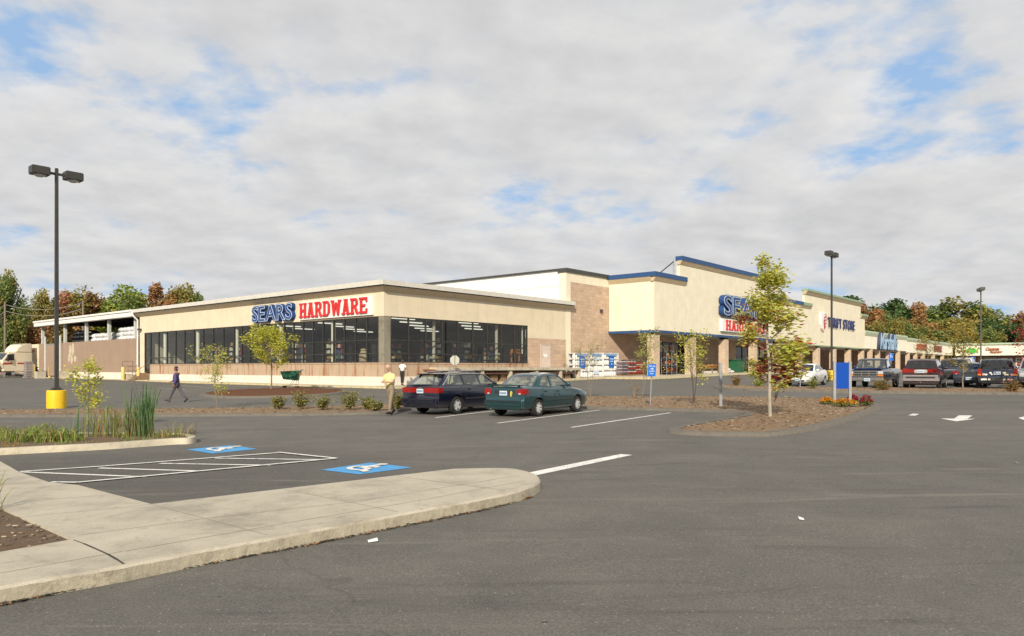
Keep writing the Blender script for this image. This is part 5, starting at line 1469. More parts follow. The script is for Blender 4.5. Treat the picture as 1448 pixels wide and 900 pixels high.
# yellow ribbon magnet and spoiler of the sedan
k = MB(); k.path([(-2.062, -.30, .70), (-2.064, -.27, .80), (-2.064, -.285, .86), (-2.064, -.315, .86), (-2.064, -.33, .80), (-2.062, -.27, .70)], [.016] * 6, 5); k.build('ribbon_magnet', mat('ribbon_yellow', (.72, .60, .10), .5), sed)
k = MB(); k.ext([(-2.08, -.66, 1.045), (-1.86, -.66, 1.03), (-1.86, -.66, 1.06), (-2.08, -.66, 1.085)], (0, 1.32, 0)); k.box(-2.02, -1.95, -.6, -.52, .99, 1.05); k.box(-2.02, -1.95, .52, .6, .99, 1.05); k.build('rear_spoiler', TEAL, sed, bevel=.012)

def park(px, py, heading, ox, oy):
    """vehicle whose local point (ox, oy) stands on the ground point seen at the pixel"""
    p = G(px, py); c, s_ = math.cos(heading), math.sin(heading)
    x, y = p.x - (ox * c - oy * s_), p.y - (ox * s_ + oy * c)
    return Vector((x, y, g(x, y))), heading

loc, an = park(1133, 546.3, AX + math.pi, 1.2, 0.); vehicle('sedan_car', 'white sedan facing the lot in the row before the entrance front', 'car', loc, an, dict(SEDAN, plates=[(2.16, .44, 1, 0.)], seatm=SEATM, glass=DGLASS), WHITEP)
loc, an = park(1228, 550.3, AX + math.pi, 1.72, 0.); pk = vehicle('pickup_truck', 'old dark pickup truck with a bright blue hood and chrome grille', 'truck', loc, an, PICKUP, DKBLUE)
k = MB(); k.path([(-.48, -.70, 1.15), (-.44, -.66, 1.66), (-.3, -.64, 1.74), (.52, -.64, 1.745), (1.1, -.80, 1.17)], [.016] * 5, 5); k.build('cab_trim', CHROME, pk)
loc, an = park(1303, 551.6, AX + R(2), -1.9, 0.); cr = vehicle('crossover_car', 'dark crossover with a full red tail light band and grey cladding', 'car', loc, an, CROSS, BLACKP)
loc, an = park(1410, 552.5, AX + R(6), -1.9, 0.); sv = vehicle('suv_car', 'dark blue suv with a dozen bumper stickers on its tailgate', 'car', loc, an, dict(SUV, endglass=DGLASS), DKBLUE)
STK = [SIGNW, mat('sticker_cream', (.6, .52, .38), .5), mat('sticker_pink', (.62, .30, .28), .5), SIGNW]
for i, (y, z, w, h) in enumerate(((.30, .94, .13, .10), (-.32, .94, .15, .10), (.62, .86, .10, .12), (.52, .855, .15, .08), (.24, .86, .14, .07), (-.40, .85, .20, .075), (-.66, .85, .13, .10), (.60, .60, .26, .09), (.36, .60, .11, .08), (-.30, .60, .13, .09), (-.56, .60, .24, .06))):
    k = MB(); x = -2.055 if z > .75 else -2.205
    if i in (0, 4): k.lathe([(0, -.004), (h * .55, -.004), (h * .55, .004), (0, .004)], 12, axis='X', c=(x, y, z))
    else: k.box(x - .004, x + .004, y - w / 2, y + w / 2, z - h / 2, z + h / 2)
    k.build('bumper_sticker', STK[i % 4], sv)
rail(sv, [(-1.6, .58, 1.66), (-1.5, .58, 1.71), (.0, .58, 1.71), (.1, .58, 1.66)], .018, DARKP)
loc, an = park(1345, 545.3, AX + math.pi, 1.9, 0.); vehicle('suv_car', 'dark grey suv facing the lot just behind the red banded crossover', 'car', loc, an, SUV, CHARC)
loc, an = park(1371, 547.6, AX, -1.8, 0.); vehicle('sedan_car', 'slate blue sedan half hidden between the yellow tree and the stickered suv', 'car', loc, an, dict(SEDAN, glass=DGLASS, plates=[(-2.175, .52, -1, .0)]), SLATE)
loc, an = park(1466, 551, AX + math.pi, 1.9, 0.); vehicle('suv_car', 'silver grey car cut by the right edge of the photo beside the stickered suv', 'car', loc, an, dict(SUV, plates=[(2.21, .6, 1, 0.)]), SILVERP)
loc, an = park(1462, 541, AX + math.pi, 1.9, 0.); vehicle('suv_car', 'red car whose roof shows behind the silver grey one at the right edge', 'car', loc, an, SUV, REDP)
loc, an = park(1356, 536, AX + math.pi, 1.9, 0.); vehicle('suv_car', 'white car far back between the dark suv and the yellow tree', 'car', loc, an, SUV, WHITEP)
# ================================================================== trees and plants
DKG = m_leaf('leaf_dark_green', [(.060, .111, .034), (.085, .145, .044), (.044, .088, .031), (.111, .162, .051)], .2)
MIDG = m_leaf('leaf_mid_green', [(.162, .227, .065), (.211, .268, .073), (.121, .179, .052), (.259, .283, .082)], .3)
OLIV = m_leaf('leaf_olive', [(.265, .258, .070), (.328, .288, .078), (.203, .211, .062), (.390, .296, .086)], .35)
RUST = m_leaf('leaf_rust', [(.359, .187, .083), (.448, .239, .098), (.284, .158, .075), (.493, .299, .120)], .35)
REDL = m_leaf('leaf_red', [(.404, .164, .098), (.329, .143, .083), (.478, .224, .120), (.299, .239, .090)], .35)
BRIG = m_leaf('leaf_bright_green', [(.275, .358, .068), (.343, .398, .083), (.220, .289, .055), (.398, .385, .089)], .35)
YGRN = m_leaf('leaf_yellow_green', [(.529, .552, .092), (.621, .598, .103), (.414, .483, .081), (.667, .575, .115)], .45)
MAPLE = m_leaf('leaf_maple', [(.56, .58, .12), (.44, .50, .10), (.64, .58, .13), (.60, .46, .10), (.48, .54, .11), (.56, .56, .13)], .45)
MAPRED = m_leaf('leaf_maple_red', [(.44, .05, .05), (.34, .045, .045), (.5, .12, .06), (.30, .06, .05)], .35)
GOLD = m_leaf('leaf_gold', [(.46, .36, .08), (.36, .31, .07), (.50, .36, .08), (.32, .28, .065)], .4)
PALEG = m_leaf('leaf_pale_green', [(.414, .437, .127), (.483, .471, .138), (.322, .368, .103), (.529, .471, .149)], .4)

def leaf(m, c, s_, r_, flat=.0, mi=0):
    """a folded leaf-sized face of two halves"""
    a = r_.uniform(0, 6.283); t = r_.uniform(-.9, .9) * (1 - flat)
    d = Vector((math.cos(a), math.sin(a), r_.uniform(-.7, .35))).normalized()
    n_ = d.cross(Vector((0, 0, 1))); n_ = (n_ if n_.length > .1 else Vector((1, 0, 0))).normalized()
    n_ = (n_ * math.cos(t) + d.cross(n_) * math.sin(t))
    c = Vector(c); w = s_ * r_.uniform(.3, .45)
    up = d.cross(n_) * s_ * .12
    i = m.add([c - d * s_ * .5, c + n_ * w + up, c + d * s_ * .5, c - n_ * w + up])
    m.f.append((i, i + 1, i + 2, i + 3)); m.m.append(mi)

def crown_mesh(name, mats, seed, n, rx, ry, rz, size, lobes=22, squash=.8, second=0.0):
    """leaf clumps on many uneven lobes; unit origin at the bottom of the crown"""
    r_ = random.Random(seed); m = MB(); L = []
    for k in range(lobes):
        while True:
            p = Vector((r_.uniform(-1, 1), r_.uniform(-1, 1), r_.uniform(-1, 1)))
            if .25 < p.length < 1: break
        p = p.normalized() * (p.length ** .5) * .78
        rad = r_.uniform(.20, .40) * (1.15 - .35 * max(0, p.z))
        L.append((p, rad, 1 if r_.random() < second else 0))
    for k in range(n):
        p, rad, mi = L[r_.randrange(lobes)]
        d = Vector((r_.gauss(0, 1), r_.gauss(0, 1), r_.gauss(0, 1) * .8)).normalized() * rad * (r_.random() ** .28) * (1 + .3 * r_.random() ** 5)
        q = p + d
        leaf(m, (q.x * rx, q.y * ry, rz + q.z * rz), size * r_.uniform(.6, 1.35), r_, mi=mi)
    return m.mesh(name, mats)

def trunk_mesh(h, r_, seed, spread, top, limbs=6):
    rr = random.Random(seed); m = MB()
    m.path([(0, 0, -.3), (0, 0, h * .3), (rr.uniform(-.2, .2), rr.uniform(-.2, .2), h), (rr.uniform(-.4, .4), rr.uniform(-.4, .4), top * .9)], [r_ * 1.25, r_, r_ * .75, r_ * .15], 8)
    for k in range(limbs):
        a = 6.283 * k / limbs + rr.uniform(-.4, .4); z0 = h * rr.uniform(.6, 1.1); e = spread * rr.uniform(.45, .8)
        m.path([(0, 0, z0), (math.cos(a) * e * .4, math.sin(a) * e * .4, lerp(z0, top, .4)), (math.cos(a) * e, math.sin(a) * e, lerp(z0, top, rr.uniform(.6, .85)))], [r_ * .5, r_ * .35, r_ * .08], 6)
    return m.mesh('trunk', BARKD, smooth=60)

BIG = {}
for i, (key, mats_, sec) in enumerate((('dark', [DKG, MIDG], .2), ('mid', [MIDG, OLIV], .25), ('olive', [OLIV, MIDG], .3), ('rust', [RUST, OLIV], .3), ('red', [REDL, OLIV], .42), ('bright', [BRIG, MIDG], .2))):
    BIG[key] = []
    for v_ in range(2):
        BIG[key].append((crown_mesh('crown', mats_, 11 + i * 5 + v_, 9000, 1, 1, 1, .098, 22 + 6 * v_, second=sec), ))
TRUNKS = [trunk_mesh(.32, .035, 5 + k, .6, 1.5) for k in range(3)]

def big_tree(px, Y, top_px, wid_px, base_h, key, v_, label, group, low=.18):
    """a grown tree: crown top at image height top_px, crown width wid_px, at distance Y"""
    p = AT(px, Y); H_ = CAM_Z + (HY - top_px) / FOC * Y - p.z; rx = wid_px / FOC * Y / 2
    o = empty('tree', p, rnd.uniform(0, 6.28), label, 'tree', group)
    c0 = H_ * low; rz = (H_ - c0) / 2
    cr = link('crown', BIG[key][v_ % 2][0], o, (0, 0, c0)); cr.scale = (rx, rx, rz)
    tr_ = link('trunk', TRUNKS[v_ % 3], o); tr_.scale = (H_ * .62, H_ * .62, H_ * .62)
    return o

GL = 'grown trees behind the shed'
for a in ((-16, 118, 392, 62, 'mid', 0, 'olive green tree cut by the left edge behind the truck', .1), (10, 112, 383, 58, 'mid', 1, 'tall green tree over the truck at the left edge', .12), (38, 135, 421, 46, 'olive', 0, 'small olive tree between the tall green one and the lamp pole', .1),
          (62, 125, 405, 44, 'olive', 1, 'green brown tree just left of the lamp pole', .1), (24, 118, 462, 70, 'rust', 0, 'low rusty bush like tree right behind the cream truck', .0), (62, 116, 452, 56, 'rust', 1, 'low rust brown tree below the wires beside the lamp pole', .0),
          (112, 128, 402, 76, 'red', 0, 'broad red leaved tree behind the shed roof', .1), (92, 132, 425, 52, 'olive', 0, 'olive tree right of the lamp pole, in front of the red one', .1), (150, 138, 420, 52, 'rust', 1, 'rust coloured tree between the red and the bright green trees', .1),
          (180, 128, 402, 98, 'bright', 0, 'bright green tree behind the roof where shed and store meet', .1), (228, 128, 398, 80, 'rust', 1, 'reddish tree right of the bright green one above the store roof', .1), (262, 130, 397, 62, 'olive', 1, 'olive brown tree, last before open sky above the store roof', .1), (205, 140, 415, 60, 'bright', 1, 'green tree behind the reddish one above the store roof', .1)):
    big_tree(a[0], a[1], a[2], a[3], 0, a[4], a[5], a[6], GL, a[7])
GR = 'trees on the rise behind the shops'
for i, a in enumerate(((1205, 218, 417, 70, 'dark', 0, 'dark green tree top just above the right end of the thrift parapet'), (1222, 205, 425, 62, 'rust', 1, 'large rust brown tree beside the right end of the thrift parapet'), (1245, 235, 432, 56, 'dark', 1, 'dark tree right behind the large rust brown one'), (1262, 200, 446, 50, 'mid', 0, 'green tree above the pinkish roof block'),
          (1275, 245, 420, 66, 'dark', 0, 'tall dark tree, highest left of the middle of the wood'), (1302, 240, 426, 54, 'rust', 0, 'dull brown tree top behind the tall dark tree'), (1272, 196, 446, 32, 'olive', 1, 'small yellow olive tree over the pinkish roof block'), (1300, 200, 437, 44, 'rust', 1, 'orange brown tree in the middle of the wood'),
          (1325, 235, 428, 56, 'dark', 1, 'dark tree right of the orange brown one'), (1352, 225, 421, 84, 'mid', 1, 'broad green tree, highest of the wood above the yellow tree'), (1340, 200, 440, 60, 'olive', 0, 'olive tree in front of the broad green one'), (1385, 220, 432, 72, 'mid', 0, 'green tree behind the far lamp post'),
          (1310, 192, 462, 50, 'mid', 1, 'low green tree right above the small shop row'), (1345, 194, 466, 56, 'dark', 0, 'low dark tree behind the corner of the shop wing'), (1410, 205, 445, 64, 'dark', 1, 'dark green tree right of the far lamp post'), (1392, 196, 462, 48, 'mid', 0, 'low green tree behind the end wing roof by the lamp post'),
          (1432, 225, 446, 50, 'mid', 1, 'green tree above the brown red script sign'), (1452, 215, 437, 60, 'rust', 0, 'reddish tree cut by the right edge of the photo'), (1436, 198, 458, 54, 'dark', 0, 'low dark tree behind the right end of the wing'), (1236, 190, 452, 44, 'olive', 1, 'low olive tree peeping over the white store front'), (1470, 200, 452, 60, 'dark', 1, 'dark tree just past the right edge'), (1374, 240, 430, 60, 'dark', 0, 'dark tree between the broad green one and the lamp post'))):
    big_tree(a[0], a[1] * .98, a[2], a[3] * 1.3, 0, a[4], a[5], a[6], GR, .0)

# trees on the other side of the lot, behind the photographer: the shop windows mirror them
GB = 'trees across the lot behind the viewpoint'
rb = random.Random(40)
for i in range(26):
    a = R(188 + 150 * (i + .5) / 26 + 12); d_ = rb.uniform(88, 112); x, y = math.cos(a) * d_ * 1.3, math.sin(a) * d_ * .8
    p = Vector((x, y, g(x, y))); H_ = rb.uniform(10, 15); rx = rb.uniform(4.5, 6.5)
    o = empty('tree', p, rb.uniform(0, 6.28), 'tree of the row across the lot behind the viewpoint, outside the photo', 'tree', GB)
    cr = link('crown', BIG[rb.choice(('dark', 'mid', 'olive', 'rust'))][i % 2][0], o, (0, 0, H_ * .12)); cr.scale = (rx, rx, H_ * .44)
    tr_ = link('trunk', TRUNKS[i % 3], o); tr_.scale = (H_ * .6,) * 3

# ---- young planted trees: every twig carries its leaves
def young_tree(name, px, py, h, crown_w, bare, seed, n_leaf, lsize, mats, label, group, trunk_r=.035, stems=1, sparse=0.0, upright=.9, redbias=None, h0=.0, bark=BARK, shape='oval', asym=0.0):
    r_ = random.Random(seed); p = G(px, py, h0)
    o = empty(name, p, 0, label, 'tree', group)
    w = MB(); lf = MB(); tips = []
    def twig(a, d, L, rad, lv):
        P = [a]; dd = d.copy(); k_ = 4
        for q in range(k_):
            dd = (dd + Vector((r_.gauss(0, .13), r_.gauss(0, .13), r_.gauss(.06, .10)))).normalized()
            P.append(P[-1] + dd * L / k_)
        w.path(P, [max(.004, rad * (1 - .75 * q / k_)) for q in range(k_ + 1)], 5 if lv else 7)
        if lv < 2 and L > .16:
            for q in range(3 if lv == 0 else 2):
                t = r_.uniform(.35, .95); i = min(k_ - 1, int(t * k_)); s_ = P[i].lerp(P[i + 1], t * k_ - i)
                nd = (dd + Vector((r_.gauss(0, .6), r_.gauss(0, .6), r_.uniform(-.1, .6)))).normalized()
                twig(s_, nd, L * r_.uniform(.4, .62), rad * .5, lv + 1)
        for q in range(1, k_ + 1):
            tips.append((P[q], lv))
    for s_ in range(stems):
        lean = Vector((r_.gauss(0, .1), r_.gauss(0, .1), 0)) * (.35 if stems == 1 else 3.0)
        hh = h * (1 if s_ == 0 else r_.uniform(.75, .97))
        axis = [Vector((0, 0, -.1)) + lean * 0] + [Vector((lean.x * t * hh * .5 + r_.gauss(0, .006) * hh, lean.y * t * hh * .5 + r_.gauss(0, .006) * hh, hh * t)) for t in (.12, .3, .45, .6, .75, .88, 1.0)]
        w.path(axis, [trunk_r * 1.15, trunk_r, trunk_r * .92, trunk_r * .75, trunk_r * .58, trunk_r * .42, trunk_r * .25, trunk_r * .1], 9)
        nb = max(6, int(15 / stems))
        for b_ in range(nb):
            t = lerp(bare / h, .96, (b_ + r_.random() * .7) / nb); i = min(6, int(t * 7))
            z = hh * t; j = 0
            while j < len(axis) - 2 and axis[j + 1].z < z: j += 1
            q = axis[j].lerp(axis[j + 1], (z - axis[j].z) / max(.01, axis[j + 1].z - axis[j].z))
            u_ = max(0., min(1., (z - bare) / max(.1, h - bare)))
            prof_ = max(0., math.sin(math.pi * min(1, .16 + .84 * u_))) ** .7 if shape == 'oval' else (1.0 - u_) ** 1.0 * min(1, .35 + u_ * 2.4)
            L = max(.15, crown_w / 2 * prof_ * r_.uniform(.75, 1.15)); a = b_ * 2.4 + r_.uniform(-.5, .5)
            twig(q, Vector((math.cos(a), math.sin(a), upright * r_.uniform(.6, 1.2))).normalized(), L * 1.15, trunk_r * .4 * (1 - .5 * u_), 0)
    for k in range(n_leaf):
        c, lv = tips[r_.randrange(len(tips))]
        q = c + Vector((r_.gauss(0, 1), r_.gauss(0, 1), r_.gauss(0, 1))) * lsize * 1.1
        mi = 0
        if redbias and len(mats) > 1: mi = 1 if r_.random() < redbias(q, h) else 0
        leaf(lf, q, lsize * r_.uniform(.65, 1.3), r_, mi=mi)
    zs_ = sorted(v[2] for v in lf.v); kz = h / zs_[int(len(zs_) * .997)]
    rs_ = sorted(math.hypot(v[0], v[1]) for v in lf.v); kr = (crown_w / 2) / rs_[int(len(rs_) * .97)]
    def side_(x, z):
        u_ = max(0., min(1., (z - bare) / (h - bare))); b_ = math.sin(math.pi * min(1., u_ / .75)) if u_ < .75 else 0.
        return x * (1 + asym * b_) if x > .1 else (x * (1 - .3 * asym) if asym else x)
    for q in (w, lf): q.v = [(side_(x * kr, z * kz), y * kr, z * kz) for x, y, z in q.v]
    w.build('trunk', bark, o, smooth=60); lf.build('crown', mats, o)
    return o

YT = 'young planted trees in the lot'
_pz = random.Random(3)
RC = [Vector((_pz.uniform(-1.2, 1.2), _pz.uniform(-1.2, 1.2), _pz.uniform(1.3, 3.2))) for _ in range(9)]
def red_low(q, h):
    d = min((q - c).length for c in RC)
    return (.80 if d < .52 else .06) * (1 if q.z < 3.1 else .4)
young_tree('young_maple', 1089, 588, 4.95, 2.45, .72, 12, 5200, .11, [MAPLE, MAPRED], 'young maple turning yellow and red on the mulch peninsula', YT, .048, upright=.62, redbias=red_low, h0=.1, asym=.55, bark=mat('pale_bark', (.36, .32, .25), .9, var=.2), shape='cone')
young_tree('young_tree', 383, 551, 4.25, 3.3, 1.65, 8, 4600, .16, [YGRN], 'dense yellow green young tree on the red mulch in front of the long windows', YT, .06, h0=.12, upright=.55)
young_tree('sapling', 307, 575, 2.6, 1.9, .35, 9, 900, .095, [YGRN, PALEG], 'thin yellow green sapling in the shrub strip left of the shopping cart', YT, .018, 2, h0=.1)
young_tree('sapling', 124, 604, 2.0, 1.15, .35, 15, 1100, .095, [YGRN], 'thin leafy sapling rising out of the reed bed beside the lamp base', YT, .013, 2, h0=.1, upright=1.2)
young_tree('sapling', 835, 561, 2.9, 2.0, 1.7, 21, 330, .10, [PALEG, GOLD], 'many stemmed bare sapling with few leaves right of the teal sedan', YT, .016, 4, h0=.1, upright=1.4)
young_tree('sapling', 908, 563, 3.2, 1.6, 1.3, 22, 900, .105, [PALEG], 'pale green sapling behind the small blue text sign', YT, .018, 3, h0=.1, upright=1.3)
young_tree('sapling', 981, 571, 2.95, 1.6, .9, 27, 820, .105, [YGRN, PALEG], 'forked sapling with sparse leaves between the blue text sign and the bare post', YT, .024, 3, h0=.1, upright=1.3, bark=BARKD)
young_tree('young_tree', 1362, 551.5, 3.9, 1.9, 1.1, 31, 1500, .13, [GOLD, OLIV], 'golden young tree between the crossover and the stickered suv', YT, .04, h0=.1, upright=1.1, shape='oval')
young_tree('young_tree', 1312, 546, 3.3, 2.1, 1.2, 33, 700, .12, [GOLD, RUST], 'small golden tree showing over the roof of the crossover', YT, .03, h0=.0)
young_tree('young_tree', 1458, 553, 3.4, 1.9, 1.0, 35, 800, .12, [MAPRED, RUST], 'reddish young tree whose twigs reach in at the right edge', YT, .03, h0=.1)

# ---- shrubs
def shrub(px, py, w, h, mats, seed, label, group, name='shrub', n=900, ls=.075, cat='shrub', h0=.1):
    r_ = random.Random(seed); p = G(px, py, h0); o = empty(name, p, 0, label, cat, group); m = MB(); st = MB()
    for k in range(12):
        a = r_.uniform(0, 6.283); e = w * r_.uniform(.15, .42); z = h * r_.uniform(.5, 1.05)
        st.path([(0, 0, -.05), (math.cos(a) * e * .5, math.sin(a) * e * .5, z * .6), (math.cos(a) * e, math.sin(a) * e, z)], [.01, .007, .003], 4)
        for q in range(n // 12):
            t = r_.uniform(.25, 1.05); s_ = r_.gauss(0, w * .10), r_.gauss(0, w * .10), r_.gauss(0, h * .10)
            leaf(m, (math.cos(a) * e * t + s_[0], math.sin(a) * e * t + s_[1], max(.03, z * t + s_[2])), ls * r_.uniform(.6, 1.3), r_, mi=(1 if len(mats) > 1 and r_.random() < .22 else 0))
    st.build('stems', BARKD, o); m.build('foliage', mats, o)
    return o
SH1 = m_leaf('leaf_shrub', [(.22, .24, .07), (.27, .28, .08), (.17, .19, .055), (.33, .29, .09)], .3)
SH2 = m_leaf('leaf_shrub_tan', [(.26, .16, .06), (.32, .20, .075), (.20, .13, .05), (.22, .18, .06)], .25)
SG = 'low shrubs in the long strip'
for i, (px, py, w, h, lb) in enumerate(((393.5, 578, .80, .42, 'low brownish shrub, first of the strip row, below the shopping cart'), (425, 577.5, .90, .62, 'upright olive shrub, second of the strip row'), (456, 579, .80, .50, 'rounded green shrub in the middle of the strip row'), (495, 579, .86, .68, 'tallest green shrub of the strip row'), (520, 578.5, .62, .40, 'small thin shrub left of the man in the yellow shirt'), (531, 580.5, .62, .36, 'smallest shrub right beside the feet of the man in the yellow shirt'), (562, 578, .80, .62, 'green shrub between the man in the yellow shirt and the wagon'))):
    shrub(px, py, w, h, [SH1, SH2], 50 + i, lb, SG)
SG2 = 'low shrubs in the far strip'
for i, (px, py, w, h, mt_, lb) in enumerate(((1041, 545.5, .85, .62, [SH2], 'orange brown shrub at the tip of the far strip'), (1072, 546.5, .8, .45, [MIDG, YGRN], 'green shrub behind the maple in the far strip'), (1148, 549.5, .95, .62, [SH1, MIDG], 'rounded green shrub in front of the white sedan'), (1110, 549, .6, .35, [SH1], 'low green shrub left of the white sedan'), (1249, 551.5, 1.1, .52, [SH2, SH1], 'straw coloured shrub in front of the pickup'), (1431, 554, 1.0, .55, [SH2, RUST], 'rusty shrub in front of the stickered suv'), (1171, 541, .9, .75, [SH1], 'green shrub beside the yellow lamp base by the shops'), (1240, 549, .6, .3, [SH2], 'small dry shrub under the grille of the pickup'))):
    shrub(px, py, w, h, mt_, 70 + i, lb, SG2)
# bare twiggy bush behind the maple
o = empty('bare_bush', G(1097, 566, .1), 0, 'leafless twiggy bush right of the maple trunk', 'shrub'); m = MB(); r_ = random.Random(4)
for k in range(12):
    a = r_.uniform(0, 6.28); m.path([(0, 0, 0), (math.cos(a) * .15, math.sin(a) * .15, .4), (math.cos(a) * .35, math.sin(a) * .35, r_.uniform(.6, .95))], [.008, .006, .003], 4)
m.build('twigs', BARKD, o)
# dry weed stalks behind the blue text sign
o = empty('dry_weed', G(897, 562, .1), 0, 'dry weed stalks in the mulch left of the blue text sign', 'weed'); m = MB(); lf = MB()
for k in range(9):
    a = r_.uniform(0, 6.28); t = (math.cos(a) * .25, math.sin(a) * .25, r_.uniform(.5, .95)); m.path([(0, 0, 0), t], [.006, .003], 4)
    for q in range(9): leaf(lf, (t[0] * r_.uniform(.4, 1), t[1] * r_.uniform(.4, 1), t[2] * r_.uniform(.4, 1)), .06, r_)
m.build('stalks', mat('dry_stalk', (.32, .2, .1), .9), o); lf.build('leaves', SH2, o)

# ---- flowers round the blue board
ORA = m_leaf('petal_orange', [(.62, .22, .015), (.68, .30, .02), (.55, .17, .01), (.66, .38, .03)], .2)
CRI = m_leaf('petal_crimson', [(.34, .025, .05), (.26, .02, .04), (.42, .05, .08), (.22, .03, .03)], .2)
def flowers(px, py, w, h, mt_, seed, label, name, n=260):
    r_ = random.Random(seed); o = empty(name, G(px, py, .1), 0, label, 'flowers', 'flower clumps round the blue board'); lf = MB(); fl = MB(); st = MB()
    for k in range(n):
        a = r_.uniform(0, 6.28); e = math.sqrt(r_.random()) * w / 2; z = h * (1 - (2 * e / w) ** 2 * .6) * r_.uniform(.55, 1.05)
        x, y = math.cos(a) * e, math.sin(a) * e
        if k % 6 == 0: st.path([(x * .4, y * .4, 0), (x, y, z)], [.006, .004], 4)
        leaf(lf, (x, y, z * r_.uniform(.3, .85)), .075, r_)
        if r_.random() < .7:
            for q in range(3): leaf(fl, (x + r_.gauss(0, .02), y + r_.gauss(0, .02), z + r_.uniform(0, .04)), .055, r_)
    st.build('stems', DKG, o); lf.build('leaves', MIDG, o); fl.build('blossoms', mt_, o)
flowers(1169.5, 571, .5, .25, ORA, 1, 'smaller orange marigold clump left of the blue board', 'marigold')
flowers(1195, 574, .82, .26, ORA, 2, 'wide orange marigold clump under the blue board', 'marigold', 330)
flowers(1206, 569, .42, .30, CRI, 3, 'dark red mum behind the right post of the blue board', 'mum')
flowers(1225, 573, .48, .36, CRI, 5, 'crimson mum alone near the tip of the mulch bed', 'mum')

# ---- reeds, day lilies and grass of the near bed
GRS = m_leaf('grass_green', [(.18, .27, .055), (.23, .31, .06), (.14, .21, .05), (.29, .31, .08)], .4)
REED = m_leaf('reed_green', [(.11, .21, .085), (.14, .24, .09), (.18, .26, .09), (.09, .17, .075)], .35)
STRAW = m_leaf('straw', [(.36, .29, .12), (.26, .22, .09), (.30, .16, .06), (.20, .20, .06)], .3)
def blades(m, c, n, h, spread, lean, wd, r_, mi=0, droop=.3):
    for k in range(n):
        a = r_.uniform(0, 6.28); e = spread * math.sqrt(r_.random()); x, y = c[0] + math.cos(a) * e, c[1] + math.sin(a) * e
        hh = h * r_.uniform(.55, 1.08); ln = lean * r_.uniform(.2, 1) * hh; b_ = r_.uniform(0, 6.28); dx, dy = math.cos(b_), math.sin(b_); f = r_.uniform(0, 6.28); wx, wy = math.cos(f) * wd / 2, math.sin(f) * wd / 2
        P = [(0, 0, 0), (ln * .25 * dx, ln * .25 * dy, hh * .5), (ln * .65 * dx, ln * .65 * dy, hh * .85), (ln * dx, ln * dy, hh * (1 - droop * r_.random() * .5))]
        W = [.8, 1, .7, .06]
        i = m.add([q for p, w in zip(P, W) for q in ((x + p[0] - wx * w, y + p[1] - wy * w, c[2] + p[2]), (x + p[0] + wx * w, y + p[1] + wy * w, c[2] + p[2]))])
        for q in range(3): m.f.append((i + 2 * q, i + 2 * q + 1, i + 2 * q + 3, i + 2 * q + 2)); m.m.append(mi)
RG = 'reed and lily clumps in the near bed'
def clump(name, px, py, specs, seed, label, cat, mats):
    r_ = random.Random(seed); p = G(px, py, .11); o = empty(name, p, 0, label, cat, RG)
    for nm, n_, h, sp, ln, wd, mi in specs:
        m = MB(); blades(m, (0, 0, -.02), n_, h, sp, ln, wd, r_, 0); m.build(nm, mats[mi], o)
    return o
clump('reed_clump', 196, 617, [('leaves', 62, 1.30, .26, .30, .024, 0), ('dry_leaves', 34, .75, .3, .4, .02, 1)], 1, 'tallest dark green reed clump near the nose of the bed', 'reeds', [REED, STRAW])
clump('reed_clump', 207, 618, [('leaves', 48, 1.42, .17, .28, .024, 0), ('dry_leaves', 26, .7, .25, .4, .02, 1)], 2, 'dark green reed clump nearest the nose of the bed', 'reeds', [REED, STRAW])
clump('reed_clump', 163, 619, [('leaves', 20, .95, .32, .45, .02, 0), ('dry_leaves', 34, .95, .3, .35, .02, 1)], 3, 'yellowing reed clump in the middle of the bed', 'reeds', [GRS, STRAW])
clump('reed_clump', 135, 619, [('leaves', 20, .85, .34, .5, .02, 0), ('dry_leaves', 22, .7, .3, .4, .02, 1)], 4, 'loose green reed clump below the sapling', 'reeds', [GRS, STRAW])
clump('reed_clump', 112, 617, [('leaves', 10, 1.0, .25, .35, .02, 0)], 5, 'thin reed clump left of the sapling', 'reeds', [REED, STRAW])
for i, (px, py, h, lb) in enumerate(((28, 626, .62, 'bright green day lily clump at the near kerb left in the bed'), (3, 624, .55, 'day lily clump cut by the left edge of the photo'), (57, 620, .60, 'day lily clump in the middle left of the bed'), (85, 624, .58, 'brown tinged day lily clump near the kerb'), (60, 627, .42, 'small lily tuft at the kerb right of the bright one'), (97, 625, .45, 'drooping lily clump below the thin reeds'), (245, 618, .36, 'low dry grass tuft at the nose of the bed'), (258, 617.5, .62, 'single thin grass tuft at the very tip of the bed'), (228, 618, .3, 'flat dry tuft between the reeds and the nose'))):
    clump('lily_clump' if i < 6 else 'grass_tuft', px, py, [('leaves', 48 if i < 6 else (20 if i != 7 else 9), h * .72, .3 if i < 6 else .2, .9 if i != 7 else .2, .028 if i < 6 else .012, 0), ('dry_leaves', 26, h * .7, .36, .8, .02, 1)], 20 + i, lb, 'grass', [GRS, STRAW])
# ground cover that nobody could count
m = MB(); r_ = random.Random(8)
xs_, ys_ = [p.x for p in GBED], [p.y for p in GBED]
c_ = 0
while c_ < 190:
    x, y = r_.uniform(min(xs_), max(xs_)), r_.uniform(min(ys_), max(ys_))
    if not inside(x, y, GBED): continue
    c_ += 1
    if r_.random() < .35 and x > -9.5: continue
    blades(m, (x, y, g(x, y) + .10), 14, r_.uniform(.05, .22), .2, .9, .013, r_, r_.choice((0, 0, 1)))
tag(m.build('bed_grass', [GRS, STRAW]), kind='stuff')
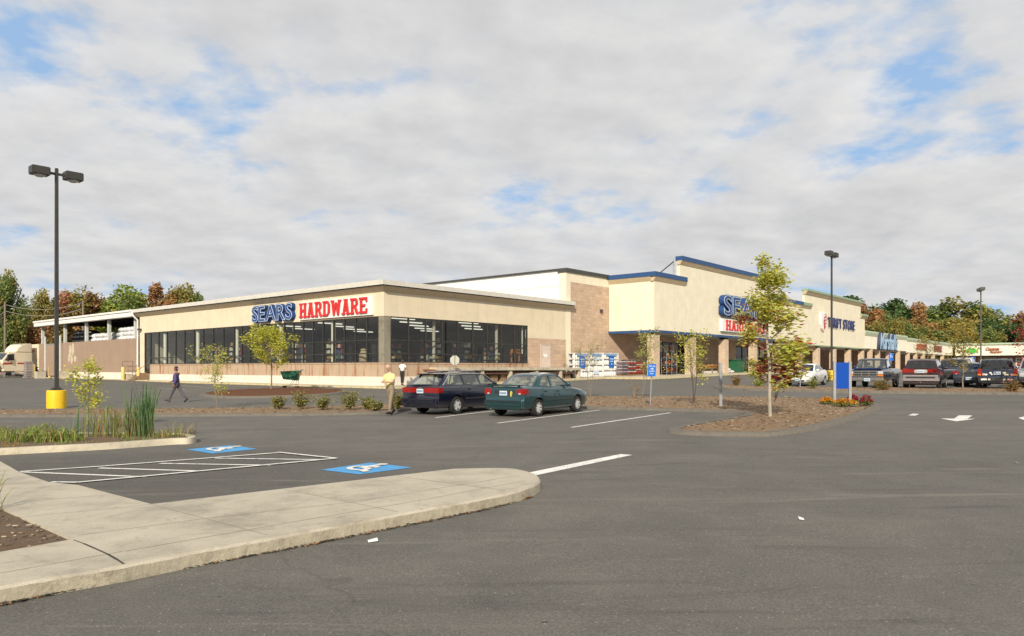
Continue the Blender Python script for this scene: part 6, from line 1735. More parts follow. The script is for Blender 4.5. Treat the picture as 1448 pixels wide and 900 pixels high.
# weeds in the planted corner of the walk
o = empty('grass_tuft', G(-14, 724, .12), 0, 'green and straw coloured grass tuft reaching in at the left edge by the walk', 'grass'); m = MB(); blades(m, (0, 0, 0), 12, .5, .12, 1.0, .014, random.Random(5), 0, .6); m.build('leaves', GRS, o)
m = MB(); blades(m, (0, 0, 0), 10, .5, .14, 1.1, .012, random.Random(6), 0, .8); m.build('dry_leaves', STRAW, o)
# ================================================================== street furniture
def lamp_post(px, py, label, H_=10.4, arm=U, Y=None):
    p = G(px, py) if Y is None else AT(px, Y); o = empty('lamp_post', p, math.atan2(arm.y, arm.x), label, 'street lamp', 'parking lot lamp posts')
    m = MB(); m.lathe([(.385, -.1), (.385, .70), (.375, .765), (.35, .78), (0, .78)], 28); m.build('base', YEL, o, smooth=40)
    m = MB(); m.box(-.22, .22, -.22, .22, .781, .80); m.box(-.14, .14, -.14, .14, .80, .90)
    for sx in (-.17, .17):
        for sy in (-.17, .17): m.lathe([(.02, .8), (.02, .86)], 6, c=(sx, sy, 0))
    m.build('base_plate', LAMPB, o)
    m = MB()
    for (a, za), (b_, zb) in (((.075, .9), (.060, H_)),):
        m.faces([(-a, -a, za), (a, -a, za), (a, a, za), (-a, a, za), (-b_, -b_, zb), (b_, -b_, zb), (b_, b_, zb), (-b_, b_, zb)], [(0, 1, 5, 4), (1, 2, 6, 5), (2, 3, 7, 6), (3, 0, 4, 7), (4, 5, 6, 7)])
    m.build('pole', LAMPB, o, bevel=.012)
    m = MB(); m.box(-.42, .42, -.04, .04, H_ - .30, H_ - .20); m.build('arm', LAMPB, o)
    for sx in (-1, 1):
        m = MB(); x0, x1 = sorted((sx * .30, sx * 1.0))
        m.box(x0, x1, -.26, .26, H_ - .42, H_ - .06); hd = m.build('lamp_head', LAMPB, o, bevel=.03)
        m = MB(); m.lathe([(0, -.09), (.12, -.075), (.22, -.02), (.24, .0), (0, .0)], 16, c=((x0 + x1) / 2, 0, H_ - .42)); m.build('lens', mat('lamp_lens', (.55, .56, .55), .15, var=.05), hd, smooth=60)
    return o
lamp_post(80, 577.5, 'nearest double headed lamp post on a fat yellow base at the left')
lamp_post(1176, 537.5, 'double headed lamp post rising in front of the thrift store')
lamp_post(1387, 531.3, 'most distant lamp post, before the wood at the right', arm=Vector((.35, .94)), Y=90.)

# blank blue board on two posts
A_, B_ = G(1180, 570, .1), G(1202, 570, .1)
o = empty('board_sign', (A_ + B_) / 2, math.atan2(B_.y - A_.y, B_.x - A_.x), 'blank blue board between two grey posts at the flower bed', 'sign'); hw = (B_ - A_).length / 2
z1 = CAM_Z + (HY - 512) / FOC * A_.y - A_.z; zb = CAM_Z + (HY - 550) / FOC * A_.y - A_.z; zt = CAM_Z + (HY - 513) / FOC * A_.y - A_.z
for sx in (-1, 1):
    m = MB(); m.box(sx * hw - .05, sx * hw + .05, -.05, .05, -.1, z1 + .02); m.build('post', GREYP, o, bevel=.008)
m = MB(); m.box(-hw + .05, hw - .05, -.02, .02, zb, zt); m.build('board', BOARDB, o)
# bare grey post
p = G(1019, 573.5, .1); o = empty('sign_post', p, 0, 'bare grey steel post without a sign in the mulch', 'post'); h = CAM_Z + (HY - 513) / FOC * p.y - p.z
m = MB(); m.box(-.055, .055, -.035, .035, -.1, h); m.build('post', GREYP, o, bevel=.006)
# leaning thin post near the white sedan with its sign edge on
p = G(1131, 548, .1); o = empty('edge_sign', p, 0, 'thin leaning sign post with its sign edge on beside the white sedan', 'sign')
m = MB(); m.path([(0, 0, -.1), (.22, 0, 2.35)], [.03, .03], 6); m.build('post', GREYP, o)
m = MB(); m.ext([(.12, -.20, 1.75), (.17, .20, 1.75), (.24, .20, 2.35), (.19, -.20, 2.35)], (.02, 0, 0)); m.build('panel', GREYP, o)
# small blue text sign
p = G(919.5, 573, .1); o = empty('text_sign', p, R(-8), 'small blue sign with four lines of white words on a grey post', 'sign')
h = CAM_Z + (HY - 515) / FOC * p.y - p.z; hb = CAM_Z + (HY - 532.5) / FOC * p.y - p.z
m = MB(); m.path([(0, .04, -.1), (.07, .04, h - .04)], [.028, .028], 8); m.build('post', GREYP, o)
cx_ = .065; m = MB(); m.ext([(cx_ - .165, -.01, hb), (cx_ + .135, -.01, hb), (cx_ + .165, -.01, h), (cx_ - .135, -.01, h)], (0, .02, 0)); pn = m.build('panel', SIGNB, o)
for i, (t, w) in enumerate((('Pick Up', .22), ('AND', .12), ('Loading', .20), ('Only', .12))):
    zc = h - .085 - i * (h - hb - .1) / 4
    xo = cx_ + .012 - .008 * i
    row = bpy.data.objects.new('text_line', None); COL.objects.link(row); row.parent = o; row.location = (xo, -.011, zc - .035)
    letters(row, t, -w / 2, w / 2, 0, .062, [(.015, .003, -.0005, SIGNW)], gap=.16)
    # one mesh per line of words
    chs = [c for c in row.children]
    bm = bmesh.new()
    for c in chs: bm.from_mesh(c.data)
    me = bpy.data.meshes.new('text_line'); bm.to_mesh(me); bm.free(); me.materials.append(SIGNW)
    for c in chs: bpy.data.objects.remove(c)
    loc_ = row.location.copy(); bpy.data.objects.remove(row)
    link('words', me, pn, loc_)
# stop sign seen from its back
p = AT(643, 54, .05); o = empty('stop_sign', p, R(4), 'grey back of an octagonal stop sign on a post behind the wagon', 'sign')
zc = CAM_Z + (HY - 509.6) / FOC * p.y - p.z; rr = .36
m = MB(); m.box(-.035, .035, -.07, -.03, -.1, zc + rr * .96); m.build('post', mat('post_olive', (.22, .22, .18), .6), o)
m = MB(); m.ext([(rr * math.cos(R(22.5 + 45 * k)), -.028, zc + rr * math.sin(R(22.5 + 45 * k))) for k in range(8)], (0, .012, 0)); m.build('octagon', mat('bare_aluminium', (.42, .43, .38), .5, .3, var=.08), o)
m = MB(); m.ext([(rr * .98 * math.cos(R(22.5 + 45 * k)), -.015, zc + rr * .98 * math.sin(R(22.5 + 45 * k))) for k in range(8)], (0, .003, 0)); m.build('red_face', RED, o)
# accessible parking signs on posts
def access_sign(px, Y, ztop_px, h_px, label):
    p = AT(px, Y); zt = CAM_Z + (HY - ztop_px) / FOC * Y - p.z; h = h_px / FOC * Y; w = h * .58
    o = empty('accessible_sign', p, R(-20), label, 'sign', 'blue accessible parking signs')
    m = MB(); m.tube((0, .04, -.1), (0, .04, zt), .03); m.build('post', GREYP, o)
    m = MB(); m.box(-w / 2, w / 2, -.012, .0, zt - h * .62, zt); m.box(-w / 2, w / 2, -.012, .0, zt - h, zt - h * .66); pn = m.build('panel', SIGNB, o)
    m = MB(); c = (0, -.014, zt - h * .40); r_ = w * .24
    m.path([(c[0] + r_ * math.cos(R(a)), c[1], c[2] + r_ * math.sin(R(a))) for a in range(120, 400, 20)], [w * .04] * 14, 5); m.path([(-w * .05, -.014, zt - h * .12), (-w * .03, -.014, zt - h * .36), (w * .18, -.014, zt - h * .36), (w * .27, -.014, zt - h * .52)], [w * .05] * 4, 5)
    m.ell((-w * .06, -.014, zt - h * .07), w * .07, .01, w * .07, 8, 5); m.build('symbol', SIGNW, pn)
access_sign(1260, 62, 500, 10.5, 'blue accessible parking sign just over the pickup, by the white store front')
access_sign(1376, 70, 505, 10, 'blue accessible parking sign right of the golden young tree')

# ---- goods before the entrance front
def at_front(name, px, py, c, rz, label, cat, group=None, h=.15):
    x, _ = onY(px, py, c); wx, wy = L2W(x, c)
    return empty(name, (wx, wy, g(wx, wy) + h), TH + rz, label, cat, group), x
CAGE = mat('cage_white', (.72, .72, .70), .5)
TANK = mat('tank_white', (.66, .66, .64), .4, var=.15, scale=8.)
for k, (p0, p1) in enumerate(((807.5, 828), (828.5, 848), (848.5, 870))):
    a0 = onY(p0, 515, -.9)[0]; a1 = onY(p1, 515, -.9)[0]; w = a1 - a0; x = (a0 + a1) / 2
    wx, wy = L2W(x, -.9); zt = CAM_Z + (HY - 499.5) / FOC * wy - g(wx, wy) - .15
    o = empty('gas_cage', (wx, wy, g(wx, wy) + .15), TH, ('white gas bottle cage with a blue poster, leftmost at the block wall', 'middle white gas bottle cage at the block wall', 'white gas bottle cage with a blue poster, next to the stacked bags')[k], 'gas cage', 'white gas bottle cages')
    m = MB()
    for sx in (-w / 2 + .04, w / 2 - .04, 0):
        for sy in (-.38, .38): m.box(sx - .03, sx + .03, sy - .03, sy + .03, 0, zt)
    for i in range(5): m.box(-w / 2 + .02, w / 2 - .02, -.40, -.36, .05 + i * (zt - .1) / 4 - .02, .05 + i * (zt - .1) / 4 + .03); m.box(-w / 2 + .02, w / 2 - .02, -.34, .36, .05 + i * (zt - .1) / 4 - .02, .05 + i * (zt - .1) / 4)
    m.build('frame', CAGE, o)
    for i in range(4):
        m = MB(); hh = (zt - .1) / 4 * .88; nT = max(2, int(w / .33)); z0 = .06 + i * (zt - .1) / 4
        for q in range(nT): m.lathe([(.13, z0), (.165, z0 + .06), (.165, z0 + hh * .75), (.10, z0 + hh * .92), (.10, z0 + hh), (0, z0 + hh)], 10, c=(-w / 2 + (q + .5) * w / nT, -.20, 0))
        m.build('gas_bottles', TANK, o, smooth=50)
    m = MB(); m.box(-w / 2 + .02, w / 2 - .02, .36, .40, 0, zt); m.build('back_panel', CAGE, o)
    if k != 1:
        m = MB(); m.box(-.42, .48, -.44, -.41, zt * .38, zt * .86); pn = m.build('poster', SIGNB, o)
        m = MB()
        for i, (a, b_, z) in enumerate(((-.3, .36, .72), (-.22, .3, .62), (-.1, .16, .5))): m.box(a, b_, -.446, -.442, zt * z, zt * (z + .045))
        m.build('poster_lines', mat('poster_pale_blue', (.45, .6, .75), .5), pn)
    else:
        m = MB(); m.box(-.5, .4, -.44, -.41, zt * .70, zt * .86); m.box(-.5, .4, -.44, -.41, zt * .12, zt * .26); m.build('notice', mat('notice_pale', (.5, .6, .72), .5), o)
    m = MB(); m.box(-w * .35, w * .35, -.445, -.42, zt * .88, zt * .97); m.build('name_plate', mat('cage_blue_text', (.2, .35, .6), .5), o)
def bag_stack(px0, px1, py, n, cols, label, h=.15):
    a0 = onY(px0, py, -1.4)[0]; a1 = onY(px1, py, -1.4)[0]; x = (a0 + a1) / 2; wx, wy = L2W(x, -1.4)
    o = empty('bag_stack', (wx, wy, g(wx, wy) + h), TH, label, 'bag stack', 'stacks of filled bags under the canopy'); w = a1 - a0; r_ = random.Random(int(px0))
    m = MB(); m.box(-w / 2, w / 2, -.55, .55, 0, .13); m.build('pallet', WOOD, o)
    for k in range(n):
        m = MB()
        for q in range(3): m.ell((-w / 2 + w * (q + .5) / 3 + r_.uniform(-.03, .03), r_.uniform(-.05, .05), .13 + .09 + .165 * k), w / 6 * 1.08, .58, .105, 10, 6)
        m.build('bag_layer', cols[k % len(cols)], o, smooth=60)
G1, G2, R1, R2 = mat('bag_grey', (.16, .13, .15), .45, var=.4, scale=4.), mat('bag_lilac', (.38, .33, .36), .45, var=.4, scale=4.), mat('bag_red', (.36, .05, .035), .4, var=.4, scale=4.), mat('bag_pale', (.52, .44, .40), .45, var=.4, scale=4.)
bag_stack(873.5, 883.5, 522, 8, [G1, G2], 'grey banded stack of filled bags beside the gas cages')
bag_stack(884, 895, 522, 9, [R1, R2, G1], 'red and pale stack of filled bags in the middle')
bag_stack(895.5, 905, 522, 7, [R1, R1, R2], 'low red stack of filled bags by the first column')
# flower rack
o, x = at_front('flower_rack', 947, 515, -3.2, 0, 'tall grey wire rack full of potted flowers by the entrance', 'flower rack')
m = MB()
for sx in (-1.2, -.1, 1.0):
    for sy in (-.3, .3): m.tube((sx, sy, 0), (sx, sy, 2.9), .03, n=6)
for z in (.25, 1.0, 1.75, 2.5, 2.88): m.box(-1.2, 1.0, -.3, .3, z - .02, z + .01)
m.build('frame', GREYP, o)
FLW = m_items('pot_flowers', [(.62, .03, .02), (.70, .22, .02), (.72, .55, .03), (.70, .64, .5), (.45, .02, .04), (.06, .12, .03), (.05, .10, .03)], .6)
r_ = random.Random(2)
for z in (.26, 1.01, 1.76, 2.51):
    m = MB()
    for k in range(150): leaf(m, (r_.uniform(-1.15, .95), r_.uniform(-.3, .3), z + r_.uniform(.08, .5)), .15, r_)
    m.build('potted_flowers', FLW, o)
# low flower benches
for px, lb in ((996, 'left half of the low flower bench between the second and third columns'), (1009, 'right half of the low flower bench next to the third column')):
    o, x = at_front('flower_bench', px, 525, -3.6, 0, lb, 'flower bench', 'low flower benches')
    m = MB(); m.box(-1.2, 1.2, -.45, .45, .55, .62)
    for sx in (-1.1, 1.1):
        for sy in (-.38, .38): m.box(sx - .04, sx + .04, sy - .04, sy + .04, 0, .55)
    m.build('bench', WOOD, o); m = MB()
    for k in range(220): leaf(m, (r_.uniform(-1.2, 1.2), r_.uniform(-.45, .45), .62 + r_.uniform(.03, .4)), .14, r_)
    m.build('potted_flowers', FLW, o)
    m = MB()
    for k in range(6): m.lathe([(.10, .0), (.14, .28), (0, .28)], 8, c=(-1.0 + .4 * k, -.3, 0))
    m.build('pots', mat('pot_pale', (.5, .46, .42), .7), o)
# green bin and cart beyond the third column
o, x = at_front('green_bin', 1041, 520, -3.0, 0, 'dark green plastic bin under the canopy behind the maple', 'bin'); m = MB(); m.faces([(-1, -.6, 0), (1, -.6, 0), (1, .6, 0), (-1, .6, 0), (-1.2, -.7, 1.5), (1.2, -.7, 1.5), (1.2, .7, 1.5), (-1.2, .7, 1.5)], [(0, 3, 2, 1), (4, 5, 6, 7), (0, 1, 5, 4), (1, 2, 6, 5), (2, 3, 7, 6), (3, 0, 4, 7)]); m.build('tub', mat('bin_green', (.02, .12, .06), .5), o, bevel=.05); m = MB(); m.box(-1.25, 1.25, -.75, .75, 1.501, 1.6); m.build('lid', mat('bin_green', (.02, .12, .06)), o, bevel=.03)
o, x = at_front('pale_bag_pile', 1032, 528, -4.0, 0, 'small pile of pale bags beside the third column', 'bag pile'); m = MB()
for k in range(6): m.ell((-.8 + .45 * (k % 4), .1 * (k % 2), .15 + .25 * (k // 4)), .36, .4, .18, 10, 6)
m.build('bags', mat('bag_white', (.6, .6, .6), .5, var=.3), o, smooth=60)
o, x = at_front('hand_truck', 803.5, 530, -.5, 0, 'small dark hand truck leaning at the wall beside the gas cages', 'hand truck', h=.13); m = MB()
for sy in (-.2, .2): m.path([(sy, -.25, .1), (sy, .25, 1.2), (sy, .35, 1.3)], [.022] * 3, 6)
for z in (.3, .6, .9): m.tube((-.2, -.25 + (z - .1) * .45, z), (.2, -.25 + (z - .1) * .45, z), .015)
m.build('frame', DARKP, o); m = MB(); m.box(-.22, .22, -.5, -.25, .04, .07); m.build('toe_plate', DARKP, o)
for sx in (-.27, .27): m = MB(); m.lathe([(0, -.04), (.14, -.04), (.14, .04), (0, .04)], 14, axis='X', c=(sx, -.2, .14)); m.build('wheel', TYRE, o)

# ---- green shopping cart
p = G(411, 549, .10); o = empty('shopping_cart', p, R(180), 'green plastic shopping cart standing on the red mulch by the store', 'shopping cart')
o.scale = (1.12,) * 3
CG = mat('cart_green', (.012, .10, .058), .5)
m = MB(); m.faces([(-.44, -.24, .46), (.40, -.20, .54), (.40, .20, .54), (-.44, .24, .46), (-.56, -.30, 1.06), (.56, -.26, 1.0), (.56, .26, 1.0), (-.56, .30, 1.06)], [(0, 3, 2, 1), (0, 1, 5, 4), (1, 2, 6, 5), (2, 3, 7, 6), (3, 0, 4, 7)])
for a, b_ in (((-.56, -.30, 1.06), (.56, -.26, 1.0)), ((.56, -.26, 1.0), (.56, .26, 1.0)), ((.56, .26, 1.0), (-.56, .30, 1.06))): m.tube(a, b_, .025, n=6)
m.build('basket', CG, o)
m = MB(); m.path([(-.55, -.30, 1.0), (-.70, -.30, 1.12), (-.70, .30, 1.12), (-.55, .30, 1.0)], [.02] * 4, 6)
for sy in (-.24, .24): m.path([(-.45, sy, .52), (-.38, sy, .2), (.40, sy * .8, .14)], [.016] * 3, 6); m.tube((.0, sy * .9, .18), (-.2, sy, .50), .014, n=6)
m.tube((-.38, -.24, .2), (-.38, .24, .2), .014, n=6); m.build('frame', GREYP, o)
m = MB(); m.box(-.62, -.56, -.2, .2, .8, .98); m.build('seat_flap', mat('flap_yellow', (.55, .38, .08), .5), o)
for sx, sy in ((-.38, .24), (-.38, -.24), (.38, .19), (.38, -.19)): m = MB(); m.lathe([(0, -.015), (.065, -.015), (.065, .015), (0, .015)], 12, axis='Y', c=(sx, sy, .065)); m.build('wheel', TYRE, o)

# ---- semi truck at the left edge
TC = carpaint('truck_cream', (.80, .72, .55), 0., .35); TR_ = mat('truck_red_stripe', (.42, .05, .03), .4)
tp = L2W(-1.15, 74.5); p = Vector((tp[0], tp[1], g(*tp)))
hd = TH + math.pi - R(-16)
o = empty('semi_truck', p, hd, 'cream semi truck with a red stripe and tall sleeper cut by the left edge', 'truck'); sc_ = 1.12; o.scale = (sc_,) * 3
m = MB()   # local +x forward: cab front at 5.8
m.ext([(-.4, -1.15, .75), (3.0, -1.15, .75), (3.0, -1.15, 1.45), (3.05, -1.15, 2.1), (2.35, -1.15, 2.95), (1.6, -1.15, 3.05), (1.3, -1.15, 3.0), (-.4, -1.15, 3.0)], (0, 2.3, 0)); m.build('cab', TC, o, bevel=.06)
m = MB(); m.ext([(3.01, -.75, .8), (5.2, -.75, .9), (5.3, -.75, 1.2), (5.2, -.75, 1.75), (3.06, -.75, 2.05)], (0, 1.5, 0)); m.build('hood', TC, o, bevel=.08)
m = MB()
for sy in (-1, 1):
    q = [(2.95, 1.0), (3.3, 1.35), (3.9, 1.5), (4.5, 1.35), (4.9, 1.0), (5.2, 1.0), (5.0, 1.6), (4.2, 1.75), (3.0, 1.7)]
    m.ext([(x, sy * .76, z) for x, z in q], (0, sy * .40, 0))
m.build('front_fender', TC, o, bevel=.03)
m = MB(); m.ext([(-.4, -1.12, 3.0), (1.55, -1.12, 3.05), (1.30, -1.12, 3.55), (.85, -1.12, 3.95), (.3, -1.12, 4.1), (-.4, -1.12, 4.1)], (0, 2.24, 0)); m.build('sleeper_fairing', TC, o, bevel=.16)
for sy in (-1, 1):
    m = MB(); yy = sorted((sy * 1.15, sy * 1.165)); m.box(-.38, 1.35, yy[0], yy[1], 1.62, 1.80); m.ext([(1.95, sy * 1.152, 1.60), (3.02, sy * 1.152, 1.55), (3.02, sy * 1.152, 1.78), (1.95, sy * 1.152, 1.80)], (0, sy * .015, 0)); m.build('red_stripe', TR_, o)
    m = MB(); m.ext([(1.75, sy * 1.153, 2.05), (2.82, sy * 1.153, 2.05), (2.3, sy * 1.153, 2.78), (1.75, sy * 1.153, 2.82)], (0, sy * .012, 0)); m.build('side_window', mat('truck_glass', (.03, .04, .045), .08), o)
    m = MB(); yy = sorted((sy * 1.25, sy * 1.45)); m.box(2.5, 2.62, yy[0], yy[1], 1.9, 2.75); m.build('mirror', DARKP, o, bevel=.02)
    m = MB(); m.lathe([(0, 0), (.32, 0), (.32, 1.4), (0, 1.4)], 16, axis='X', c=(.3, sy * .85, .62)); m.build('fuel_tank', CHROME, o, smooth=40)
m = MB(); m.ext([(3.03, -1.0, 2.12), (3.03, 1.0, 2.12), (2.40, .95, 2.9), (2.40, -.95, 2.9)], (.02, 0, .02)); m.build('windscreen', mat('truck_glass', (.03, .04, .045), .08), o)
m = MB(); m.box(-3.8, 5.0, -.45, .45, .65, .9); m.build('chassis', DARKP, o)
m = MB(); m.box(5.1, 5.45, -1.15, 1.15, .45, .85); m.build('bumper', CHROME, o, bevel=.04)
m = MB(); m.box(5.22, 5.32, -.55, .55, .95, 1.65); m.build('grille', CHROME, o)
tmw, rmw = wheel_meshes(.52, .3, 6, RIM)
for wx, ys in ((3.95, (-1.0, 1.0)), (-1.9, (-.95, .95)), (-3.2, (-.95, .95))):
    for yy in ys: wl = link('wheel', tmw, o, (wx, yy, .52), (0, 0, 0 if yy > 0 else math.pi)); link('rim', rmw, wl)
for sy in (-1, 1):
    m = MB(); m.path([(-2.75, sy * .95, 1.05), (-2.45, sy * .95, 1.20), (-1.6, sy * .95, 1.20), (-1.25, sy * .95, .95)], [.2] * 4, 8); m.build('mudguard', WHITE, o, smooth=60)
m = MB(); m.box(-13.5, -1.15, -1.25, 1.25, 1.25, 4.05); tl = m.build('trailer', mat('trailer_cream', (.64, .57, .43), .6, var=.1), o, bevel=.03)
m = MB(); m.box(-1.14, -1.12, -.55, .45, 3.1, 3.45); m.build('faded_lettering', mat('trailer_mark', (.40, .22, .17), .7, var=.5, scale=9.), tl)
pw = G(41, 534.8, .0); o = empty('pallet_pile', pw, TH, 'grey stack of empty crates beside the truck and the farthest bollard', 'crates')
for k in range(9): m = MB(); m.box(-.45, .45, -.5, .5, .24 * k, .24 * k + .20); m.build('crate', mat('crate_grey', (.24, .21, .21), .8, var=.3), o, bevel=.02)

# ---- power poles, wires and the brick building behind the left trees
def pole(px, Y, top_px, label, arm=False):
    p = AT(px, Y); h = CAM_Z + (HY - top_px) / FOC * Y - p.z; o = empty('power_pole', p, R(20), label, 'power pole', 'power poles behind the lot')
    m = MB(); m.lathe([(.19, -.3), (.12, h), (0, h)], 10); m.build('pole', mat('pole_wood', (.20, .16, .12), .9), o, smooth=40)
    if arm: m = MB(); m.box(-1.1, 1.1, -.06, .06, h - .6, h - .45); m.build('cross_arm', WOOD, o)
    return Vector((p.x, p.y, p.z + h - .4))
wp = [pole(-30, 104, 428, 'power pole outside the left edge that carries the wires'), pole(7, 104, 427, 'leftmost power pole in view, above the truck'), pole(117.5, 108, 424, 'power pole in front of the red leaved tree')]
o = empty('overhead_wires', wp[1], 0, 'pale overhead wires strung between the power poles', 'wires')
m = MB()
for dz in (0, -.9):
    for a, b_ in zip(wp, wp[1:]):
        P = [a.lerp(b_, t / 8) + Vector((0, 0, dz - .9 * (1 - (t / 4 - 1) ** 2))) - wp[1] for t in range(9)]; m.path(P, [.035] * 9, 4)
m.build('wire', mat('wire_grey', (.34, .31, .27), .7), o)
p = AT(27, 150); o = empty('brick_building', p, R(12), 'red brick building half hidden behind the left trees', 'building'); m = MB(); m.box(-4.4, 4.4, 0, 9, -.5, 12.6); m.build('wall', m_brick('far_brick', (.32, .15, .11), (.30, .2, .16), .5, .2), o)
m = MB(); m.box(-4.6, 4.6, -.2, 9.2, 12.6, 13.0); m.build('roof', ROOFM, o)
for sx in (-3, -1, 1, 3):
    for z in (3, 6.2, 9.6): m = MB(); m.box(sx - .55, sx + .55, -.08, .02, z, z + 1.7); f = m.build('window', WHITE, o); m = MB(); m.box(sx - .42, sx + .42, -.1, -.081, z + .12, z + 1.58); m.build('pane', mat('far_pane', (.05, .06, .07), .15), f)

# ================================================================== people  (local: +x is forward, +y the person's left)
def skinned(V_, E_, rad, root=0, sub=1):
    me = bpy.data.meshes.new('skin'); me.from_pydata(V_, E_, []); ob = bpy.data.objects.new('skin', me); COL.objects.link(ob)
    md = ob.modifiers.new('s', 'SKIN'); md.use_smooth_shade = True
    for i, r_ in enumerate(rad):
        d = me.skin_vertices[0].data[i]; d.radius = r_ if isinstance(r_, tuple) else (r_, r_); d.use_root = (i == root)
    sb = ob.modifiers.new('d', 'SUBSURF'); sb.levels = sub; sb.render_levels = sub
    dg = bpy.context.evaluated_depsgraph_get(); dg.update()
    out = bpy.data.meshes.new_from_object(ob.evaluated_get(dg)); bpy.data.objects.remove(ob)
    for p in out.polygons: p.use_smooth = True
    return out

def person(loc, ang, label, hgt, lean, legs, arms, top_m, leg_m, shoe_m, skin, hair_m, sleeves='short', belly=.0, bald=False, head_tilt=0.0, jacket=False):
    """legs: (hip swing, knee bend) left/right; arms: (shoulder swing, elbow bend, outward, inward turn) left/right, degrees"""
    o = empty('person', loc, ang, label, 'person', 'people on foot'); s_ = hgt / 1.75
    pel = Vector((0, 0, .95)); ln = R(lean)
    def up(z, x=0.0): return Vector((math.sin(ln) * z + x, 0, .95 + math.cos(ln) * z))
    chest, neck, headb = up(.36), up(.54), up(.60, .015)
    hc = headb + Vector((math.sin(R(head_tilt)) * .12 + .01, 0, .115))
    Vs, Es, Rs = [], [], []
    def av(p, r_): Vs.append(tuple(p)); Rs.append(r_); return len(Vs) - 1
    i0 = av(pel, (.105, .085)); i1 = av(up(.18, belly * .3), (.10, .085)); i2 = av(chest, (.135, .095)); i3 = av(up(.49), (.10, .09)); i4 = av(neck, .068); i5 = av(headb, .066)
    Es += [(i0, i1), (i1, i2), (i2, i3), (i3, i4), (i4, i5)]
    J = {}
    for k, sy in ((0, 1), (1, -1)):
        a, kb = R(legs[k][0]), R(legs[k][1]); hip = Vector((0, sy * .095, .90)); kn = hip + .43 * Vector((math.sin(a), 0, -math.cos(a))); b_ = a - kb
        an = kn + .41 * Vector((math.sin(b_), 0, -math.cos(b_))); J['leg', k] = (hip, kn, an, b_)
        h_ = av(hip, .07); kk = av(kn, .056); aa = av(an, .040); Es += [(i0, h_), (h_, kk), (kk, aa)]
    for k, sy in ((0, 1), (1, -1)):
        sw, eb, ow, iw = (R(q) for q in arms[k]); sh = up(.45) + Vector((0, sy * .185, 0))
        d1 = Vector((math.sin(sw + ln) * math.cos(ow), sy * math.sin(ow), -math.cos(sw + ln) * math.cos(ow))); el = sh + .29 * d1
        f = sw + ln + eb; d2 = Vector((math.sin(f) * math.cos(iw), -sy * math.sin(iw), -math.cos(f) * math.cos(iw))); wr = el + .25 * d2; hn = wr + .085 * d2
        J['arm', k] = (sh, el, wr, hn, d2, sy)
        q0 = av(up(.45) + Vector((0, sy * .11, 0)), .075); q1 = av(sh, .056); q2 = av(el, .041); q3 = av(wr, .027); q4 = av(hn, (.036, .020)); Es += [(i2, q0), (q0, q1), (q1, q2), (q2, q3), (q3, q4)]
    body = skinned(Vs, Es, Rs, 0, 1)
    # head with face, and fingers, fused into the same mesh
    m = MB(); m.faces([tuple(v.co) for v in body.vertices], [tuple(p.vertices) for p in body.polygons])
    T = Matrix.Translation(hc) @ Matrix.Rotation(R(head_tilt), 4, 'Y'); m.M = T
    rings = [(-.118, .018, .03, .035), (-.10, .035, .05, .045), (-.06, .062, .064, .020), (-.01, .082, .072, .004), (.04, .094, .077, -.004), (.08, .085, .068, -.008), (.108, .05, .042, -.010), (.118, .0, .0, -.010)]
    n_ = 14; rr = [m.add([(cx0 + rx * math.cos(6.2832 * j / n_), ry * math.sin(6.2832 * j / n_), z) for j in range(n_)]) for z, rx, ry, cx0 in rings]
    for a, b_ in zip(rr, rr[1:]):
        for j in range(n_): m.f.append((a + j, a + (j + 1) % n_, b_ + (j + 1) % n_, b_ + j)); m.m.append(0)
    m.ell((.096, 0, -.012), .020, .014, .026, 8, 6); m.ell((.078, 0, -.062), .016, .026, .008, 8, 5)
    for sy in (-1, 1): m.ell((-.005, sy * .078, -.005), .02, .012, .032, 8, 6)
    m.M = Matrix.Identity(4)
    for k in (0, 1):
        sh, el, wr, hn, d2, sy = J['arm', k]; side_ = Vector((d2.z, 0, -d2.x)); side_ = side_.normalized() if side_.length > .01 else Vector((1, 0, 0)); nrm = d2.cross(side_).normalized() * sy
        for q, L in enumerate((.068, .078, .072, .056)):
            b_ = hn + side_ * (.026 - .0175 * q) + d2 * .01; m.path([b_, b_ + d2 * L * .45 - nrm * .004, b_ + d2 * L * .8 - nrm * .018, b_ + d2 * L * .95 - nrm * .034], [.0095, .009, .0085, .006], 6)
        b_ = wr + d2 * .03 + side_ * .025; m.path([b_, b_ + side_ * .025 + d2 * .03, b_ + side_ * .03 + d2 * .062 - nrm * .012], [.011, .010, .007], 6)
    bo = m.build('body', skin, o, smooth=70)
    m = MB(); m.M = T
    for sy in (-1, 1): m.ell((.083, sy * .030, .012), .008, .013, .008, 8, 5)
    m.build('eyes', mat('eye_dark', (.03, .025, .02), .3), bo)
    # clothes: shells grown over the same skeleton
    def shell(name, m_, pts, edges, rads, sub=1):
        link(name, (lambda me: (me.materials.append(m_), me)[1])(skinned(pts, edges, rads, 0, sub)), o)
    P, E2, R2_ = [], [], []
    def pv(p, r_): P.append(tuple(p)); R2_.append(r_); return len(P) - 1
    hem = -.06 if jacket else .0
    a0 = pv(up(-.01 + hem), (.175 + belly * .2, .14 + belly * .25)); a1 = pv(up(.18, belly * .3), (.165 + belly * .3, .135 + belly * .35)); a2 = pv(chest, (.185, .14)); a3 = pv(up(.485), (.125, .105)); a4 = pv(up(.525), .075); E2 += [(a0, a1), (a1, a2), (a2, a3), (a3, a4)]
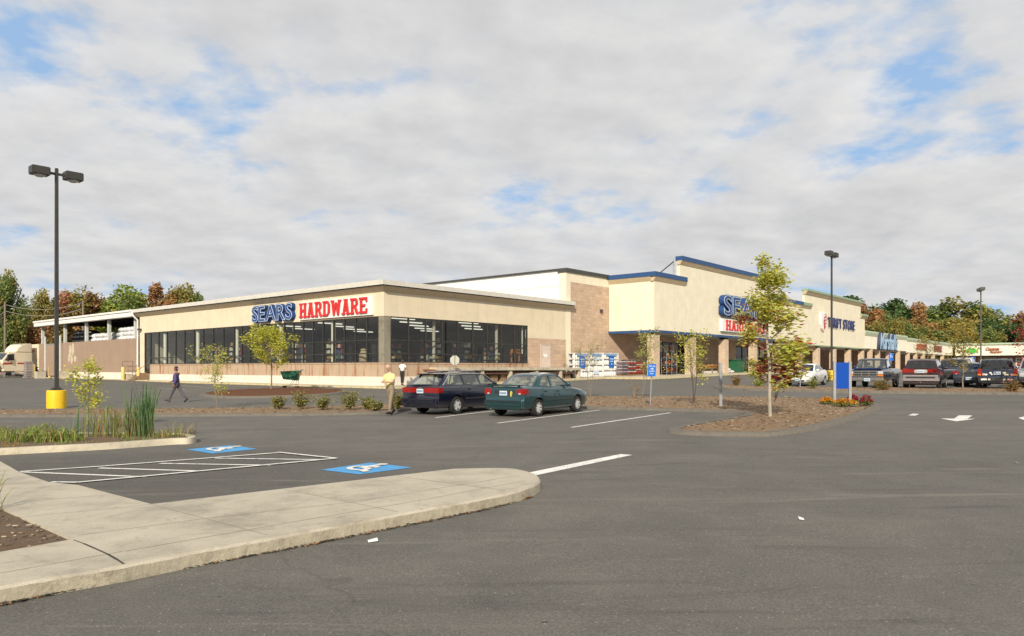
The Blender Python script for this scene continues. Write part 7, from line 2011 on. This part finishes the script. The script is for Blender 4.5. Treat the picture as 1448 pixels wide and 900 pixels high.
    for k, sy in ((0, 1), (1, -1)):
        sh, el, wr, hn, d2, _ = J['arm', k]; q0 = pv(up(.45) + Vector((0, sy * .115, 0)), .088); q1 = pv(sh, .074); E2 += [(a2, q0), (q0, q1)]
        if sleeves == 'short': q2 = pv(sh.lerp(el, .75), .068); E2.append((q1, q2))
        else: q2 = pv(el, .062); q3 = pv(wr, .046); E2 += [(q1, q2), (q2, q3)]
    shell('shirt' if not jacket else 'jacket', top_m, P, E2, R2_)
    P, E2, R2_ = [], [], []
    a0 = pv(up(.10), (.158 + belly * .15, .125 + belly * .2)); a1 = pv(pel - Vector((0, 0, .05)), (.16, .13)); E2.append((a0, a1))
    for k in (0, 1):
        hip, kn, an, b_ = J['leg', k]; q1 = pv(hip - Vector((0, 0, .05)), .105); q2 = pv(kn, .076); q3 = pv(an + (kn - an) * .06, .066); E2 += [(a1, q1), (q1, q2), (q2, q3)]
    shell('trousers', leg_m, P, E2, R2_)
    m = MB(); zmin = 9
    for k in (0, 1):
        hip, kn, an, b_ = J['leg', k]; pt = b_ * .8 - R(0 if legs[k][0] > 0 else 8)
        f = Vector((math.cos(pt), 0, math.sin(pt))); u_ = Vector((-math.sin(pt), 0, math.cos(pt)))
        m.path([an - f * .07 - u_ * .045, an - f * .02 - u_ * .04, an + f * .08 - u_ * .055, an + f * .17 - u_ * .068, an + f * .205 - u_ * .072], [.036, .050, .044, .036, .018], 10)
    zmin = min(v[2] for v in m.v)
    m.build('shoes', shoe_m, o, smooth=60)
    if hair_m:
        m = MB(); m.M = T
        if bald:
            for j in range(9):
                a = R(70 + 220 * j / 8); m.ell((.086 * math.cos(a) - .008, .078 * math.sin(a), .0), .022, .02, .035, 8, 5)
        else: m.ell((-.018, 0, .035), .098, .086, .098, 12, 8); m.ell((-.05, 0, -.03), .06, .078, .085, 10, 7)
        m.build('hair', hair_m, o, smooth=70)
    for ch in o.children: ch.location.z -= zmin
    o.scale = (s_,) * 3
    return o
def ontop(px, py, h=0.): return G(px, py, h)
p = G(552, 587.5)
pm = person(p, R(-118), 'balding man in a pale yellow shirt and khaki trousers looking down at his hands', 1.70, 4, ((16, 8), (-16, 10)), ((22, 68, 6, 28), (20, 72, 6, 30)), mat('shirt_yellow', (.72, .60, .28), .8), mat('khaki', (.24, .19, .13), .85), mat('brown_shoe', (.03, .02, .015), .5), SKINM, mat('grey_hair', (.35, .33, .30), .8), bald=True, head_tilt=32, belly=.08)
p = G(250, 569.5)
person(p, R(182), 'person in a purple jacket and grey trousers striding left across the lot', 1.70, 2, ((26, 6), (-24, 14)), ((-14, 30, 8, 0), (20, 40, 8, 10)), mat('purple_jacket', (.075, .055, .16), .8), mat('grey_track', (.10, .085, .105), .85), mat('black_shoe', (.02, .02, .022), .5), SKIND, mat('dark_hair', (.02, .012, .012), .7), sleeves='long', jacket=True, belly=.12)
p = AT(569, 52.5, .12)
person(p, R(78), 'person in a white shirt and black trousers seen from behind at the store corner', 1.74, 2, ((10, 4), (-8, 6)), ((8, 20, 8, 4), (14, 70, 8, 30)), mat('shirt_white', (.78, .77, .74), .8), mat('black_cloth', (.022, .020, .024), .85), mat('black_shoe', (.02, .02, .022)), SKIND, mat('dark_brown_hair', (.05, .03, .02), .7))
# ================================================================== light, sky, camera
SUN_EL = R(29); SKY_X, SKY_Y = 6.3, 12.7
hd_ = Vector((.20, 1.508)).normalized()                     # where the light travels, on plan
w = bpy.data.worlds.new('World'); scn.world = w; w.use_nodes = True
nt = w.node_tree; bg = nt.nodes['Background']; bg.inputs['Strength'].default_value = .1
sky = N(nt, 'ShaderNodeTexSky', sky_type='NISHITA', sun_disc=False, sun_elevation=SUN_EL, sun_rotation=math.atan2(-hd_.x, -hd_.y))
sky.air_density = 1.0; sky.dust_density = 1.0
tc = N(nt, 'ShaderNodeTexCoord').outputs['Generated']
sx = N(nt, 'ShaderNodeSeparateXYZ'); nt.links.new(tc, sx.inputs[0])
# the cloud deck is a flat layer: directions are projected on to it
zz = N(nt, 'ShaderNodeMath', operation='MAXIMUM', _1=.0); nt.links.new(sx.outputs[2], zz.inputs[0])
za = N(nt, 'ShaderNodeMath', operation='ADD', _1=.19); nt.links.new(zz.outputs[0], za.inputs[0])
dx = N(nt, 'ShaderNodeMath', operation='DIVIDE'); nt.links.new(sx.outputs[0], dx.inputs[0]); nt.links.new(za.outputs[0], dx.inputs[1])
dy = N(nt, 'ShaderNodeMath', operation='DIVIDE'); nt.links.new(sx.outputs[1], dy.inputs[0]); nt.links.new(za.outputs[0], dy.inputs[1])
cb = N(nt, 'ShaderNodeCombineXYZ'); nt.links.new(dx.outputs[0], cb.inputs[0]); nt.links.new(dy.outputs[0], cb.inputs[1])
mp = N(nt, 'ShaderNodeMapping'); mp.inputs['Scale'].default_value = (1.0, 1.0, 1); mp.inputs['Rotation'].default_value = (0, 0, R(-9)); mp.inputs['Location'].default_value = (SKY_X, SKY_Y, 0); nt.links.new(cb.outputs[0], mp.inputs[0])
def deck(off):
    if off:
        v = N(nt, 'ShaderNodeVectorMath', operation='ADD'); v.inputs[1].default_value = off; nt.links.new(mp.outputs[0], v.inputs[0]); vec = v.outputs[0]
    else: vec = mp.outputs[0]
    a = noise(nt, vec, 1.3, 10, .53, .0); b_ = noise(nt, vec, 4.7, 8, .56, .0)
    return mix(nt, .38, a, b_), a, b_
cov, c1, c2 = deck(None)
cov2, _, _ = deck((.04, -.075, 0))
thick = ramp(nt, cov, [(.366, 0.), (.405, .5), (.445, .92), (.51, 1.)])
rel = N(nt, 'ShaderNodeMath', operation='SUBTRACT'); nt.links.new(cov, rel.inputs[0]); nt.links.new(cov2, rel.inputs[1])
relb = N(nt, 'ShaderNodeMath', operation='MULTIPLY_ADD', _1=2.3, _2=.5); nt.links.new(rel.outputs[0], relb.inputs[0])
lit = N(nt, 'ShaderNodeMath', operation='MULTIPLY_ADD', _1=-1.3, _2=.68); nt.links.new(cov, lit.inputs[0])
tot = N(nt, 'ShaderNodeMath', operation='ADD'); nt.links.new(relb.outputs[0], tot.inputs[0]); nt.links.new(lit.outputs[0], tot.inputs[1])
shade = ramp(nt, tot.outputs[0], [(.12, (4.75, 4.82, 4.95)), (.45, (5.8, 5.78, 5.8)), (.74, (6.8, 6.74, 6.68)), (1.0, (7.9, 7.8, 7.7))])
col = mix(nt, thick, mix(nt, .8, sky.outputs[0], (3.2, 4.9, 7.4)), shade)
# below the horizon: the same light as the lowest clouds
nt.links.new(col, bg.inputs[0])
ld = bpy.data.lights.new('sun', 'SUN'); ld.energy = 4.4; ld.angle = R(1.2); ld.color = (1., .90, .74)
lo = bpy.data.objects.new('sun', ld); COL.objects.link(lo)
d = Vector((hd_.x * math.cos(SUN_EL), hd_.y * math.cos(SUN_EL), -math.sin(SUN_EL)))
lo.rotation_euler = d.to_track_quat('-Z', 'Y').to_euler(); lo.location = (0, -40, 40)

cd = bpy.data.cameras.new('camera'); cd.sensor_width = 36; cd.lens = 36 * FOC / 1448.; cd.shift_y = (HY - 450.) / 1448.; cd.clip_end = 3000; cd.clip_start = .1
co = bpy.data.objects.new('camera', cd); COL.objects.link(co); co.location = (0, 0, CAM_Z); co.rotation_euler = (R(90), 0, 0)
scn.camera = co
scn.view_settings.view_transform = 'Standard'; scn.view_settings.look = 'None'; scn.view_settings.exposure = .20; scn.view_settings.gamma = 1.0; scn.view_settings.use_curve_mapping = False
scn.cycles.max_bounces = 6; scn.cycles.transparent_max_bounces = 16; scn.cycles.diffuse_bounces = 3; scn.cycles.glossy_bounces = 3
scn.cycles.use_denoising = True
